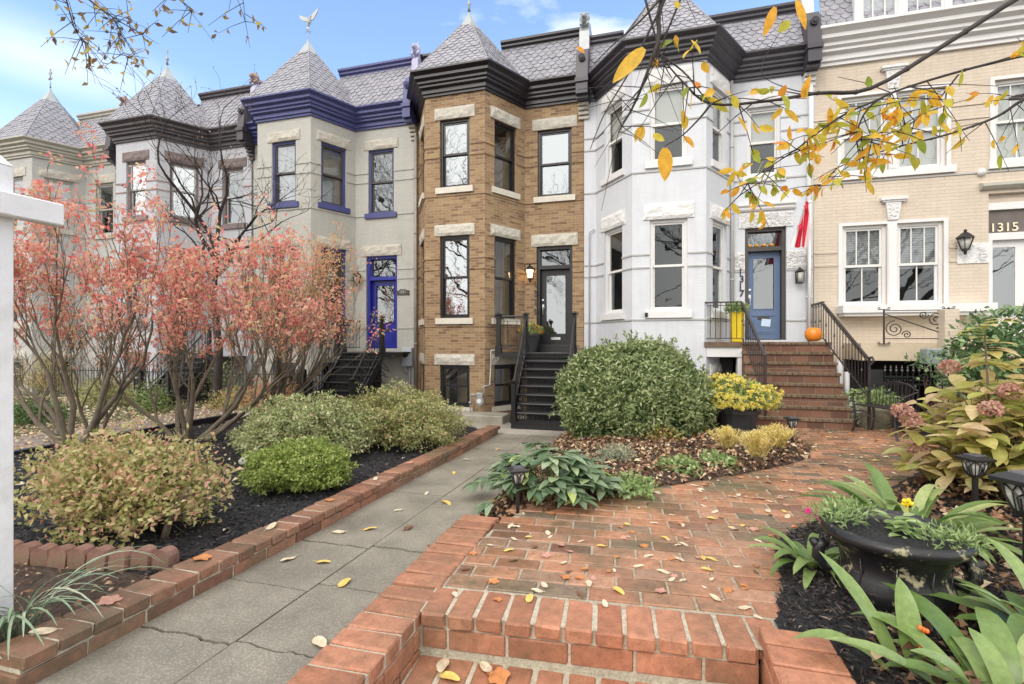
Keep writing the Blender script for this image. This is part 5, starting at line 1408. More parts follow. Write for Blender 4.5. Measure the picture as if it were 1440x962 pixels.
    for i in range(1, 8):
        yy = yt + (YF - yt) * i / 8; g.tube([(xa, yy, zt + 0.12), (xa, yy, zt + 0.9)], 0.008, 5)
    part(g, 'landing_railing', IRON, st)
    v = MB(); v.box(x0 + 0.02, x1 - 0.02, yt + 0.0, yt + 0.02, zb, zt - 0.12); part(v, 'back_panel', BLACK, st)
    return st
stD = iron_stair('iron_stairs', 'ornate black iron stairs up to the black door of tan house', -2.96, -1.76, 11.75, 10.60, 1.49, -0.21, -3.72, -1.72)
q = MB(); q.box(-2.98, -1.98, YF - 0.28, YF + 0.0, 1.492, 1.668); part(q, 'door_step', BLACK, stD)
stC = iron_stair('iron_stairs', 'black iron stairs with lattice sides below the blue door', -8.15, -6.95, 11.75, 10.35, 1.47, -0.23, -8.4, -6.66)
q = MB()     # lattice diagonal under the flight
for i in range(9):
    a = Vector((-6.90, 10.5 + i * 0.14, -0.2 + i * 0.16)); q.tube([a, a + Vector((0, 0.5, -0.0 - i * 0.02))], 0.01, 4); q.tube([a + Vector((0, 0.0, 0.2)), a + Vector((0, 0.4, -0.1))], 0.01, 4)
part(q, 'lattice', IRON, stC)

# --- brick stairs of 1317
stE = empty('brick_stairs', (2.75, 10.5, 0.1), 'wide red brick stairs leading up to the blue-grey door', 'stairs')
RISERB = brick_mat('stair_riser_brick', None, None, (0.20, 0.155, 0.11), 0.30, 0.30, 0.008, 0.7, 0.8,
    extra=[(0.0, (0.11, 0.055, 0.04)), (0.5, (0.19, 0.09, 0.058)), (1.0, (0.24, 0.12, 0.08))], big=(0.7, 1.1))
TREADB = simple('mossy_tread_brick', (0.15, 0.10, 0.065), 0.85, 0.4, 6, 0.7, 30, 0.006, dirt=(0.12, 0.12, 0.07))
sx0, sx1, syb, syt, sz0, sz1 = 1.93, 3.63, 10.50, 11.73, 0.10, 1.75
n = 8; rise = (sz1 - sz0) / n; run = (syt - syb) / (n - 1)
q = MB(); t = MB()
for i in range(n):
    y = syb + i * run; z = sz0 + rise * (i + 1)
    y2 = YF - 0.003 if i == n - 1 else y + run
    q.box(sx0, sx1, y, y2 if i == n - 1 else y + run - 0.001, -0.3, z - 0.062)
    for k in range(16):
        a = sx0 - 0.02 + k * (sx1 - sx0 + 0.04) / 16
        t.bevbox(a + 0.003, a + (sx1 - sx0 + 0.04) / 16 - 0.003, y - 0.035 + random.uniform(-0.004, 0.004), y + run + 0.0 if i < n - 1 else y + 0.2, z - 0.06, z + random.uniform(-0.003, 0.003), 0.006)
    if i == n - 1: t.box(sx0, sx1, y + 0.203, YF - 0.004, z - 0.06, z)
    part(t, 'tread', TREADB, stE); t = MB()
part(q, 'risers', RISERB, stE)
q = MB(); q.box(1.2, 1.925, syt + 0.0, YF - 0.1, 1.42, 1.64); part(q, 'porch_slab', WHITE, stE)
q = MB(); q.box(1.15, 1.925, syt - 0.05, YF - 0.1, 1.642, 1.75); part(q, 'porch_top', TREADB, stE)
q = MB(); q.box(1.84, 1.925, syt + 0.02, syt + 0.25, -0.1, 1.415); part(q, 'porch_post', WHITE, stE)
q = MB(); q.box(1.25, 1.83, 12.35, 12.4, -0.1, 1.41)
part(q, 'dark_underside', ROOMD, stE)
q = MB()
for k in range(6): q.tube([(1.3 + k * 0.09, 12.1, -0.1), (1.3 + k * 0.09, 12.1, 1.1)], 0.012, 5)
q.tube([(1.25, 12.1, 1.0), (1.83, 12.1, 1.0)], 0.012, 5)
part(q, 'area_gate', IRON, stE)

RAILM = simple('dark_brown_iron', (0.028, 0.022, 0.024), 0.4, 0.2, 10, 0.3, 50)
def rail_run(mb, A_, B_, h, k, top=0.03, knob=True, bot=0.08):
    """A_, B_ are points on the walking line; balusters every k-th"""
    A_, B_ = Vector(A_), Vector(B_); up = Vector((0, 0, 1))
    mb.bar(A_ + up * h, B_ + up * h, 0.045, top); mb.bar(A_ + up * (h - 0.07), B_ + up * (h - 0.07), 0.014, 0.014); mb.bar(A_ + up * bot, B_ + up * bot, 0.018, 0.018)
    for i in range(k + 1):
        p = A_.lerp(B_, i / k); mb.tube([p + up * bot, p + up * (h - 0.01)], 0.0085, 5)
        if knob and i % 2 == 0: mb.ball(tuple(p + up * (h - 0.035)), 0.018, 6)
        if i % 3 == 1: mb.lathe([(0.009, -0.05), (0.02, -0.02), (0.009, 0.03)], tuple(p + up * (h * 0.55)), 5)
q = MB(); rail_run(q, (1.17, 11.74, 1.75), (1.93, 11.74, 1.75), 0.88, 7); q.tube([(1.17, 11.74, 1.75), (1.17, 11.74, 2.66)], 0.014, 6)
rail_run(q, (1.93, 11.74, 1.75), (2.16, 10.62, 0.62), 0.86, 13); q.box(2.14, 2.18, 10.58, 10.62, 0.1, 1.5)
lr = part(q, 'railing', RAILM, None); tag(lr, 'black wrought iron railing on left of the brick stairs', 'railing')
q = MB(); rail_run(q, (3.02, 11.74, 1.75), (3.56, 11.74, 1.75), 0.86, 0 + 5) if False else None
rail_run(q, (3.50, 12.7, 1.75), (3.50, 11.74, 1.75), 0.84, 9); rail_run(q, (3.50, 11.74, 1.75), (3.88, 10.55, 0.64), 0.80, 15); q.box(3.86, 3.90, 10.50, 10.54, 0.1, 1.46)
q.tube([(3.88, 10.55, 1.45), (3.91, 10.46, 1.47), (3.91, 10.40, 1.40), (3.88, 10.42, 1.34)], 0.022, 6)
rr_ = part(q, 'railing', RAILM, None); tag(rr_, 'black wrought iron railing on right of the brick stairs', 'railing')

# --- porch and area of 1315
pf = empty('side_porch', (6.0, 12.3, 0), 'beige brick side porch with dark area opening underneath', 'porch')
q = MB(); q.box(4.28, 9.5, 12.0, YF - 0.004, 1.36, 1.72); part(q, 'porch_wall', simple('beige_render', (0.56, 0.47, 0.35), 0.75, 0.1, 3, 0.4, 20), pf)
q = MB(); q.box(5.62, 9.5, 11.7, 11.99, -0.3, 1.36); q.box(5.62, 5.86, 11.72, 11.99, 1.36, 2.40); part(q, 'pillar', BRK_BEIGE, pf)
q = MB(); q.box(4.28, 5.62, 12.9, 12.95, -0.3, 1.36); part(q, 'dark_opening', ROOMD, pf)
pn = empty('scroll_panel', (5.0, 11.95, 1.72), 'black wrought iron scroll railing panel on the beige porch', 'railing panel')
q = MB(); xa, xb = P(1243, 460, 11.95).x, P(1334, 460, 11.95).x; z0, z1 = 1.76, 2.42; yy = 11.95
q.tube([(xa, yy, z0 - 0.05), (xa, yy, z1)], 0.018, 6); q.tube([(xb, yy, z0 - 0.05), (xb, yy, z1 + 0.03)], 0.018, 6)
for x in (xa, xb):
    q.box(x - 0.10, x + 0.10, yy - 0.01, yy + 0.01, z1 + 0.0, z1 + 0.015); q.box(x - 0.10, x + 0.10, yy - 0.01, yy + 0.01, z0 - 0.06, z0 - 0.045)
    for s_ in (-1, 1):
        for zz in (z0 - 0.03, z1 + 0.03): ring(q, (x + s_ * 0.09, yy, zz), 0.02, 0.007, n=8, k=4)
part(q, 'post', IRON, pn)
q = MB()
def spiral(mb, c, r0, turns, a0, sgn=1, t=0.011, n=26):
    pts = []
    for i in range(n + 1):
        k = i / n; a = a0 + sgn * turns * 2 * PI * k; r = r0 * (1 - 0.86 * k)
        pts.append((c[0] + r * math.cos(a), c[1], c[2] + r * math.sin(a)))
    mb.tube(pts, t, 5)
q.tube([(xa, yy, z1 - 0.08), ((xa + xb) / 2, yy, (z0 + z1) / 2 + 0.02), (xb, yy, z0 + 0.12)], 0.012, 5); q.tube([(xa, yy, z0 + 0.06), (xb, yy, z0 + 0.06)], 0.009, 5); q.tube([(xa, yy, z1 - 0.02), (xb, yy, z1 - 0.02)], 0.009, 5)
wd = xb - xa
spiral(q, (xa + wd * 0.17, yy, z0 + 0.26), 0.17, 2.0, PI * 0.5); spiral(q, (xa + wd * 0.36, yy, z0 + 0.14), 0.085, 1.6, PI, -1)
spiral(q, (xb - wd * 0.19, yy, z1 - 0.22), 0.17, 2.0, -PI * 0.5); spiral(q, (xb - wd * 0.38, yy, z1 - 0.11), 0.085, 1.6, 0, -1)
part(q, 'scrolls', IRON, pn)
# iron fence in front of the area
fx0, fx1, fy = 4.42, 7.6, 11.25
fe = empty('iron_fence', (5.2, fy, 0.1), 'black iron picket fence before the dark basement opening', 'fence')
q = MB()
k = 34
for i in range(k + 1):
    x = fx0 + (fx1 - fx0) * i / k; q.tube([(x, fy, 0.05), (x, fy, 1.16)], 0.011, 5)
    q.lathe([(0.012, 0), (0.026, 0.03), (0.014, 0.06), (0.02, 0.08), (0.002, 0.14)], (x, fy, 1.16), 5)
    if i < k: q.ball((x + (fx1 - fx0) / k / 2, fy, 1.0), 0.022, 6)
part(q, 'pickets', IRON, fe)
q = MB(); q.bar((fx0, fy, 0.93), (fx1, fy, 0.93), 0.02, 0.03); q.bar((fx0, fy, 1.07), (fx1, fy, 1.07), 0.02, 0.03); q.bar((fx0, fy, 0.2), (fx1, fy, 0.2), 0.02, 0.03); q.box(fx0 - 0.25, fx0 - 0.03, fy, fy + 0.06, 0.05, 1.2); part(q, 'rails', IRON, fe)
ub = P(1322, 500, 11.9)
q = MB(); q.bevbox(5.25, 5.60, 11.55, 11.85, 1.30, 1.62, 0.02); o = q.build('utility_box', simple('grey_green_box', (0.25, 0.30, 0.30), 0.5, 0.1)); tag(o, 'grey green utility box under the beige porch', 'utility box')
q = MB(); q.tube([(3.98, 12.3, 0.1), (3.98, 12.3, 1.2), (4.05, 12.6, 1.3)], 0.07, 10); q.tube([(4.12, 12.3, 0.1), (4.12, 12.3, 1.1)], 0.05, 10); o = q.build('drain_pipe', WHITE, None, True); tag(o, 'thick white drain pipes beside the brick stairs', 'pipe')
# fence by the neighbour yards
fe2 = empty('iron_fence', (-13, 11.2, 0), 'black iron picket fence in yard behind the pink bushes', 'fence'); q = MB()
for i in range(90):
    x = -19 + i * 0.12; q.tube([(x, 11.3, -0.1), (x, 11.3, 0.95)], 0.010, 4)
part(q, 'pickets', IRON, fe2); q = MB(); q.bar((-19, 11.3, 0.85), (-8.35, 11.3, 0.85), 0.02, 0.03); q.bar((-19, 11.3, 0.1), (-8.35, 11.3, 0.1), 0.02, 0.03); part(q, 'rails', IRON, fe2)
stB = MB()
stBe = iron_stair('iron_stairs', 'black iron stairs behind the pink bushes at the pale grey house', -13.8, -12.8, 11.75, 10.45, 1.3, -0.1, -14.4, -12.6)
q = MB(); q.bevbox(-8.75, -8.55, 10.6, 10.8, -0.2, 1.05, 0.02); q.lathe([(0.05, 0), (0.08, 0.03), (0.05, 0.08), (0.02, 0.12)], (-8.65, 10.7, 1.05), 10); o = q.build('gate_post', BLACK); tag(o, 'black square iron gate post left of the lattice stairs', 'post')
q = MB()
for k in range(5):
    x = -8.45 + k * 0.14; z = 0.75
    q.tube([(x, 10.75, -0.1), (x, 10.75, z)], 0.012, 5); q.lathe([(0.012, 0), (0.03, 0.04), (0.012, 0.1)], (x, 10.75, 0.35), 6)
q.bar((-8.55, 10.75, 0.72), (-7.9, 10.75, 0.72), 0.02, 0.02); q.bar((-8.55, 10.75, 0.0), (-7.9, 10.75, 0.0), 0.02, 0.02)
o = q.build('iron_gate', IRON); tag(o, 'small black iron gate beside gate post left of lattice stairs', 'gate')

# --- white sign post
sp_ = empty('sign_post', (-3.83, 1.98, 0.0), 'tall white painted wooden sign post with short arm', 'sign post')
POSTW = simple('white_wood', (0.80, 0.80, 0.82), 0.55, 0.05, 5, 0.7, 26, 0.006, dirt=(0.62, 0.61, 0.58))
q = MB(); pz = 2.82; hw = 0.085; cx, cy = -3.83, 1.98
q.bevbox(cx - hw, cx + hw, cy - hw, cy + hw, -0.1, pz, 0.006)
q.faces([(cx - hw, cy - hw, pz), (cx + hw, cy - hw, pz), (cx + hw, cy + hw, pz), (cx - hw, cy + hw, pz), (cx, cy, pz + 0.12)], [(0, 1, 4), (1, 2, 4), (2, 3, 4), (3, 0, 4)]); part(q, 'post', POSTW, sp_)
q = MB(); q.bevbox(cx + hw + 0.001, cx + hw + 0.09, cy - 0.8, cy + 0.30, 2.50, 2.64, 0.008); part(q, 'arm', POSTW, sp_)

# --- solar path lights : box lantern on a stake
LAMPG = simple('clouded_lamp_glass', (0.55, 0.54, 0.50), 0.2, 0.12, 30)
SOLAR = simple('solar_cell', (0.10, 0.10, 0.13), 0.25, 0.2, 20)
def solar_light(sc=1.0, h=0.30):
    e = empty('solar_light', (0, 0, 0), 'x', 'garden light')
    s = MB(); s.bevbox(-0.016, 0.016, -0.016, 0.016, -0.05, h, 0.003); part(s, 'stake', BLACK, e)
    g = MB(); g.lathe([(0.03, h), (0.045, h + 0.02), (0.070, h + 0.075), (0.078, h + 0.13)], (0, 0, 0), 4, a0=PI / 4); part(g, 'glass', LAMPG, e)
    f = MB(); f.lathe([(0.034, h - 0.012), (0.05, h + 0.006), (0.05, h + 0.014)], (0, 0, 0), 4, a0=PI / 4)
    for k in range(4):
        an = PI / 4 + k * PI / 2
        def pt(r, z, da=0): return Vector((r * math.cos(an + da), r * math.sin(an + da), z))
        f.tube([pt(0.05, h + 0.01), pt(0.074, h + 0.075), pt(0.084, h + 0.135)], 0.005, 4)
        a0, a1 = pt(0.05, h + 0.01), pt(0.05, h + 0.01, PI / 2); b0, b1 = pt(0.084, h + 0.135), pt(0.084, h + 0.135, PI / 2)
        m0 = (pt(0.074, h + 0.075) + pt(0.074, h + 0.075, PI / 2)) / 2
        out = m0.copy(); out.z = 0; out = out.normalized() * 0.006
        base = (a0 + a1) / 2
        f.tube([b0 + out, m0 + out + (b0 - b1) * -0.05, base.lerp(a1, 0.1) + out], 0.0042, 4); f.tube([b1 + out, m0 + out + (b0 - b1) * 0.05, base.lerp(a0, 0.1) + out], 0.0042, 4)
        f.tube([b0.lerp(b1, 0.5) + out, m0.lerp(b1, 0.35) + out, base.lerp(a1, 0.5) + out], 0.0042, 4); f.tube([b0.lerp(b1, 0.5) + out, m0.lerp(b0, 0.35) + out, base.lerp(a0, 0.5) + out], 0.0042, 4)
    part(f, 'cage', BLACK, e)
    c = MB(); c.lathe([(0.118, h + 0.130), (0.128, h + 0.136), (0.128, h + 0.150), (0.075, h + 0.172)], (0, 0, 0), 4, a0=PI / 4)
    co_ = part(c, 'cap', BLACK, e); c = MB(); c.lathe([(0.068, h + 0.1722), (0.064, h + 0.178)], (0, 0, 0), 4, a0=PI / 4); part(c, 'solar_panel', SOLAR, co_)
    return e
sl0 = solar_light()
def place_light(o, loc, s, rz, label):
    o.location = loc; o.scale = (s, s, s); o.rotation_euler = (0, 0, rz); o['label'] = label; o['group'] = 'solar path lights'
place_light(sl0, G(728, 722, 0.04), 0.98, 0.5, 'black solar lantern on stake in leaf litter by the hellebore')
for (loc, s, rz, lab) in ((tuple(G(1114, 628, 0.12)), 0.98, 0.2, 'black solar lantern beside the yellow feathery plants'),
                          ((2.92, 5.60, 0.15), 1.15, 0.35, 'black solar lantern half hidden behind the large strappy clump'),
                          ((2.37, 3.99, 0.16), 1.55, 0.5, 'large black solar lantern at right edge of the photo')):
    c = copy_tree(sl0); place_light(c, loc, s, rz, lab)

# --- bench, trough, pots by the stairs
bn = empty('garden_bench', (3.9, 10.0, 0.1), 'small curved black metal bench right of the brick stairs', 'bench')
A_, B_ = Vector((3.58, 10.35, 0)), Vector((3.92, 9.62, 0)); dv = (B_ - A_).normalized(); nv = Vector((-dv.y, dv.x, 0))
nv = nv if nv.x > 0 else -nv
q = MB()
M = Matrix(((dv.x, nv.x, 0, A_.x), (dv.y, nv.y, 0, A_.y), (0, 0, 1, 0), (0, 0, 0, 1)))
for k in range(9): q.mbox(M, 0.0, 0.82, 0.02 + k * 0.045, 0.05 + k * 0.045, 0.60, 0.615)
part(q, 'seat', RAILM, bn)
for (u, v) in ((0, 0), (0.82, 0), (0.82, 0.4), (0, 0.4)):
    q = MB(); p = lambda uu, vv, z: A_ + dv * uu + nv * vv + Vector((0, 0, z))
    s_ = -1 if u < 0.4 else 1
    q.tube([p(u + s_ * 0.04, v, 0.10), p(u + s_ * 0.0, v, 0.2), p(u - s_ * 0.02, v, 0.4), p(u, v, 0.6)], [0.022, 0.016, 0.016, 0.02], 6); part(q, 'leg', RAILM, bn)
q = MB()
for u, s_ in ((0, -1), (0.82, 1)):
    q.tube([p(u, 0, 0.6), p(u + s_ * 0.03, 0, 0.72), p(u + s_ * 0.0, 0, 0.82), p(u - s_ * 0.02, 0.1, 0.80), p(u, 0.2, 0.83), p(u, 0.42, 0.9)], 0.014, 6)
q.tube([p(0, 0, 0.5), p(0.2, 0, 0.52), p(0.41, 0, 0.40), p(0.62, 0, 0.33), p(0.82, 0, 0.4)], 0.010, 6)
part(q, 'armrest', RAILM, bn)
q = MB()
for k in range(12): q.tube([p(0.03 + k * 0.07, 0.42, 0.6), p(0.03 + k * 0.07, 0.46, 0.95 + 0.08 * math.sin(k / 11 * PI))], 0.007, 5)
q.tube([p(0, 0.44, 0.92), p(0.2, 0.46, 1.02), p(0.41, 0.46, 1.05), p(0.62, 0.46, 1.02), p(0.82, 0.44, 0.92)], 0.014, 6)
part(q, 'backrest', RAILM, bn)
TERRA = simple('terracotta', (0.36, 0.15, 0.085), 0.85, 0.15, 8, 0.3, 40)
AGED = simple('aged_stone_planter', (0.26, 0.25, 0.18), 0.9, 0.3, 5, 0.6, 30, 0.006, dirt=(0.12, 0.14, 0.07))
tr = G(1226, 604, 0.11)
q = MB(); q.lathe([(0.26, 0), (0.29, 0.03), (0.31, 0.34), (0.34, 0.36), (0.34, 0.42), (0.28, 0.42), (0.26, 0.36)], (0, 0, 0), 20, 1.0, 0.8)
trg = q.build('stone_planter', AGED, None, True); trg.location = (tr.x + 0.12, tr.y + 0.25, 0.10); tag(trg, 'mossy round stone planter behind the small bench', 'planter')
tp = G(1255, 606, 0.11)
q = MB(); q.lathe([(0.14, 0), (0.2, 0.19), (0.225, 0.19), (0.225, 0.25), (0.19, 0.25), (0.17, 0.2)], (0, 0, 0), 20); tpo = q.build('flower_pot', TERRA, None, True); tpo.location = (tp.x + 0.25, tp.y - 0.2, 0.10); tag(tpo, 'terracotta pot on the patio under the bench', 'flower pot')
c = copy_tree(sl0); place_light(c, (tr.x + 0.28, tr.y + 0.2, 0.42), 0.85, 0.1, 'black solar lantern standing in the mossy stone planter')

# --- black tub, yellow planter, porch pot, urn
TUB = simple('black_plastic', (0.035, 0.035, 0.04), 0.45, 0.1, 8, 0.1, 30)
tb = empty('plant_tub', (1.56, 9.75, 0.08), 'ribbed black plastic tub holding the yellow chrysanthemums', 'planter')
q = MB(); n = 40
pr_ = [(0.26, 0.0), (0.29, 0.06), (0.365, 0.50), (0.40, 0.50), (0.40, 0.56), (0.35, 0.56), (0.34, 0.50)]
q.lathe(pr_, (1.50, 9.70, -0.02), n); q.v = [((v[0] - 1.50) * (0.985 if (i % 2) and v[2] < 0.55 else 1) + 1.50, (v[1] - 9.70) * (0.985 if (i % 2) and v[2] < 0.55 else 1) + 9.70, v[2]) for i, v in enumerate(q.v)]
part(q, 'tub', TUB, tb); q = MB(); q.lathe([(0.34, 0.50), (0.01, 0.55)], (1.50, 9.70, -0.02), 16); part(q, 'soil', SOILM, tb)
yb = P(1036, 483, 12.1)
ye = empty('tall_planter', (yb.x, 12.1, 1.75), 'tall yellow planter box behind railing of the white house porch', 'planter')
q = MB(); q.lathe([(0.14, 0), (0.155, 0.01), (0.20, 0.66), (0.205, 0.68), (0.185, 0.68), (0.17, 0.62)], (yb.x, 12.1, 1.75), 4, a0=PI / 4); part(q, 'box', simple('yellow_glaze', (0.75, 0.55, 0.02), 0.35, 0.06), ye)
pm = P(1142, 482, 12.0)
pk = empty('pumpkin', (pm.x, 11.9, 1.75), 'orange pumpkin on top step beside the right railing', 'pumpkin')
q = MB(); nn = 40
for i in range(11):
    th_ = PI * i / 10
    for j in range(nn):
        a = 2 * PI * j / nn; rib = 1 - 0.07 * abs(math.cos(a * 5)) ** 3 * math.sin(th_); r = 0.165 * math.sin(th_) ** 0.85 * rib + 0.002
        q.v.append((r * math.cos(a), r * math.sin(a), 0.16 - 0.17 * math.cos(th_) * (1 - 0.15 * (1 - math.sin(th_)))))
for i in range(10):
    for j in range(nn): q.f.append((i * nn + j, i * nn + (j + 1) % nn, (i + 1) * nn + (j + 1) % nn, (i + 1) * nn + j)); q.m.append(0)
q.v = [(v[0] + pm.x, v[1] + 11.9, v[2] + 1.752) for v in q.v]
part(q, 'rind', simple('pumpkin_orange', (0.72, 0.22, 0.02), 0.35, 0.12, 5, 0.15, 30), pk, smooth=True)
q = MB(); q.tube([(pm.x, 11.9, 1.97), (pm.x + 0.01, 11.9, 2.01), (pm.x + 0.035, 11.89, 2.035)], [0.02, 0.014, 0.018], 6); part(q, 'stem', simple('pumpkin_stem', (0.20, 0.17, 0.06), 0.8), pk)
pp = Vector((-3.0, 12.45, 1.49))
po = empty('porch_pot', (pp.x, pp.y, 1.49), 'black pot of orange mums on landing of tan house', 'flower pot')
q = MB(); q.lathe([(0.15, 0), (0.24, 0.42), (0.26, 0.42), (0.26, 0.47), (0.22, 0.47), (0.2, 0.4)], (pp.x, pp.y, 1.49), 18); part(q, 'pot', TUB, po)

ur = empty('garden_urn', (1.50, 3.62, 0.1), 'large chipped black urn planter with scroll handle in the right bed', 'urn')
m, nt, N_, L__, B = new_mat('flaking_black_urn'); co = coords(N_)
n1 = noise_tex(N_, L__, co, 7, 8, 0.75); r = ramp(N_, [(0.57, (0.012, 0.012, 0.014)), (0.60, (0.26, 0.24, 0.15)), (0.72, (0.42, 0.38, 0.26))]); L__.new(n1, r.inputs[0]); L__.new(r.outputs[0], B.inputs['Base Color'])
rr = ramp(N_, [(0.60, (0.34,) * 3), (0.64, (0.85,) * 3)]); L__.new(n1, rr.inputs[0]); L__.new(rr.outputs[0], B.inputs['Roughness']); add_bump(N_, L__, B, n1, 0.5, 0.01); URNM = m
ux, uy, uz = 1.49, 3.69, 0.08
q = MB()
q.lathe([(0.20, 0), (0.27, 0.03), (0.31, 0.09), (0.315, 0.15), (0.29, 0.21), (0.275, 0.26), (0.29, 0.32), (0.345, 0.40), (0.385, 0.42), (0.405, 0.45), (0.395, 0.485), (0.365, 0.495), (0.345, 0.47), (0.31, 0.40)], (ux, uy, uz), 48)
part(q, 'bowl', URNM, ur, smooth=True)
q = MB()
for k in range(10):   # gadroons and leaf relief below the lip
    a = 2 * PI * k / 10
    q.tube([(ux + 0.30 * math.cos(a), uy + 0.30 * math.sin(a), uz + 0.05), (ux + 0.315 * math.cos(a), uy + 0.315 * math.sin(a), uz + 0.13), (ux + 0.285 * math.cos(a), uy + 0.285 * math.sin(a), uz + 0.22), (ux + 0.30 * math.cos(a), uy + 0.30 * math.sin(a), uz + 0.33)], [0.004, 0.010, 0.006, 0.003], 6)
part(q, 'relief', URNM, ur, smooth=True)
for a in (-0.15, 3.0):
    q = MB(); cx, cy = math.cos(a), math.sin(a)
    H_ = lambda r, z: (ux + r * cx, uy + r * cy, uz + z)
    q.tube([H_(0.29, 0.20), H_(0.36, 0.17), H_(0.41, 0.23), H_(0.40, 0.31), H_(0.36, 0.34)], [0.03, 0.035, 0.04, 0.04, 0.03], 8)
    q.tube([H_(0.38, 0.30), H_(0.43, 0.32), H_(0.45, 0.34)], [0.03, 0.034, 0.02], 8); part(q, 'handle', URNM, ur, smooth=True)
q = MB(); q.lathe([(0.335, 0.43), (0.2, 0.445), (0.01, 0.45)], (ux, uy, uz), 20); part(q, 'soil', MULCHM, ur)

# --- flag on a thin white pole
fl = empty('flag', (3.45, 12.0, 3.0), 'drooping white flag with red bars and red stars by white house', 'flag')
q = MB(); a = P(1143, 225, 12.0); b = P(1139, 475, 12.0)
fz1, fz0 = P(1136, 283, 12.0).z, P(1134, 347, 12.0).z; fx = P(1137, 300, 12.0).x
m, nt, N_, L__, B = new_mat('flag_cloth'); B.inputs['Roughness'].default_value = 0.8
at_ = N_.new('ShaderNodeTexCoord'); sp2 = N_.new('ShaderNodeSeparateXYZ'); L__.new(at_.outputs['UV'], sp2.inputs[0])
rp = ramp(N_, [(0.0, (0.75, 0.75, 0.76)), (0.16, (0.62, 0.02, 0.06)), (0.42, (0.75, 0.75, 0.76)), (0.55, (0.62, 0.02, 0.06)), (0.84, (0.75, 0.75, 0.76))], 'CONSTANT'); L__.new(sp2.outputs['X'], rp.inputs[0]); L__.new(rp.outputs[0], B.inputs['Base Color'])
V = []; F = []; UVs = []; nu, nvv = 24, 20
for j in range(nvv + 1):
    for i in range(nu + 1):
        s_ = i / nu; t_ = j / nvv
        w_ = 0.06 + 0.27 * t_
        V.append((fx - w_ * s_ + 0.03 * math.sin(s_ * 9 + t_ * 2), 12.0 - 0.06 * math.sin(s_ * 12 + t_ * 3) * (0.4 + t_), fz1 - (fz1 - fz0) * t_ * (1 - 0.1 * s_) - 0.1 * s_ * t_)); UVs.append((s_, t_))
for j in range(nvv):
    for i in range(nu): F.append((j * (nu + 1) + i, j * (nu + 1) + i + 1, (j + 1) * (nu + 1) + i + 1, (j + 1) * (nu + 1) + i))
cl = np_mesh('cloth', V, F, m, fl, True); ul = cl.data.uv_layers.new(name='UVMap')
for lp in cl.data.loops: ul.data[lp.index].uv = UVs[lp.vertex_index]
q = MB(); fpx = P(1139, 400, 12.0).x; q.tube([(fpx, 12.05, 1.76), (fpx, 12.0, 4.75)], 0.03, 8); q.ball((fpx, 12.0, 4.78), 0.045, 8); part(q, 'pole', WHITE, fl, smooth=True)
for (px, py) in ((1124.5, 319), (1133, 291)):
    c_ = P(px, py, 11.93); pts = []
    for k in range(10):
        r_ = 0.075 if k % 2 == 0 else 0.03; an = PI / 2 + k * PI / 5; pts.append((c_.x + r_ * math.cos(an) * 0.7, c_.z + r_ * math.sin(an)))
    q = MB(); q.faces([(x, 11.90, z) for x, z in pts] + [(x, 11.915, z) for x, z in pts], [tuple(range(10)), tuple(range(10, 20))[::-1]] + [(i, i + 10, (i + 1) % 10 + 10, (i + 1) % 10) for i in range(10)])
    part(q, 'star', simple('flag_red', (0.62, 0.02, 0.06), 0.8, 0.02), cl)
# ------------------------------------------------------------------ plants
BARK = simple('grey_brown_bark', (0.15, 0.12, 0.09), 0.9, 0.35, 7, 0.8, 22, 0.008, dirt=(0.17, 0.17, 0.10))
BARKD = simple('dark_bark', (0.045, 0.037, 0.035), 0.85, 0.3, 7, 0.8, 22, 0.006)
TWIG = simple('brown_twig', (0.16, 0.115, 0.085), 0.85, 0.3, 10, 0.4, 40)

def hexs(*l): return l
GRN_ROUND = leaf_mat('olive_holly_leaf', [(0.0, (0.08, 0.125, 0.04)), (0.35, (0.18, 0.24, 0.085)), (0.7, (0.31, 0.37, 0.16)), (1.0, (0.46, 0.50, 0.28))], 0.35, 0.22, 0.5)
GRN_BOX = leaf_mat('lime_leaf', [(0.0, (0.11, 0.17, 0.03)), (0.4, (0.25, 0.34, 0.07)), (0.75, (0.42, 0.50, 0.14)), (1.0, (0.58, 0.62, 0.26))], 0.45, 0.4)
GRN_AZ = leaf_mat('variegated_leaf', [(0.0, (0.16, 0.20, 0.07)), (0.4, (0.34, 0.40, 0.16)), (0.75, (0.54, 0.57, 0.32)), (0.92, (0.68, 0.66, 0.44)), (1.0, (0.40, 0.22, 0.12))], 0.5, 0.35)
GRN_AZ2 = leaf_mat('bronze_variegated_leaf', [(0.0, (0.16, 0.20, 0.06)), (0.35, (0.34, 0.38, 0.14)), (0.7, (0.52, 0.52, 0.26)), (0.9, (0.56, 0.46, 0.26)), (1.0, (0.42, 0.24, 0.13))], 0.5, 0.35)
ABEL = leaf_mat('yellow_pink_leaf', [(0.0, (0.22, 0.25, 0.07)), (0.35, (0.46, 0.45, 0.18)), (0.65, (0.64, 0.56, 0.29)), (0.85, (0.68, 0.44, 0.29)), (1.0, (0.60, 0.30, 0.22))], 0.5, 0.4)
PINKL = leaf_mat('pink_bush_leaf', [(0.0, (0.80, 0.20, 0.20)), (0.3, (0.88, 0.36, 0.30)), (0.6, (0.88, 0.48, 0.38)), (0.85, (0.82, 0.58, 0.42)), (1.0, (0.66, 0.60, 0.26))], 0.55, 0.5)
ORNG = leaf_mat('orange_bush_leaf', [(0.0, (0.78, 0.30, 0.20)), (0.4, (0.82, 0.46, 0.30)), (0.7, (0.76, 0.58, 0.34)), (1.0, (0.50, 0.50, 0.20))], 0.55, 0.5)
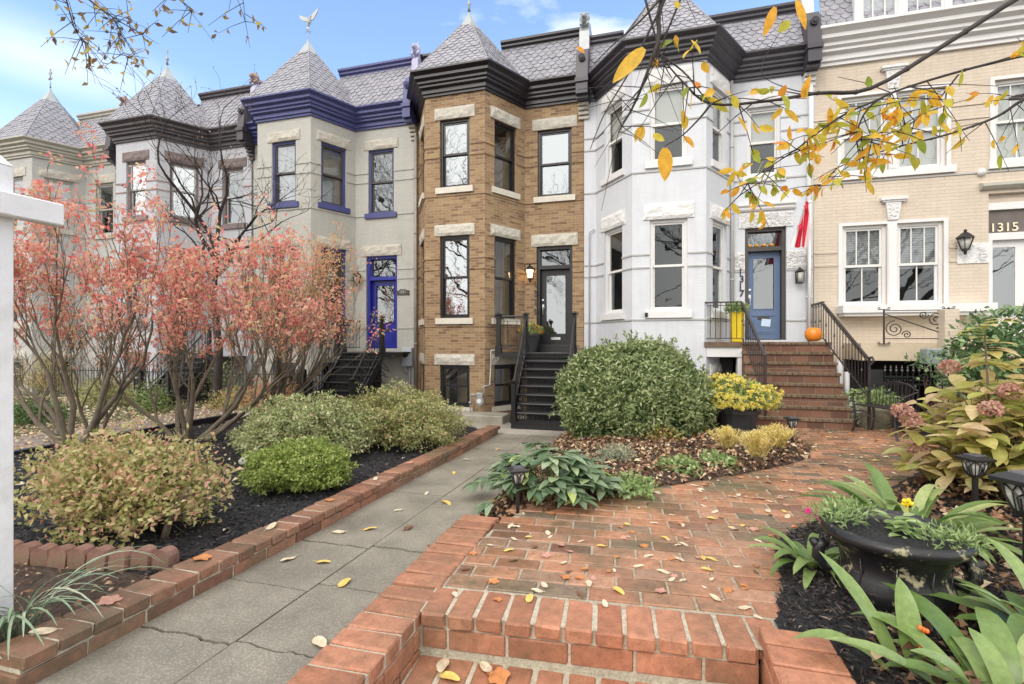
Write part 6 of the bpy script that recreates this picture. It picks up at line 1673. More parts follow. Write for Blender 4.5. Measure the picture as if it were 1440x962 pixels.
CHERRY = leaf_mat('yellow_orange_tree_leaf', [(0.0, (0.46, 0.48, 0.06)), (0.2, (0.74, 0.60, 0.07)), (0.5, (0.92, 0.60, 0.08)), (0.85, (0.94, 0.48, 0.05)), (1.0, (0.85, 0.30, 0.04))], 0.5, 0.5)
CHERRYG = leaf_mat('yellow_green_tree_leaf', [(0.0, (0.24, 0.34, 0.05)), (0.5, (0.42, 0.48, 0.06)), (1.0, (0.72, 0.58, 0.07))], 0.5, 0.5)
HELL = leaf_mat('blue_green_leaf', [(0.0, (0.08, 0.14, 0.07)), (0.5, (0.19, 0.27, 0.15)), (0.85, (0.32, 0.40, 0.26)), (1.0, (0.42, 0.50, 0.14))], 0.38, 0.25, 0.5)
STRAP = leaf_mat('strap_leaf', [(0.0, (0.11, 0.19, 0.045)), (0.5, (0.20, 0.30, 0.085)), (0.85, (0.31, 0.40, 0.16)), (1.0, (0.50, 0.50, 0.20))], 0.33, 0.25, 0.5)
HYDR = leaf_mat('yellowing_large_leaf', [(0.0, (0.36, 0.42, 0.10)), (0.35, (0.62, 0.58, 0.20)), (0.65, (0.74, 0.62, 0.32)), (0.85, (0.68, 0.50, 0.33)), (1.0, (0.40, 0.48, 0.14))], 0.5, 0.45)
HYFL = leaf_mat('dusty_pink_petal', [(0.0, (0.50, 0.24, 0.20)), (0.5, (0.62, 0.36, 0.30)), (1.0, (0.64, 0.46, 0.34))], 0.7, 0.4)
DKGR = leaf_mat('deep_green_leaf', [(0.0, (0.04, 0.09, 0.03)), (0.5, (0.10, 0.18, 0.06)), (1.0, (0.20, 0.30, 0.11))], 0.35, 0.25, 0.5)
YMUM = leaf_mat('yellow_petal', [(0.0, (0.82, 0.66, 0.08)), (0.5, (0.88, 0.80, 0.22)), (1.0, (0.90, 0.86, 0.45))], 0.6, 0.4)
OMUM = leaf_mat('orange_petal', [(0.0, (0.50, 0.12, 0.03)), (0.5, (0.76, 0.34, 0.05)), (1.0, (0.85, 0.62, 0.10))], 0.6, 0.4)
FEATH = leaf_mat('golden_thread_leaf', [(0.0, (0.66, 0.52, 0.14)), (0.5, (0.84, 0.70, 0.26)), (1.0, (0.90, 0.80, 0.42))], 0.6, 0.45)
PALEG = leaf_mat('pale_green_leaf', [(0.0, (0.18, 0.28, 0.09)), (0.6, (0.34, 0.46, 0.18)), (1.0, (0.52, 0.62, 0.32))], 0.55, 0.4)
LAVND = leaf_mat('silver_grey_leaf', [(0.0, (0.22, 0.28, 0.18)), (1.0, (0.46, 0.52, 0.38))], 0.7, 0.3)
LITTER = leaf_mat('brown_leaf_litter', [(0.0, (0.07, 0.035, 0.022)), (0.35, (0.17, 0.085, 0.05)), (0.6, (0.30, 0.16, 0.09)), (0.85, (0.46, 0.29, 0.17)), (1.0, (0.64, 0.50, 0.34))], 0.6, 0.15)
LITTERP = leaf_mat('pale_leaf_litter', [(0.0, (0.45, 0.28, 0.16)), (0.5, (0.66, 0.54, 0.34)), (1.0, (0.80, 0.72, 0.55))], 0.6, 0.15)
CHIPS = leaf_mat('black_bark_chip', [(0.0, (0.006, 0.006, 0.008)), (0.6, (0.020, 0.019, 0.023)), (0.92, (0.05, 0.047, 0.05)), (1.0, (0.12, 0.10, 0.09))], 0.5, 0.0)
CHIPSB = leaf_mat('brown_bark_chip', [(0.0, (0.018, 0.013, 0.013)), (0.6, (0.045, 0.034, 0.032)), (0.93, (0.09, 0.07, 0.06)), (1.0, (0.24, 0.18, 0.14))], 0.6, 0.0)

def shell_points(n, c, r, seed, lump=0.18, fine=0.07, thick=0.22, zmin=-0.35, gap=0.0, lf=1.6, ff=5.0):
    """points near the surface of a lumpy dome, thinned where gap noise is low"""
    d = rand_dirs(int(n * 1.9)); d = d[d[:, 2] > zmin][:int(n * 1.5)]
    nz = fnoise(d, lf, seed); nf = fnoise(d, ff, seed + 9)
    R = 1 + lump * nz + fine * nf
    depth = 1 - np.abs(RNG.normal(size=len(d))) * thick * 0.5
    k = d * (R * np.clip(depth, 0.25, 1.06))[:, None]
    if gap > 0:
        g = fnoise(k, 4.5, seed + 3); keep = g > (gap - 0.5); k = k[keep]; d = d[keep]
    k = k[:n]; d = d[:n]
    return np.asarray(c) + k * np.asarray(r), d

def shrub(name, label, cat, c, r, nleaf, ll, lw, mat, seed=1, group=None, stems=14, stem_m=None, outw=0.7, **kw):
    """c is the middle of the dome; stems rise from the ground below it"""
    base = Vector((c[0], c[1], c[2] - r[2] * 0.9 if 'base' not in kw else kw.pop('base')))
    e = empty(name, base, label, cat, group)
    P_, d = shell_points(nleaf, c, r, seed, **kw)
    D = d * outw + rand_dirs(len(d), 0.25); Nn = d + 1.0 * rand_dirs(len(d), 0.3)
    V, F = leaves_geo(P_, D, Nn, ll * RNG.uniform(0.6, 1.25, len(d)), lw * RNG.uniform(0.7, 1.2, len(d)), 0.2, 0.2)
    np_mesh('foliage', V, F, mat, e)
    q = MB(); rs = random.Random(seed)
    for i in range(stems):
        k = rs.randrange(len(P_)); tgt = Vector(P_[k]); tgt = base.lerp(tgt, 0.93)
        b = base + Vector((rs.uniform(-1, 1) * r[0] * 0.12, rs.uniform(-1, 1) * r[1] * 0.12, -0.05))
        m1 = b.lerp(tgt, 0.45) + Vector((rs.uniform(-.06, .06), rs.uniform(-.06, .06), 0.10 * r[2]))
        q.tube([b, m1, tgt], [0.018, 0.012, 0.004], 5)
        for _ in range(3):
            t2 = Vector(P_[rs.randrange(len(P_))])
            if (t2 - m1).length < r[0] * 0.9: q.tube([m1, m1.lerp(t2, 0.5) + Vector((0, 0, 0.03)), m1.lerp(t2, 0.95)], [0.009, 0.006, 0.003], 4)
    part(q, 'stems', stem_m or BARK, e)
    return e

# round clipped bush in the island bed
c = (-0.33, 9.55, 0.62)
rb = shrub('round_bush', 'huge round clipped olive green bush between the two stairs', 'bush', c, (1.42, 1.35, 1.15), 38000, 0.095, 0.036, GRN_ROUND, 3, stems=16, zmin=-0.62, lump=0.09, fine=0.08, thick=0.24, outw=0.45, gap=0.16, lf=2.0, ff=7.0)
P_, d = shell_points(140, c, (1.47, 1.38, 1.18), 8, 0.1, 0.08, 0.05, -0.2)
Ps = np.repeat(P_, 9, 0) + np.repeat(d, 9, 0) * (np.tile(np.arange(9), len(P_)) * 0.013)[:, None]; V, F = leaves_geo(Ps, rand_dirs(len(Ps), 0.5) + np.repeat(d, 9, 0), np.repeat(d, 9, 0) + rand_dirs(len(Ps)), 0.085, 0.032); np_mesh('stray_shoots', V, F, GRN_ROUND, rb)
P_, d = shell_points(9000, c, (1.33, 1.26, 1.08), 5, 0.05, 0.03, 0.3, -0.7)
V, F = leaves_geo(P_, d + rand_dirs(len(d)), d, 0.09, 0.04); o = np_mesh('inner_shade_leaves', V, F, DKGR, rb)  # darker green inside puts the bush's inner shade into the leaf colour
# two variegated azaleas behind the wall
shrub('variegated_bush', 'pale cream-green variegated bush behind the bright lime shrub', 'bush', (-5.25, 6.55, 0.38), (0.98, 0.85, 0.53), 17000, 0.055, 0.028, GRN_AZ, 21, stems=30, zmin=-0.65, lump=0.42, fine=0.34, thick=0.5, gap=0.30, lf=2.3, base=-0.05)
shrub('variegated_bush', 'bronze-tinged variegated bush right of the cream-green one, near basement window', 'bush', (-4.20, 7.75, 0.37), (1.08, 0.85, 0.54), 19000, 0.055, 0.028, GRN_AZ2, 33, stems=30, zmin=-0.65, lump=0.42, fine=0.34, thick=0.5, gap=0.30, lf=2.3, base=-0.08)
# bright box
shrub('lime_shrub', 'small bright lime green clipped shrub on the black mulch', 'bush', (-4.08, 5.0, 0.23), (0.66, 0.48, 0.30), 15000, 0.042, 0.026, GRN_BOX, 41, stems=20, zmin=-0.6, lump=0.28, fine=0.25, thick=0.4, gap=0.12, lf=2.2, base=-0.03)
# loose abelia in front
sh = shrub('loose_shrub', 'loose yellow and pink leaved shrub in left foreground', 'bush', (-4.66, 3.40, 0.44), (0.92, 0.58, 0.47), 12000, 0.056, 0.032, ABEL, 51, stems=70, zmin=-0.85, lump=0.42, fine=0.4, thick=0.9, gap=0.28, lf=2.6, base=0.02)
for k, (dx, dy) in enumerate(((-0.12, -0.1), (0.1, -0.05), (0.0, 0.05))):
    q = MB(); b = Vector((-4.25 + dx, 3.4 + dy, 0.0)); q.tube([b, b + Vector((dx * 1.5, dy, 0.25)), b + Vector((dx * 3.4, dy, 0.5))], [0.035, 0.028, 0.015], 6); part(q, 'trunk', BARK, sh)

# ------------------------------------------------------------------ trees and vase shaped bushes
def grow(segs, ends, p, d, L, r, lv, rs, up=0.25, spread=0.6, nch=3, wob=0.18, minr=0.004, shrink=0.66, kids_from=0.35, last=4):
    n = 4 if lv < 3 else 3
    pts = [p.copy()]; rad = [r]
    for i in range(n):
        d = (d + Vector((rs.gauss(0, wob), rs.gauss(0, wob), rs.gauss(0, wob * 0.6) + up * 0.25))).normalized()
        p = p + d * L / n; pts.append(p.copy()); rad.append(max(minr * 0.6, r * (1 - 0.45 * (i + 1) / n)))
    segs.append((pts, rad, lv))
    if lv >= last: ends.append((pts[-1].copy(), d.copy())); ends.append((pts[-2].copy(), d.copy())); return
    k = nch if isinstance(nch, int) else nch[min(lv, len(nch) - 1)]
    for i in range(k):
        f = 1.0 if i == 0 else kids_from + (1 - kids_from) * rs.random()
        j = min(n, max(1, int(round(f * n)))); q = pts[j]
        ax = Vector((rs.gauss(0, 1), rs.gauss(0, 1), rs.gauss(0, 0.5))).normalized()
        nd = (d + ax * spread * (0.5 if i == 0 else 1.0) + Vector((0, 0, up))).normalized()
        grow(segs, ends, q, nd, L * shrink * rs.uniform(0.75, 1.2), max(minr, rad[j] * (0.85 if i == 0 else 0.62)), lv + 1, rs, up, spread, nch, wob, minr, shrink, kids_from, last)

def tubes_obj(segs, split, bark, parent, names=('trunk', 'branches')):
    a, b = MB(), MB()
    for pts, rad, lv in segs:
        (a if lv < split else b).tube(pts, rad, 7 if lv < 1 else (5 if lv < 3 else 3), caps=False)
    part(a, names[0], bark, parent, smooth=True)
    part(b, names[1], bark, parent, smooth=True)

def vase_bush(name, label, base, stems, L, seed, leafm, nleaf, group, top, r0=0.055, lsize=0.075, low=0.25, cat='tree', frac=None):
    rs = random.Random(seed); e = empty(name, base, label, cat, group); segs = []; ends = []
    for (dx, dy, dz, k) in stems:
        dd = Vector((dx, dy, dz)).normalized()
        grow(segs, ends, Vector(base) + Vector((dx * 0.08, dy * 0.08, -0.08)), dd, L * k, r0 * (0.8 + 0.3 * k), 0, rs, 0.26, 0.50, [3, 3, 3, 3, 2], 0.13, 0.0035, 0.68, 0.4, 5)
    tubes_obj(segs, 2, BARK, e)
    rs.shuffle(ends)
    z0 = base[2] + (top - base[2]) * low
    pts = [p for p, d in ends if p.z > z0 and rs.random() < 0.35 + 0.65 * (p.z - z0) / (top - z0)]
    if not pts: return e
    pts = (pts * (nleaf // len(pts) + 1))[:nleaf]
    C_ = np.array([tuple(p) for p in pts]) + RNG.normal(size=(len(pts), 3)) * 0.05
    D = rand_dirs(len(pts), -0.5); V, F = leaves_geo(C_, D, rand_dirs(len(pts)), lsize * RNG.uniform(0.6, 1.3, len(pts)), lsize * 0.5 * RNG.uniform(0.7, 1.2, len(pts)), 0.2, 0.25)
    np_mesh('leaves', V, F, leafm, e)
    return e
gB = 'pink leaved burning bushes in the left yard'
b1 = G(98, 632, -0.05); b2 = G(262, 621, -0.08); b3 = G(368, 590, -0.12)
vase_bush('burning_bush', 'tall bare-stemmed pink leaved bush directly right of white post', tuple(b1), [(-0.9, 0.1, 1.0, 1.05), (0.75, 0.0, 0.95, 1.1), (0.25, -0.5, 1.1, 1.0), (-1.1, 0.2, 0.8, 1.0), (0.3, 0.5, 1.2, 1.1), (0.0, -0.1, 1.3, 1.1)], 1.45, 5, PINKL, 5200, gB, 4.8, 0.05, 0.09, 0.35)
vase_bush('burning_bush', 'widest pink and orange vase-shaped bush, middle of left yard', tuple(b2), [(-1.2, 0.1, 0.75, 1.1), (1.3, -0.1, 0.65, 1.2), (-0.5, 0.5, 1.0, 1.05), (0.5, -0.4, 1.0, 1.05), (1.0, 0.4, 0.85, 1.15), (-0.8, -0.4, 0.9, 0.95), (1.7, 0.2, 0.5, 1.25), (1.5, -0.2, 0.9, 1.2), (0.1, 0.1, 1.2, 1.0)], 1.42, 8, PINKL, 8500, gB, 4.0, 0.044, 0.085, 0.22)
vase_bush('burning_bush', 'orange tinged twiggy bush in front of the lattice stairs', tuple(b3), [(-0.6, 0.1, 0.9, 0.95), (1.3, -0.1, 0.75, 1.25), (1.6, -0.3, 0.5, 1.25), (0.6, -0.3, 1.0, 1.15), (1.1, -0.7, 0.9, 1.1), (0.2, 0.1, 1.2, 1.15), (1.3, 0.1, 1.0, 1.2), (0.9, -0.3, 1.0, 1.25)], 1.38, 13, ORNG, 8000, gB, 4.2, 0.055, 0.07, 0.15)
b4 = G(133, 625, -0.05)
vase_bush('sapling', 'slender young many-stemmed tree between the two pink bushes', tuple(b4), [(-0.4, 0, 1.0, 0.8), (0.4, 0.1, 1.0, 0.9), (0.1, 0, 1.2, 0.8)], 1.15, 23, ORNG, 500, None, 3.4, 0.035, 0.07, 0.2)

# dark bare tree before the purple trimmed house
bt = Vector((-11.3, 10.6, -0.1)); rs = random.Random(4)
e = empty('bare_tree', bt, 'dark leafless tree with twisting limbs before the pale grey house', 'tree'); segs = []; ends = []
segs.append(([bt, bt + Vector((0.1, 0, 1.6)), bt + Vector((-0.1, 0, 3.2)), bt + Vector((0.05, 0, 4.4))], [0.12, 0.10, 0.085, 0.07], 0))
for (dx, dy, dz, h, L) in ((-0.75, -0.1, 1.0, 3.4, 1.7), (0.9, -0.3, 0.9, 3.6, 1.7), (0.15, -0.2, 1.2, 4.4, 1.7), (-0.3, 0.1, 1.3, 4.3, 1.9), (1.3, -0.4, 0.5, 4.0, 1.5), (-0.2, -0.6, 1.1, 4.0, 1.4)):
    grow(segs, ends, bt + Vector((0, 0, h)), Vector((dx, dy, dz)).normalized(), L * 1.15, 0.058, 1, rs, 0.12, 0.75, [3, 3, 3, 3, 2], 0.24, 0.005, 0.68, 0.35, 5)
tubes_obj(segs, 2, BARKD, e)
C_ = np.array([tuple(p) for p, d in ends]); k = RNG.random(len(C_)) < 0.35; C_ = C_[k]
V, F = leaves_geo(C_, rand_dirs(len(C_), -0.8), rand_dirs(len(C_)), 0.07, 0.03); np_mesh('seed_pods', V, F, LITTER, e)

# ------------------------------------------------------------------ strap leaves, rosettes
def ribbon(base, az, L, W_, e0, e1, n=9, fold=0.35, twist=0.0, prof=0.75, rnd_=random):
    """a bent channelled blade, three vertices across"""
    p = Vector(base); V = []; F = []
    for i in range(n + 1):
        s = i / n; el = e0 + (e1 - e0) * s ** 1.3; a = az + twist * s
        d = Vector((math.cos(a) * math.cos(el), math.sin(a) * math.cos(el), math.sin(el)))
        side = Vector((-math.sin(a), math.cos(a), 0)); nn = side.cross(d) * -1
        w = W_ * 0.5 * (max(0.0, math.sin(PI * min(1, s * 0.94 + 0.06))) ** prof + 0.04 * (1 - s))
        if i == n: w = 0.0015
        wav = 0.06 * w * math.sin(s * 13 + az)
        V += [p + side * w + nn * (w * fold + wav), p.copy(), p - side * w + nn * (w * fold - wav)]
        p = p + d * L / n
    for i in range(n):
        a = 3 * i
        F += [(a, a + 1, a + 4, a + 3), (a + 1, a + 2, a + 5, a + 4)]
    return np.array([tuple(v) for v in V]), np.array(F)

def strap_clump(name, label, c, n, L, W_, seed, mat=None, spread=0.06, e0=(0.7, 1.35), e1=(-0.9, 0.1), group='strappy green clumps in the right bed', cat='plant', prof=0.6):
    rs = random.Random(seed); parts_ = []
    for i in range(n):
        az = 2 * PI * (i * 0.381966) + rs.uniform(-0.3, 0.3); b = Vector(c) + Vector((math.cos(az) * spread * rs.random(), math.sin(az) * spread * rs.random(), -0.02))
        parts_.append(ribbon(b, az, L * rs.uniform(0.65, 1.15), W_ * rs.uniform(0.75, 1.2), rs.uniform(*e0), rs.uniform(*e1), 10, rs.uniform(0.15, 0.45), rs.uniform(-0.4, 0.4), prof))
    V, F = join_geo(parts_); o = np_mesh(name, V, F, mat or STRAP, None, True); tag(o, label, cat, group); return o
cl = strap_clump('strappy_plant', 'small strappy green clump at patio edge left of urn', G(1142, 800, 0.10), 18, 0.50, 0.075, 1, e0=(0.6, 1.3), e1=(-1.1, -0.4))
cl = strap_clump('strappy_plant', 'large strappy green clump behind the urn', (2.05, 4.75, 0.12), 52, 0.72, 0.095, 2, e0=(0.5, 1.35), e1=(-0.8, 0.0), spread=0.25)
cl = strap_clump('strappy_plant', 'broad glossy strappy clump filling the bottom right corner', (1.56, 2.70, 0.08), 30, 0.56, 0.12, 3, e0=(0.4, 1.3), e1=(-0.8, 0.1), spread=0.22)
cl = strap_clump('strappy_plant', 'strappy clump right of the urn under large lantern', (2.15, 3.35, 0.1), 26, 0.55, 0.09, 5, e0=(0.5, 1.35), e1=(-0.7, 0.2), spread=0.15)
V, F = join_geo([ribbon(Vector((1.20, 2.92, 0.1)), 2.25, 0.60, 0.11, 1.05, 0.5, 10, 0.25, 0.1, 0.6), ribbon(Vector((1.28, 2.95, 0.1)), 1.5, 0.42, 0.11, 1.35, 0.9, 10, 0.25, 0.1, 0.6), ribbon(Vector((1.15, 2.85, 0.1)), 3.0, 0.48, 0.10, 0.75, -0.7, 10, 0.25, 0.1, 0.6)])
o = np_mesh('strappy_plant', V, F, STRAP, None, True); tag(o, 'three long upright strap leaves rising in front of urn', 'plant', 'strappy green clumps in the right bed')
# orange berries
bp = G(1304, 905, 0.12); q = MB(); rs = random.Random(2)
for i in range(11): q.ball((1.335 + rs.uniform(-.02, .02), 2.98 + rs.uniform(-.02, .02), 0.19 + i * 0.011), 0.013, 8)
q.tube([(1.335, 2.98, 0.08), (1.335, 2.98, 0.22)], 0.006, 5)
o = q.build('berry_spike', simple('orange_berry', (0.75, 0.16, 0.03), 0.25, 0.1), None, True); tag(o, 'short spike of orange-red berries among strappy leaves', 'berries')
# grass tuft at the white post
rs = random.Random(9); ps = []
for i in range(46):
    az = rs.uniform(-1.9, 1.2); ps.append(ribbon((-3.50 + rs.uniform(-.05, .05), 1.98 + rs.uniform(-.1, .08), 0.05), az, rs.uniform(0.45, 0.85), 0.014, rs.uniform(0.9, 1.4), rs.uniform(-1.2, -0.2), 9, 0.3, rs.uniform(-.4, .4), 0.4))
V, F = join_geo(ps); o = np_mesh('grass_tuft', V, F, leaf_mat('striped_grass', [(0, (0.16, 0.24, 0.14)), (0.6, (0.32, 0.42, 0.28)), (1, (0.60, 0.64, 0.50))], 0.5, 0.3), None, True); tag(o, 'arching striped ornamental grass at foot of white post', 'grass clump')

def big_leaf(base, D, Nn, L, W_, curl=0.2, n=5, fold=0.18):
    """broad pointed leaf: grid 5 x n with a mid crease"""
    D = Vector(D).normalized(); S = D.cross(Vector(Nn)).normalized(); U = S.cross(D).normalized()
    V = []; F = []; cols = 4
    for i in range(n + 1):
        s = i / n; w = W_ * 0.5 * (math.sin(PI * min(1, (s * 0.93 + 0.05)) ** 0.85)) ** 0.8
        if i == n: w = 0.001
        c_ = Vector(base) + D * (L * s) - U * (L * curl * s * s)
        for j in range(cols + 1):
            k = (j / cols - 0.5) * 2
            V.append(c_ + S * (w * k) + U * (abs(k) * w * fold + 0.05 * w * math.sin(5 * s + 3 * k)))
    for i in range(n):
        for j in range(cols): a = i * (cols + 1) + j; F.append((a, a + 1, a + cols + 2, a + cols + 1))
    return np.array([tuple(v) for v in V]), np.array(F)

# hellebore
rs = random.Random(31); hc = Vector((-1.05, 5.30, 0.03)); ps = []; q = MB()
he = empty('hellebore', hc, 'leafy blue-green plant with palm-like leaves overhanging the concrete path', 'plant')
for i in range(78):
    az = rs.uniform(0, 2 * PI); R_ = math.sqrt(rs.random()); hgt = 0.56 * (1 - 0.5 * R_ * R_) * rs.uniform(0.55, 1.1)
    c_ = hc + Vector((math.cos(az) * R_ * 0.60, math.sin(az) * R_ * 0.50, hgt))
    q.tube([hc + Vector((math.cos(az) * R_ * 0.2, math.sin(az) * R_ * 0.2, 0)), hc.lerp(c_, 0.6) + Vector((0, 0, 0.12 * hgt)), c_], [0.007, 0.006, 0.004], 4)
    k = rs.choice((5, 6, 7)); a0 = az
    for j in range(k):
        a = a0 + (j - (k - 1) / 2) * 0.62; D = Vector((math.cos(a), math.sin(a), rs.uniform(-0.25, 0.25)))
        ps.append(big_leaf(c_, D, Vector((rs.uniform(-.2, .2), rs.uniform(-.2, .2), 1)), rs.uniform(0.18, 0.27), rs.uniform(0.085, 0.12), rs.uniform(0.1, 0.4)))
for (px, py) in ((672, 678), (690, 707), (683, 672)):
    c_ = G(px, py, 0.12)
    for j in range(5):
        a = 2.6 + j * 0.55; ps.append(big_leaf(c_, (math.cos(a), math.sin(a), 0.05), (0, 0, 1), 0.20, 0.07, 0.5))
    q.tube([hc + Vector((-0.3, 0, 0.1)), hc.lerp(c_, 0.6) + Vector((0, 0, 0.12)), c_], [0.006] * 3, 4)
V, F = join_geo(ps); np_mesh('leaves', V, F, HELL, he, True); part(q, 'stems', simple('green_stem', (0.14, 0.20, 0.07), 0.6), he)

# hydrangea at the right edge
def hydrangea():
    rs = random.Random(77); c = Vector((3.78, 6.35, 0.1)); e = empty('hydrangea', c, 'big hydrangea with yellowing leaves and dusty pink flower heads', 'bush')
    ps = []; q = MB(); heads = []
    for i in range(360):
        az = rs.uniform(0, 2 * PI); R_ = math.sqrt(rs.random()); z = 0.12 + 1.42 * (1 - 0.55 * R_ ** 2) * rs.uniform(0.1, 1.05)
        t = c + Vector((math.cos(az) * R_ * 1.05, math.sin(az) * R_ * 0.95, z)); b = c + Vector((math.cos(az) * R_ * 0.3, math.sin(az) * R_ * 0.3, 0))
        m_ = b.lerp(t, 0.5) + Vector((0, 0, 0.15)); 
        if i % 4 == 0: q.tube([b, m_, t], [0.010, 0.008, 0.005], 4)
        a0 = rs.uniform(0, PI)
        for lev in range(2):
            pp_ = t.lerp(m_, lev * 0.4); a = a0 + lev * PI / 2
            for s_ in (0, PI):
                D = Vector((math.cos(a + s_), math.sin(a + s_), rs.uniform(-0.35, 0.35))); ps.append(big_leaf(pp_, D, Vector((rs.uniform(-.4, .4), rs.uniform(-.4, .4), 1)), rs.uniform(0.17, 0.27), rs.uniform(0.10, 0.155), rs.uniform(0.1, 0.55), 5, rs.uniform(0.1, 0.3)))
    V, F = join_geo(ps); np_mesh('leaves', V, F, HYDR, e, True); part(q, 'stems', TWIG, e)
    for (px, py, t_) in ((1335, 516, 5.3), (1268, 578, 5.2), (1394, 575, 4.7), (1418, 550, 4.8), (1293, 633, 5.4), (1347, 655 - 40, 5.3), (1281, 590, 5.2)):
        hcn = T(px, py, t_); n = 230; d = rand_dirs(n, 0.3); C_ = np.array(tuple(hcn)) + d * np.array([0.08, 0.08, 0.06])
        V, F = leaves_geo(C_, d + rand_dirs(n) * 1.3, d, 0.035, 0.03, 0.1, 0.1); o = np_mesh('flower_head', V, F, HYFL, e)
    return e
hyd = hydrangea()
# upright yellow sprig above the hydrangea
ps = []; c_ = T(1385, 470, 5.0); rs = random.Random(3)
for j in range(9):
    a = j * 0.75; ps.append(big_leaf(c_ + Vector((0, 0, 0.03 * j - 0.1)), (math.cos(a), math.sin(a), 0.25), (0, 0, 1), 0.27, 0.13, 0.3))
for j in range(8):
    a = j * 0.9; ps.append(big_leaf(c_ + Vector((0.12, 0.15, -0.28 + 0.02 * j)), (math.cos(a), math.sin(a), 0.1), (0, 0, 1), 0.24, 0.13, 0.4))
V, F = join_geo(ps); np_mesh('top_sprig', V, F, HYDR, hyd, True); q = MB(); q.tube([c_ + Vector((0.1, 0.1, -1.0)), c_ + Vector((0.02, 0, -0.4)), c_], [0.012, 0.01, 0.006], 5); part(q, 'sprig_stem', TWIG, hyd)
# dense twiggy base
segs = []; ends = []; rs = random.Random(6)
for k in range(16): grow(segs, ends, Vector((3.85 + rs.uniform(-.5, .6), 6.3 + rs.uniform(-.6, .6), 0.05)), Vector((rs.uniform(-.5, .5), rs.uniform(-.5, .3), 1)).normalized(), 0.55, 0.012, 2, rs, 0.2, 0.6, 3, 0.15, 0.003, 0.7, 0.3, 4)
q = MB(); [q.tube(p_, r_, 4, False) for p_, r_, l_ in segs]; part(q, 'twigs', TWIG, hyd)
# dark green shrub behind it
shrub('evergreen_shrub', 'glossy dark green shrub in front of the beige porch', 'bush', (6.25, 9.9, 1.35), (1.75, 0.9, 0.95), 9000, 0.13, 0.06, leaf_mat('glossy_green_leaf', [(0.0, (0.05, 0.11, 0.04)), (0.5, (0.13, 0.23, 0.09)), (1.0, (0.27, 0.38, 0.17))], 0.3, 0.25, 0.5), 61, stems=40, zmin=-0.9, lump=0.35, fine=0.2, thick=0.6, gap=0.2, base=0.1)
# reddish twiggy weeds right of the bench
segs = []; ends = []; rs = random.Random(16)
for k in range(9): grow(segs, ends, Vector((4.75 + rs.uniform(-.2, .2), 9.6 + rs.uniform(-.3, .3), 0.1)), Vector((rs.uniform(-.5, .5), rs.uniform(-.3, .3), 1)).normalized(), 0.5, 0.010, 2, rs, 0.2, 0.5, 3, 0.15, 0.003, 0.7, 0.3, 4)
q = MB(); [q.tube(p_, r_, 4, False) for p_, r_, l_ in segs]; o = q.build('twiggy_shrub', simple('reddish_twig', (0.20, 0.09, 0.09), 0.8)); tag(o, 'bare reddish twiggy shrub between bench and iron fence', 'bush')

# yellow mums in the tub
def mums(parent, c, r, nfl, pet, mat, leafn, fs=0.034, seed=1):
    P_, d = shell_points(leafn, c, r, seed, 0.25, 0.15, 0.6, -0.35)
    V, F = leaves_geo(P_, d + rand_dirs(len(d)), d + rand_dirs(len(d)), 0.06, 0.03); np_mesh('foliage', V, F, PALEG, parent)
    P_, d = shell_points(nfl, c, np.array(r) * 1.04, seed + 4, 0.25, 0.15, 0.12, -0.25, gap=0.12)
    k = 16; C_ = np.repeat(P_, k, 0); dd = np.repeat(d, k, 0); D = dd * 0.9 + rand_dirs(len(C_)) * 1.0
    V, F = leaves_geo(C_, D, dd, fs * RNG.uniform(0.8, 1.2, len(C_)), fs * 0.6, 0.1, -0.1); np_mesh('flowers', V, F, mat, parent)
mm = empty('chrysanthemum', (1.56, 9.75, 0.6), 'bright yellow chrysanthemums spilling over the black tub', 'flowers')
mums(mm, (1.38, 9.6, 0.70), (0.74, 0.50, 0.38), 620, 16, YMUM, 2600, 0.050, 3)
mm2 = empty('chrysanthemum', (pp.x, pp.y, 1.95), 'orange and yellow mums in pot beside the black door', 'flowers')
mums(mm2, (pp.x, pp.y, 2.02), (0.30, 0.26, 0.20), 110, 16, OMUM, 900, 0.036, 7)
P_, d = shell_points(500, (yb.x, 12.1, 2.5), (0.22, 0.2, 0.14), 5, 0.3, 0.2, 0.6, -0.5); V, F = leaves_geo(P_, d + rand_dirs(len(d)), d, 0.09, 0.03); o = np_mesh('potted_plant', V, F, PALEG); tag(o, 'green trailing plant in the tall yellow planter', 'plant')
# golden feathery amsonia
for i, (px, py, s_) in enumerate(((1022, 640, 0.95), (1066, 655, 1.1), (1093, 640, 1.05))):
    c_ = G(px, py, 0.12); rs = random.Random(90 + i); Cs = []; Ds = []; q = MB()
    e = empty('feathery_plant', c_, ['leftmost golden feathery clump, below black tub', 'tallest golden feathery clump, in the middle', 'golden feathery clump nearest the solar lantern'][i], 'plant', 'golden feathery plants')
    for k in range(26):
        az = rs.uniform(0, 2 * PI); tl = rs.uniform(0.05, 0.55); top = c_ + Vector((math.cos(az) * tl * 0.5, math.sin(az) * tl * 0.4, 0.42 * s_ * (1 - 0.4 * tl)))
        mid_ = c_.lerp(top, 0.5) + Vector((0, 0, 0.04)); q.tube([c_, mid_, top], [0.004, 0.003, 0.002], 3)
        for j in range(46):
            f = 0.25 + 0.75 * j / 46; Cs.append(tuple(c_.lerp(mid_, f * 2) if f < 0.5 else mid_.lerp(top, f * 2 - 1))); a = j * 2.4; Ds.append((math.cos(a), math.sin(a), 0.75))
    V, F = leaves_geo(np.array(Cs), np.array(Ds), rand_dirs(len(Cs)), 0.085, 0.011, 0.1, 0.15); np_mesh('leaves', V, F, FEATH, e); part(q, 'stems', TWIG, e)
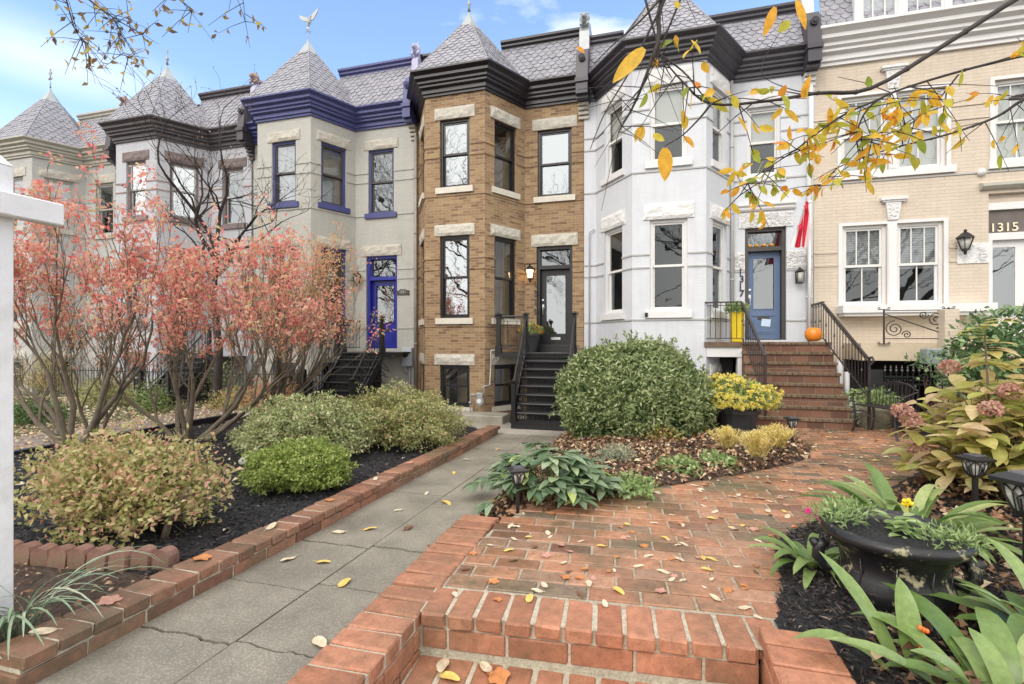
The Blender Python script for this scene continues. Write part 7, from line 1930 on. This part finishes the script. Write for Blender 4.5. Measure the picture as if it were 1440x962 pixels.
# small clumps in the island bed
for i, (px, py, rx, n, m_, lab, nm) in enumerate(((868, 650, 0.30, 900, LAVND, 'silvery grey low tuft right of the hellebore', 'silver_tuft'), (932, 622, 0.30, 420, leaf_mat('browning_leaf', [(0, (0.16, 0.15, 0.05)), (0.5, (0.42, 0.38, 0.12)), (1, (0.55, 0.36, 0.16))], 0.6), 'browning leafy plant at foot of the round bush', 'browning_plant'),
        (880, 690, 0.34, 380, PALEG, 'low pale green ground cover, nearest the hellebore', 'ground_cover_plant'), (955, 662, 0.30, 360, PALEG, 'low pale green ground cover in middle of leaf litter', 'ground_cover_plant'), (1010, 655, 0.26, 260, PALEG, 'low pale green ground cover nearest the golden plants', 'ground_cover_plant'))):
    c_ = G(px, py, 0.12); P_, d = shell_points(n, tuple(c_), (rx, rx * 0.8, 0.16 if i > 1 else 0.26), i, 0.4, 0.3, 0.8, -0.1)
    V, F = leaves_geo(P_, d + rand_dirs(len(d), 0.4), d + np.array([0, 0, 1.0]), 0.07 if m_ is not LAVND else 0.06, 0.045 if m_ is not LAVND else 0.012); o = np_mesh(nm, V, F, m_); tag(o, lab, 'plant')
# urn planting
ue = empty('trailing_herbs', (1.50, 3.69, 0.55), 'feathery green trailing herbs with tiny magenta flowers in urn', 'plant')
for (cx_, cy_, n) in ((1.20, 3.78, 330), (1.72, 3.50, 300), (1.36, 3.95, 180)):
    P_, d = shell_points(n, (cx_, cy_, 0.57), (0.19, 0.14, 0.09), int(cx_ * 50), 0.4, 0.3, 0.9, -0.3); V, F = leaves_geo(P_, d + rand_dirs(len(d), 0.5), d, 0.05, 0.012); np_mesh('fronds', V, F, PALEG, ue)
ps = []; rs = random.Random(8)
for j in range(34):
    a = rs.uniform(0, 6.28); ps.append(big_leaf((1.56 + rs.uniform(-.1, .1), 3.74 + rs.uniform(-.1, .1), 0.52 + rs.uniform(0, 0.1)), (math.cos(a), math.sin(a), 0.3), (0, 0, 1), 0.09, 0.055, 0.3))
V, F = join_geo(ps); o = np_mesh('pansy_plant', V, F, PALEG, None, True); tag(o, 'grey-green rosette with one yellow bloom in middle of urn', 'plant')
q = MB(); yfl = T(1277, 708, 3.45)
for k in range(5): q.ball((yfl.x + 0.02 * math.cos(k * 1.256), yfl.y + 0.008 * k, yfl.z + 0.02 * math.sin(k * 1.256)), 0.016, 6)
q.tube([yfl, yfl + Vector((0, 0.02, -0.15))], 0.004, 4); q.f and part(q, 'yellow_bloom', simple('bloom_yellow', (0.85, 0.62, 0.02), 0.5), o)
q = MB()
for (px, py, t_) in ((1136, 718, 3.3), (1356, 752, 3.1), (1359, 776, 3.0)):
    p_ = T(px, py, t_)
    for k in range(5): q.ball((p_.x + 0.012 * math.cos(k * 1.256), p_.y, p_.z + 0.012 * math.sin(k * 1.256)), 0.010, 5)
    q.tube([p_, (ux + (p_.x - ux) * 0.7, uy + (p_.y - uy) * 0.7, 0.5)], 0.003, 3)
part(q, 'magenta_flowers', simple('magenta_petal', (0.60, 0.02, 0.20), 0.5), ue)
# planting in the stone planter
P_, d = shell_points(1300, (trg.location.x, trg.location.y, 0.60), (0.42, 0.34, 0.26), 5, 0.4, 0.3, 0.7, -0.2); V, F = leaves_geo(P_, d + rand_dirs(len(d), 0.3), d, 0.07, 0.03); o = np_mesh('mixed_plants', V, F, PALEG); tag(o, 'green and silver plants filling the mossy stone planter', 'plant')
P_, d = shell_points(420, (trg.location.x - 0.38, trg.location.y - 0.1, 0.42), (0.16, 0.16, 0.28), 6, 0.4, 0.3, 0.7, -0.8); V, F = leaves_geo(P_, d + rand_dirs(len(d), 0.3), d, 0.05, 0.02); part_o = np_mesh('dusty_miller', V, F, leaf_mat('dusty_white_leaf', [(0, (0.34, 0.42, 0.30)), (1, (0.64, 0.68, 0.58))], 0.7, 0.3)); tag(part_o, 'dusty white foliage trailing over planter beside the stairs', 'plant')
# background clumps in the neighbour yards
for i, (px, py, t_z, r_, n, m_, lab) in enumerate(((42, 600, -0.05, (0.9, 0.6, 0.35), 3000, DKGR, 'low dark green foliage beside the white post'), (215, 585, -0.1, (0.5, 0.4, 0.5), 1200, STRAP, 'upright green grass clump behind the widest pink bush'),
        (330, 575, -0.1, (0.8, 0.5, 0.45), 2000, ABEL, 'yellow green low shrub below the lattice stairs'), (150, 570, -0.1, (1.1, 0.5, 0.6), 3000, GRN_AZ2, 'mixed green shrub behind slender young tree'),
        (285, 540, -0.1, (1.2, 0.5, 1.0), 3600, GRN_AZ, 'yellow green hedge shrub by the iron fence'), (60, 540, -0.1, (1.4, 0.6, 0.9), 3600, ABEL, 'russet shrub at far left before the grey-cream house'), (385, 560, -0.1, (0.7, 0.5, 0.7), 2600, ORNG, 'reddish low shrub left of the gate post'))):
    z_ = t_z; g_ = P(px, py, [7.6, 9.6, 10.6, 10.2, 12.0, 11.9, 10.2][i]); 
    shrub('yard_shrub', lab, 'bush', (g_.x, g_.y, z_ + r_[2] * 0.5), r_, n, 0.085, 0.035, m_, 100 + i, stems=10, zmin=-0.4, lump=0.4, fine=0.3, thick=0.8, gap=0.15, base=z_)

# ------------------------------------------------------------------ litter and chips
def scatter(name, poly, n, zf, L, W_, mat, tilt=0.35, curl=0.35, near=None, jit=0.01, kind='stuff', dens=None):
    xs = [p[0] for p in poly]; ys = [p[1] for p in poly]; C_ = []
    tries = 0; rs = random.Random(n)
    while len(C_) < n and tries < n * 30:
        tries += 1; x = rs.uniform(min(xs), max(xs)); y = rs.uniform(min(ys), max(ys))
        if near and rs.random() > 1 / (1 + (y / near) ** 2): continue
        if dens and rs.random() > dens(x, y): continue
        if inside(poly, x, y): C_.append((x, y, zf(x, y) + rs.uniform(0.004, jit + 0.004)))
    C_ = np.array(C_); k = len(C_); a = RNG.uniform(0, 2 * PI, k)
    D = np.stack([np.cos(a), np.sin(a), RNG.normal(size=k) * tilt * 0.6], 1); Nn = np.stack([RNG.normal(size=k) * tilt, RNG.normal(size=k) * tilt, np.ones(k)], 1)
    V, F = leaves_geo(C_, D, Nn, L * RNG.uniform(0.5, 1.2, k), W_ * RNG.uniform(0.5, 1.2, k), 0.25, curl * 0.5)
    o = np_mesh(name, V, F, mat); tag(o, None, None, None, kind); return o
def bedz(zf, poly, mound=0.05, bump=0.03):
    def f(x, y):
        k = min(1, edge_dist(poly, x, y) / 0.25)
        return zf(x, y) + k * (mound + bump * (mnoise.noise(Vector((x * 3, y * 3, 0))) + 0.5 * mnoise.noise(Vector((x * 11, y * 11, 3)))))
    return f
lbz = bedz(lambda x, y: 0.04 - 0.018 * y, LB, 0.05, 0.05)
scatter('mulch_chips', LB, 26000, lbz, 0.075, 0.016, CHIPS, 0.5, 0.1, near=5.0, jit=0.02)
scatter('fallen_leaves_on_mulch', LB, 800, lbz, 0.085, 0.05, LITTERP, 0.4, 0.4, jit=0.02, dens=lambda x, y: 0.15 + 0.85 * min(1, max(0, (-x - 4.4) / 3)))
isz = bedz(z_isl, ISL, 0.05, 0.03)
scatter('leaf_litter', ISL, 7500, isz, 0.09, 0.052, LITTER, 0.6, 0.6, jit=0.05)
scatter('pale_leaf_litter', ISL, 1500, isz, 0.085, 0.05, LITTERP, 0.6, 0.6, jit=0.06)
RB_ = [(0.95, 1.0), (0.95, 3.10), (0.72, 3.14), (0.72, 3.3), (0.88, 3.9), (1.0, 4.6), (1.47, 5.2), (2.2, 6.0), (3.1, 7.2), (4.0, 8.5), (4.42, 9.4), (4.45, 11.9), (13, 11.9), (13, 1.0)]
bed_sheet('right_bed', RB_, lambda x, y: zpat(y) + 0.008, MULCHM, 0.06, 0.05, 0.03)
rbz = bedz(lambda x, y: zpat(y) + 0.008, RB_, 0.05, 0.03)
RBn = [(0.74, 3.12), (0.74, 3.3), (0.9, 3.9), (1.0, 4.6), (1.47, 5.2), (2.2, 6.0), (3.5, 6.0), (3.5, 2.2), (0.96, 2.2), (0.96, 3.12)]
scatter('bark_chips', RBn, 15000, rbz, 0.06, 0.016, CHIPSB, 0.5, 0.1, jit=0.02)
scatter('right_bed_litter', [(1.0, 2.2), (1.05, 2.9), (1.9, 4.0), (1.9, 5.4), (2.4, 6.0), (3.3, 7.2), (4.2, 8.6), (4.6, 9.4), (8, 9.4), (8, 3.0), (4, 2.2)], 8500, rbz, 0.10, 0.062, LITTER, 0.6, 0.7, jit=0.06)
scatter('right_bed_pale_litter', [(1.0, 2.2), (1.9, 4.0), (1.9, 5.4), (2.4, 6.0), (8, 9.4), (8, 3.0), (4, 2.2)], 700, rbz, 0.095, 0.055, LITTERP, 0.6, 0.7, jit=0.06)
scatter('yard_litter', [(-9.7, 2.7), (-9.7, 12), (-20, 12), (-20, 2.7)], 9000, lambda x, y: -0.02 if x > -11.5 else -0.05, 0.10, 0.06, LITTERP, 0.4, 0.4, jit=0.04)
scatter('yard_grass', [(-11.5, 2.7), (-11.5, 12), (-26, 12), (-26, 2.7)], 12000, lambda x, y: -0.10, 0.16, 0.015, PALEG, 2.5, 0.4, jit=0.1)
scatter('soil_litter', [(-3.35, 1.75), (-3.35, 2.7), (-6, 2.6), (-6, 1.75)], 500, lambda x, y: 0.05, 0.05, 0.02, LITTER, 0.5, 0.4, jit=0.03)

# individually placed fallen leaves on the paving
def flat_leaf(seed, kind):
    rs = random.Random(seed); q = MB(); n = 16; ring_ = []
    for i in range(n):
        a = 2 * PI * i / n; r = 1.0
        if kind == 'oval': x, y = math.cos(a), 0.46 * math.sin(a) * (1 - 0.25 * math.cos(a))
        else: r = 0.62 + 0.38 * abs(math.cos(a * 2.5)) ** 1.2; x, y = r * math.cos(a), r * math.sin(a) * 0.9
        ring_.append((x, y))
    vs = [(0, 0, 0.0)]
    for f in (0.5, 1.0):
        for (x, y) in ring_: vs.append((x * f, y * f, (0.09 * f * f * abs(y) ** 1.0 + 0.07 * math.sin(x * 3 + seed) * f + 0.05 * rs.random() * f)))
    mz = min(v[2] for v in vs); vs = [(v[0], v[1], v[2] - mz) for v in vs]
    fs = [(0, 1 + i, 1 + (i + 1) % n) for i in range(n)] + [(1 + i, 1 + n + i, 1 + n + (i + 1) % n, 1 + (i + 1) % n) for i in range(n)]
    q.faces([(x * 0.075, y * 0.075, z * 0.075) for x, y, z in vs], fs)
    q.tube([(-0.07, 0, 0.008), (-0.115, 0.01, 0.012)], 0.002, 3); return q
def leafc(name, col): return simple(name, col, 0.55, 0.25, 25, 0.4, 60, 0.003)
kinds = [('pale cream dry leaf lying on the wet brick patio', leafc('cream_leaf', (0.60, 0.50, 0.36)), 'oval'), ('golden yellow fallen leaf on the wet brick patio', leafc('golden_leaf', (0.66, 0.46, 0.12)), 'oval'),
         ('rusty orange lobed leaf on the wet brick patio', leafc('rusty_leaf', (0.50, 0.20, 0.07)), 'lobed'), ('dark brown curled leaf on the wet brick patio', leafc('brown_leaf', (0.16, 0.08, 0.045)), 'oval'), ('dusty pink fallen leaf on the wet brick patio', leafc('pink_leaf', (0.50, 0.26, 0.20)), 'lobed')]
protos = []
for i, (lab, m_, kd) in enumerate(kinds):
    o = flat_leaf(i, kd).build('fallen_leaf', m_, None, True); tag(o, lab, 'leaf', 'fallen leaves on the patio'); protos.append(o)
used = set(); rs = random.Random(12)
def put_leaf(k, loc, s_, label=None, group=None):
    o = protos[k] if k not in used else protos[k].copy()
    if k in used: COL.objects.link(o)
    used.add(k); o.location = loc; o.scale = (s_, s_, s_); o.rotation_euler = (rs.uniform(-.12, .12), rs.uniform(-.12, .12), rs.uniform(0, 6.28))
    if label: o['label'] = label
    if group: o['group'] = group
spots = [(1086, 755), (935, 757), (962, 766), (1209, 790), (905, 768), (1080, 720), (1120, 742), (870, 830), (700, 842), (770, 680), (1005, 840), (745, 840), (845, 768), (898, 796), (655, 800), (665, 778), (815, 812), (640, 835), (985, 690), (1030, 700), (1060, 745), (1100, 700), (1140, 690), (1170, 670), (1000, 730)]
for (px, py) in spots: p_ = G(px, py, 0.07); put_leaf(rs.choice((0, 0, 1, 2, 2, 3, 4)), (p_.x, p_.y, zpat(p_.y) + 0.004), rs.uniform(0.42, 0.72))
cnt = 0
while cnt < 235:
    x = rs.uniform(-1.3, 4.4); y = rs.uniform(3.2, 11.0)
    if inside(PAT, x, y) and edge_dist(PAT, x, y) > 0.06: cnt += 1; put_leaf(rs.choice((0, 0, 0, 0, 1, 2, 2, 3, 4, 4)), (x, y, zpat(y) + 0.004), rs.uniform(0.32, 0.68))
plab = {0: 'pale cream dry leaf lying on the concrete path', 1: 'yellow fallen leaf on the concrete path', 3: 'small dark brown leaf on the concrete path'}
for (px, py, k, s_) in ((450, 910, 0, 1.0), (350, 985, 0, 0.9), (476, 748, 0, 0.9), (520, 743, 1, 0.9), (575, 741, 3, 1.0), (405, 788, 0, 0.9), (485, 822, 1, 0.9), (628, 704, 1, 1.1), (600, 690, 0, 0.6), (455, 700, 0, 0.0), (610, 768, 3, 0.8), (638, 660, 1, 0.8), (560, 715, 0, 0.6), (455, 792, 1, 0.8), (656, 640, 0, 0.7), (700, 625, 1, 0.7)):
    if s_ == 0: continue
    p_ = G(px, py, -0.05); put_leaf(k, (p_.x, p_.y, zpath(p_.y) + 0.008), s_, plab[k], 'fallen leaves on the path')
wlab = {0: 'pale cream dry leaf on top of the low brick wall', 2: 'rusty lobed leaf on top of the low brick wall', 4: 'dusty pink leaf on top of the low brick wall'}
for (y, k) in ((2.25, 4), (2.9, 2), (3.6, 0), (4.4, 2), (5.3, 0), (6.2, 4), (1.9, 0)): put_leaf(k, (-3.22, y, zpath(y) + 0.175), rs.uniform(0.7, 1.1), wlab[k], 'fallen leaves on the low wall')
slab = {0: 'pale cream dry leaf on the low foreground brick step', 1: 'yellow curled leaf on the low foreground brick step', 2: 'rusty lobed leaf on the low foreground brick step'}
for (x, y, k) in ((-1.2, 2.72, 0), (-1.12, 2.64, 1), (-0.85, 2.72, 2), (-0.95, 2.78, 0), (-0.3, 2.7, 2), (0.0, 2.8, 2), (0.3, 2.75, 0), (0.45, 2.85, 2)): put_leaf(k, (x, y, -0.19), rs.uniform(0.7, 1.1), slab[k], 'fallen leaves on the front step')

# ------------------------------------------------------------------ overhanging branches of two street trees
def limb(q, pts, r0, r1, n=6):
    pts = [Vector(p) for p in pts]; out = []
    for i in range(len(pts) - 1):
        for k in range(4):
            f = k / 4; a = pts[max(i - 1, 0)]; b = pts[i]; c = pts[i + 1]; d = pts[min(i + 2, len(pts) - 1)]
            out.append(0.5 * ((2 * b) + (c - a) * f + (2 * a - 5 * b + 4 * c - d) * f * f + (3 * b - a - 3 * c + d) * f ** 3))
    out.append(pts[-1]); m_ = len(out)
    q.tube(out, [r0 + (r1 - r0) * (i / (m_ - 1)) ** 0.8 for i in range(m_)], n)
    for i in range(2, m_ - 1, 3): q.ball(tuple(out[i]), (r0 + (r1 - r0) * i / m_) * 1.15, 5)
    return out
def twiglets(q, line, n, L, rs, leaves, r=0.0025, droop=-0.2, dens=3):
    for i in range(n):
        p = line[rs.randrange(len(line) // 6, len(line))]; d = Vector((rs.gauss(0, 1), rs.gauss(0, 0.7), rs.gauss(droop, 0.6))).normalized(); l = L * rs.uniform(0.4, 1.2)
        pts = [p, p + d * l * 0.5 + Vector((0, 0, -0.04 * l)), p + d * l + Vector((0, 0, -0.15 * l))]; q.tube(pts, [r * 1.5, r, r * 0.6], 4)
        for k in range(dens): leaves.append((pts[0].lerp(pts[2], rs.uniform(0.3, 1.0)), d))
ot = empty('street_tree', (3.9, 0.2, -0.3), 'cherry tree branches with orange and yellow leaves overhanging top right', 'tree')
q = MB(); tk = Vector((3.9, 0.2, -0.35)); limb(q, [tk, tk + Vector((0.05, 0, 1.4)), tk + Vector((0.0, 0.1, 2.8)), tk + Vector((-0.1, 0.2, 4.0))], 0.15, 0.10, 10); part(q, 'trunk', BARKD, ot, smooth=True)
q = MB(); lv_ = []; rs = random.Random(18)
L1 = limb(q, [tk + Vector((-0.05, 0.15, 3.3)), T(1540, -60, 2.9), T(1440, -8, 2.8), T(1330, 62, 2.75), T(1225, 124, 2.7), T(1150, 131, 2.7), T(1080, 142, 2.65), T(1000, 146, 2.6), T(960, 115, 2.6), T(930, 80, 2.6)], 0.021, 0.003)
L2 = limb(q, [tk + Vector((-0.05, 0.15, 3.0)), T(1560, 50, 3.1), T(1440, 78, 3.1), T(1330, 106, 3.0), T(1235, 140, 3.0), T(1205, 185, 3.0), T(1210, 215, 3.0)], 0.015, 0.003)
L3 = limb(q, [T(1235, 140, 3.0), T(1180, 165, 3.0), T(1120, 210, 3.0), T(1060, 250, 3.0), T(1040, 275, 3.0)], 0.007, 0.002, 5)
L4 = limb(q, [tk + Vector((-0.05, 0.15, 2.7)), T(1500, 120, 3.4), T(1440, 140, 3.4), T(1400, 165, 3.4), T(1330, 190, 3.3), T(1250, 210, 3.3), T(1180, 235, 3.3), T(1160, 260, 3.3)], 0.016, 0.002, 5)
L5 = limb(q, [T(1348, 105, 3.0), T(1310, 150, 3.0), T(1260, 185, 3.0), T(1200, 195, 3.0)], 0.006, 0.002, 5)
L6 = limb(q, [T(1150, 131, 2.7), T(1110, 125, 2.7), T(1070, 100, 2.7), T(1100, 40, 2.7)], 0.004, 0.0015, 4)
twiglets(q, L1[16:], 22, 0.26, rs, lv_); twiglets(q, L2, 30, 0.36, rs, lv_); twiglets(q, L3, 34, 0.28, rs, lv_, dens=4); twiglets(q, L4, 26, 0.30, rs, lv_); twiglets(q, L5, 24, 0.30, rs, lv_, dens=4)
part(q, 'branches', BARKD, ot, smooth=True)
q = MB()   # drooping limb at the top centre
l2_ = []
M1 = limb(q, [tk + Vector((-0.1, 0.2, 3.9)), Vector((2.4, 1.2, 4.6)), Vector((0.9, 2.0, 4.0)), T(950, -30, 2.5), T(925, 60, 2.5), T(895, 140, 2.5), T(870, 185, 2.5)], 0.030, 0.003)
for (pts) in ([(945, -20), (900, 30), (865, 60), (835, 90)], [(935, 0), (905, 60), (880, 110), (850, 160), (830, 210)], [(965, -20), (940, 40), (920, 90), (900, 130)], [(905, -10), (930, 80), (945, 110)], [(918, 70), (960, 100), (985, 130), (1000, 146)], [(1000, 146), (985, 165), (960, 190), (935, 205)]):
    limb(q, [T(a, b, 2.5) for a, b in pts], 0.007, 0.002, 4)
twiglets(q, M1[10:], 34, 0.35, rs, l2_, 0.0018, -0.5, 0)
part(q, 'drooping_branches', BARKD, ot, smooth=True)
keep = [(p, d) for p, d in lv_ if p.y > 0.5 and rs.random() < 0.72]
C_ = np.array([tuple(p) for p, d in keep]); n = len(C_); gm = RNG.random(n) < 0.20
D = np.array([tuple(d) for p, d in keep]) * 0.5 + rand_dirs(n, -0.9)
def cl_leaves(idx, mat, nm, sz=0.092):
    ps = []
    for i in idx: ps.append(big_leaf(C_[i], D[i], RNG.normal(size=3) + np.array([0, -0.6, 0.4]), sz * RNG.uniform(0.6, 1.15), sz * 0.42, RNG.uniform(0.0, 0.4), 5, 0.25))
    V, F = join_geo(ps); np_mesh(nm, V, F, mat, ot, True)
cl_leaves(np.where(~gm)[0], CHERRY, 'orange_leaves'); cl_leaves(np.where(gm)[0], CHERRYG, 'green_leaves')
ps = []
for (px0, py0, px1, py1, w_, t_) in ((906, 68, 862, 114, 0.075, 2.4), (935, 208, 936, 254, 0.075, 2.4), (918, 190, 935, 197, 0.04, 2.4), (950, 2, 955, 12, 0.03, 2.4), (812, 66, 822, 74, 0.025, 2.4), (1120, 0, 1135, 40, 0.05, 2.6), (1090, 10, 1075, 50, 0.05, 2.6), (1110, 30, 1095, 45, 0.05, 2.6)):
    a, b = T(px0, py0, t_), T(px1, py1, t_); ps.append(big_leaf(a, b - a, Vector((0.3, -1, 0.2)), (b - a).length, w_, 0.08, 7, 0.15))
V, F = join_geo(ps); np_mesh('large_orange_leaves', V, F, CHERRY, ot, True)
# second tree, left, high and far
o2 = empty('street_tree', (-7.6, 1.2, -0.3), 'sparse high twigs with small brown leaves overhanging top left', 'tree')
q = MB(); tk = Vector((-7.8, 1.0, -0.35)); limb(q, [tk, tk + Vector((0, 0, 2.5)), tk + Vector((0.1, 0.1, 5.0)), tk + Vector((0.2, 0.5, 7.4))], 0.17, 0.10, 10); part(q, 'trunk', BARKD, o2, smooth=True)
q = MB(); lv2 = []; rs = random.Random(5)
A1 = limb(q, [tk + Vector((0.2, 0.4, 6.6)), T(60, -60, 7.4), T(120, -5, 7.3), T(160, 25, 7.2), T(200, 48, 7.2)], 0.03, 0.004, 5)
A2 = limb(q, [tk + Vector((0.2, 0.4, 6.0)), T(60, -90, 7), T(90, -10, 7), T(105, 40, 7), T(120, 60, 7)], 0.025, 0.003, 5)
A3 = limb(q, [tk + Vector((0.2, 0.4, 7.2)), T(150, -80, 7.4), T(230, -20, 7.4), T(270, 15, 7.4)], 0.025, 0.003, 5)
A4 = limb(q, [tk + Vector((0.2, 0.5, 7.4)), T(250, -90, 7.6), T(330, -30, 7.6), T(345, 30, 7.6)], 0.02, 0.003, 5)
A5 = limb(q, [T(150, 15, 7.2), T(168, 40, 7.2), T(172, 70, 7.2), T(180, 82, 7.2)], 0.006, 0.003, 4)
for A_ in (A1, A2, A3, A4, A5): twiglets(q, A_[8:] if len(A_) > 14 else A_, 20, 0.55, rs, lv2, 0.004, -0.3, 2)
part(q, 'branches', BARKD, o2, smooth=True)
C_ = np.array([tuple(p) for p, d in lv2]); n = len(C_); V, F = leaves_geo(C_, rand_dirs(n, -0.7), rand_dirs(n), 0.12, 0.055)
np_mesh('leaves', V, F, leaf_mat('tan_tree_leaf', [(0, (0.16, 0.10, 0.07)), (0.5, (0.40, 0.26, 0.12)), (1, (0.70, 0.58, 0.14))], 0.6, 0.4), o2)
# bare trees across the road (the windows mirror them)
rs = random.Random(40); segs = []; ends = []
grow(segs, ends, Vector((0, 0, 0)), Vector((0, 0, 1)), 4.2, 0.17, 0, rs, 0.12, 0.7, [5, 4, 4, 3, 3], 0.16, 0.006, 0.70, 0.45, 5)
proto = empty('bare_street_tree', (0, 0, -0.4), 'bare street tree across the road, mirrored in the windows', 'tree', 'bare trees across the road')
tubes_obj([( [p + Vector((0, 0, -0.4)) for p in a], b, c) for a, b, c in segs], 2, BARKD, proto)
for i, (x, y, s_, rz) in enumerate(((-17, -11, 1.7, 0), (-9, -14, 1.9, 1), (-2.5, -11, 1.6, 2), (3.5, -15, 1.9, 3), (9, -11, 1.6, 4.5), (16, -14, 1.9, 5.5))):
    c = proto if i == 0 else copy_tree(proto); c.location = (x, y, -0.4); c.scale = (s_, s_, s_); c.rotation_euler = (0, 0, rz)
# ------------------------------------------------------------------ camera, sky, light
cam_d = bpy.data.cameras.new('Camera'); cam = bpy.data.objects.new('camera', cam_d); COL.objects.link(cam)
cam_d.sensor_width = 36.0; cam_d.lens = 36.0 * FOC / 1440.0
cam.location = (0, 0, EYE); cam.rotation_euler = (PI / 2, 0, YAW)
cam_d.clip_start = 0.05; cam_d.clip_end = 2000
scene.camera = cam

SUN_EL, SUN_AZ = math.radians(38), math.radians(200)   # azimuth clockwise from +Y; the sun is behind the camera
sd = bpy.data.lights.new('Sun', 'SUN'); so = bpy.data.objects.new('sun', sd); COL.objects.link(so)
sd.energy = 0.62; sd.angle = math.radians(25); sd.color = (1.0, 0.94, 0.86)
dirv = Vector((math.sin(SUN_AZ) * math.cos(SUN_EL), math.cos(SUN_AZ) * math.cos(SUN_EL), math.sin(SUN_EL)))
so.rotation_euler = dirv.to_track_quat('Z', 'Y').to_euler()

w = bpy.data.worlds.new('World'); scene.world = w; w.use_nodes = True
N, L = w.node_tree.nodes, w.node_tree.links
bg = N['Background']; bg.inputs['Strength'].default_value = 0.15
sky = N.new('ShaderNodeTexSky'); sky.sky_type = 'NISHITA'; sky.sun_disc = False
sky.sun_elevation = SUN_EL; sky.sun_rotation = SUN_AZ; sky.air_density = 1.0; sky.dust_density = 0.6; sky.ozone_density = 1.8
tc = N.new('ShaderNodeTexCoord')
# thin veil: broken cloud, solid overcast in the half of the sky behind the camera
mp = N.new('ShaderNodeMapping'); mp.inputs['Scale'].default_value = (1.0, 1.0, 3.2); L.new(tc.outputs['Generated'], mp.inputs[0])
n1 = N.new('ShaderNodeTexNoise'); n1.inputs['Scale'].default_value = 1.9; n1.inputs['Detail'].default_value = 7; n1.inputs['Roughness'].default_value = 0.55; L.new(mp.outputs[0], n1.inputs[0])
r1 = N.new('ShaderNodeValToRGB'); r1.color_ramp.elements[0].position = 0.56; r1.color_ramp.elements[1].position = 0.78; L.new(n1.outputs['Fac'], r1.inputs[0])
sep = N.new('ShaderNodeSeparateXYZ'); L.new(tc.outputs['Generated'], sep.inputs[0])
mr = N.new('ShaderNodeMapRange'); mr.inputs['From Min'].default_value = 0.35; mr.inputs['From Max'].default_value = -0.15; L.new(sep.outputs['Y'], mr.inputs['Value'])
mr2 = N.new('ShaderNodeMapRange'); mr2.inputs['From Min'].default_value = 0.72; mr2.inputs['From Max'].default_value = 0.9; L.new(sep.outputs['Z'], mr2.inputs['Value'])
mx0 = N.new('ShaderNodeMath'); mx0.operation = 'MAXIMUM'; L.new(mr.outputs[0], mx0.inputs[0]); L.new(mr2.outputs[0], mx0.inputs[1])
mxm = N.new('ShaderNodeMath'); mxm.operation = 'MAXIMUM'; L.new(mx0.outputs[0], mxm.inputs[0]); L.new(r1.outputs[0], mxm.inputs[1])
_cd = Vector((-1.176, 0.707, 0.575)).normalized()
vs1 = N.new('ShaderNodeVectorMath'); vs1.operation = 'SUBTRACT'; L.new(tc.outputs['Generated'], vs1.inputs[0]); vs1.inputs[1].default_value = tuple(_cd)
vs2 = N.new('ShaderNodeVectorMath'); vs2.operation = 'MULTIPLY'; L.new(vs1.outputs[0], vs2.inputs[0]); vs2.inputs[1].default_value = (1, 1, 4.0)
vs3 = N.new('ShaderNodeVectorMath'); vs3.operation = 'LENGTH'; L.new(vs2.outputs[0], vs3.inputs[0])
mc1 = N.new('ShaderNodeMapRange'); mc1.interpolation_type = 'SMOOTHSTEP'; mc1.inputs['From Min'].default_value = 0.24; mc1.inputs['From Max'].default_value = 0.0; L.new(vs3.outputs['Value'], mc1.inputs['Value'])
mc2 = N.new('ShaderNodeMath'); mc2.operation = 'MULTIPLY'; L.new(mc1.outputs[0], mc2.inputs[0]); L.new(n1.outputs['Fac'], mc2.inputs[1])
mc3 = N.new('ShaderNodeMath'); mc3.operation = 'MAXIMUM'; mc4 = N.new('ShaderNodeMath'); mc4.operation = 'MULTIPLY'; mc4.inputs[1].default_value = 0.62; L.new(mc2.outputs[0], mc4.inputs[0])
L.new(mc4.outputs[0], mc3.inputs[0]); L.new(mxm.outputs[0], mc3.inputs[1]); mxm = mc3
hz = N.new('ShaderNodeMapRange'); hz.inputs['From Min'].default_value = 0.35; hz.inputs['From Max'].default_value = 0.0; hz.inputs['To Max'].default_value = 0.5; L.new(sep.outputs['Z'], hz.inputs['Value'])
mxh = N.new('ShaderNodeMath'); mxh.operation = 'MAXIMUM'; L.new(mxm.outputs[0], mxh.inputs[0]); L.new(hz.outputs[0], mxh.inputs[1])
cm = N.new('ShaderNodeMix'); cm.data_type = 'RGBA'
L.new(mxh.outputs[0], cm.inputs[0]); L.new(sky.outputs[0], cm.inputs[6]); cm.inputs[7].default_value = (6.2, 6.0, 5.65, 1)
L.new(cm.outputs[2], bg.inputs['Color'])

vs = scene.view_settings; vs.view_transform = 'Standard'; vs.look = 'None'; vs.exposure = 1.28; vs.gamma = 1.0
scene.cycles.max_bounces = 6; scene.cycles.diffuse_bounces = 3; scene.cycles.glossy_bounces = 3; scene.cycles.transparent_max_bounces = 8
scene.cycles.transmission_bounces = 3; scene.cycles.use_denoising = True
scene.render.resolution_x = 1024; scene.render.resolution_y = 684
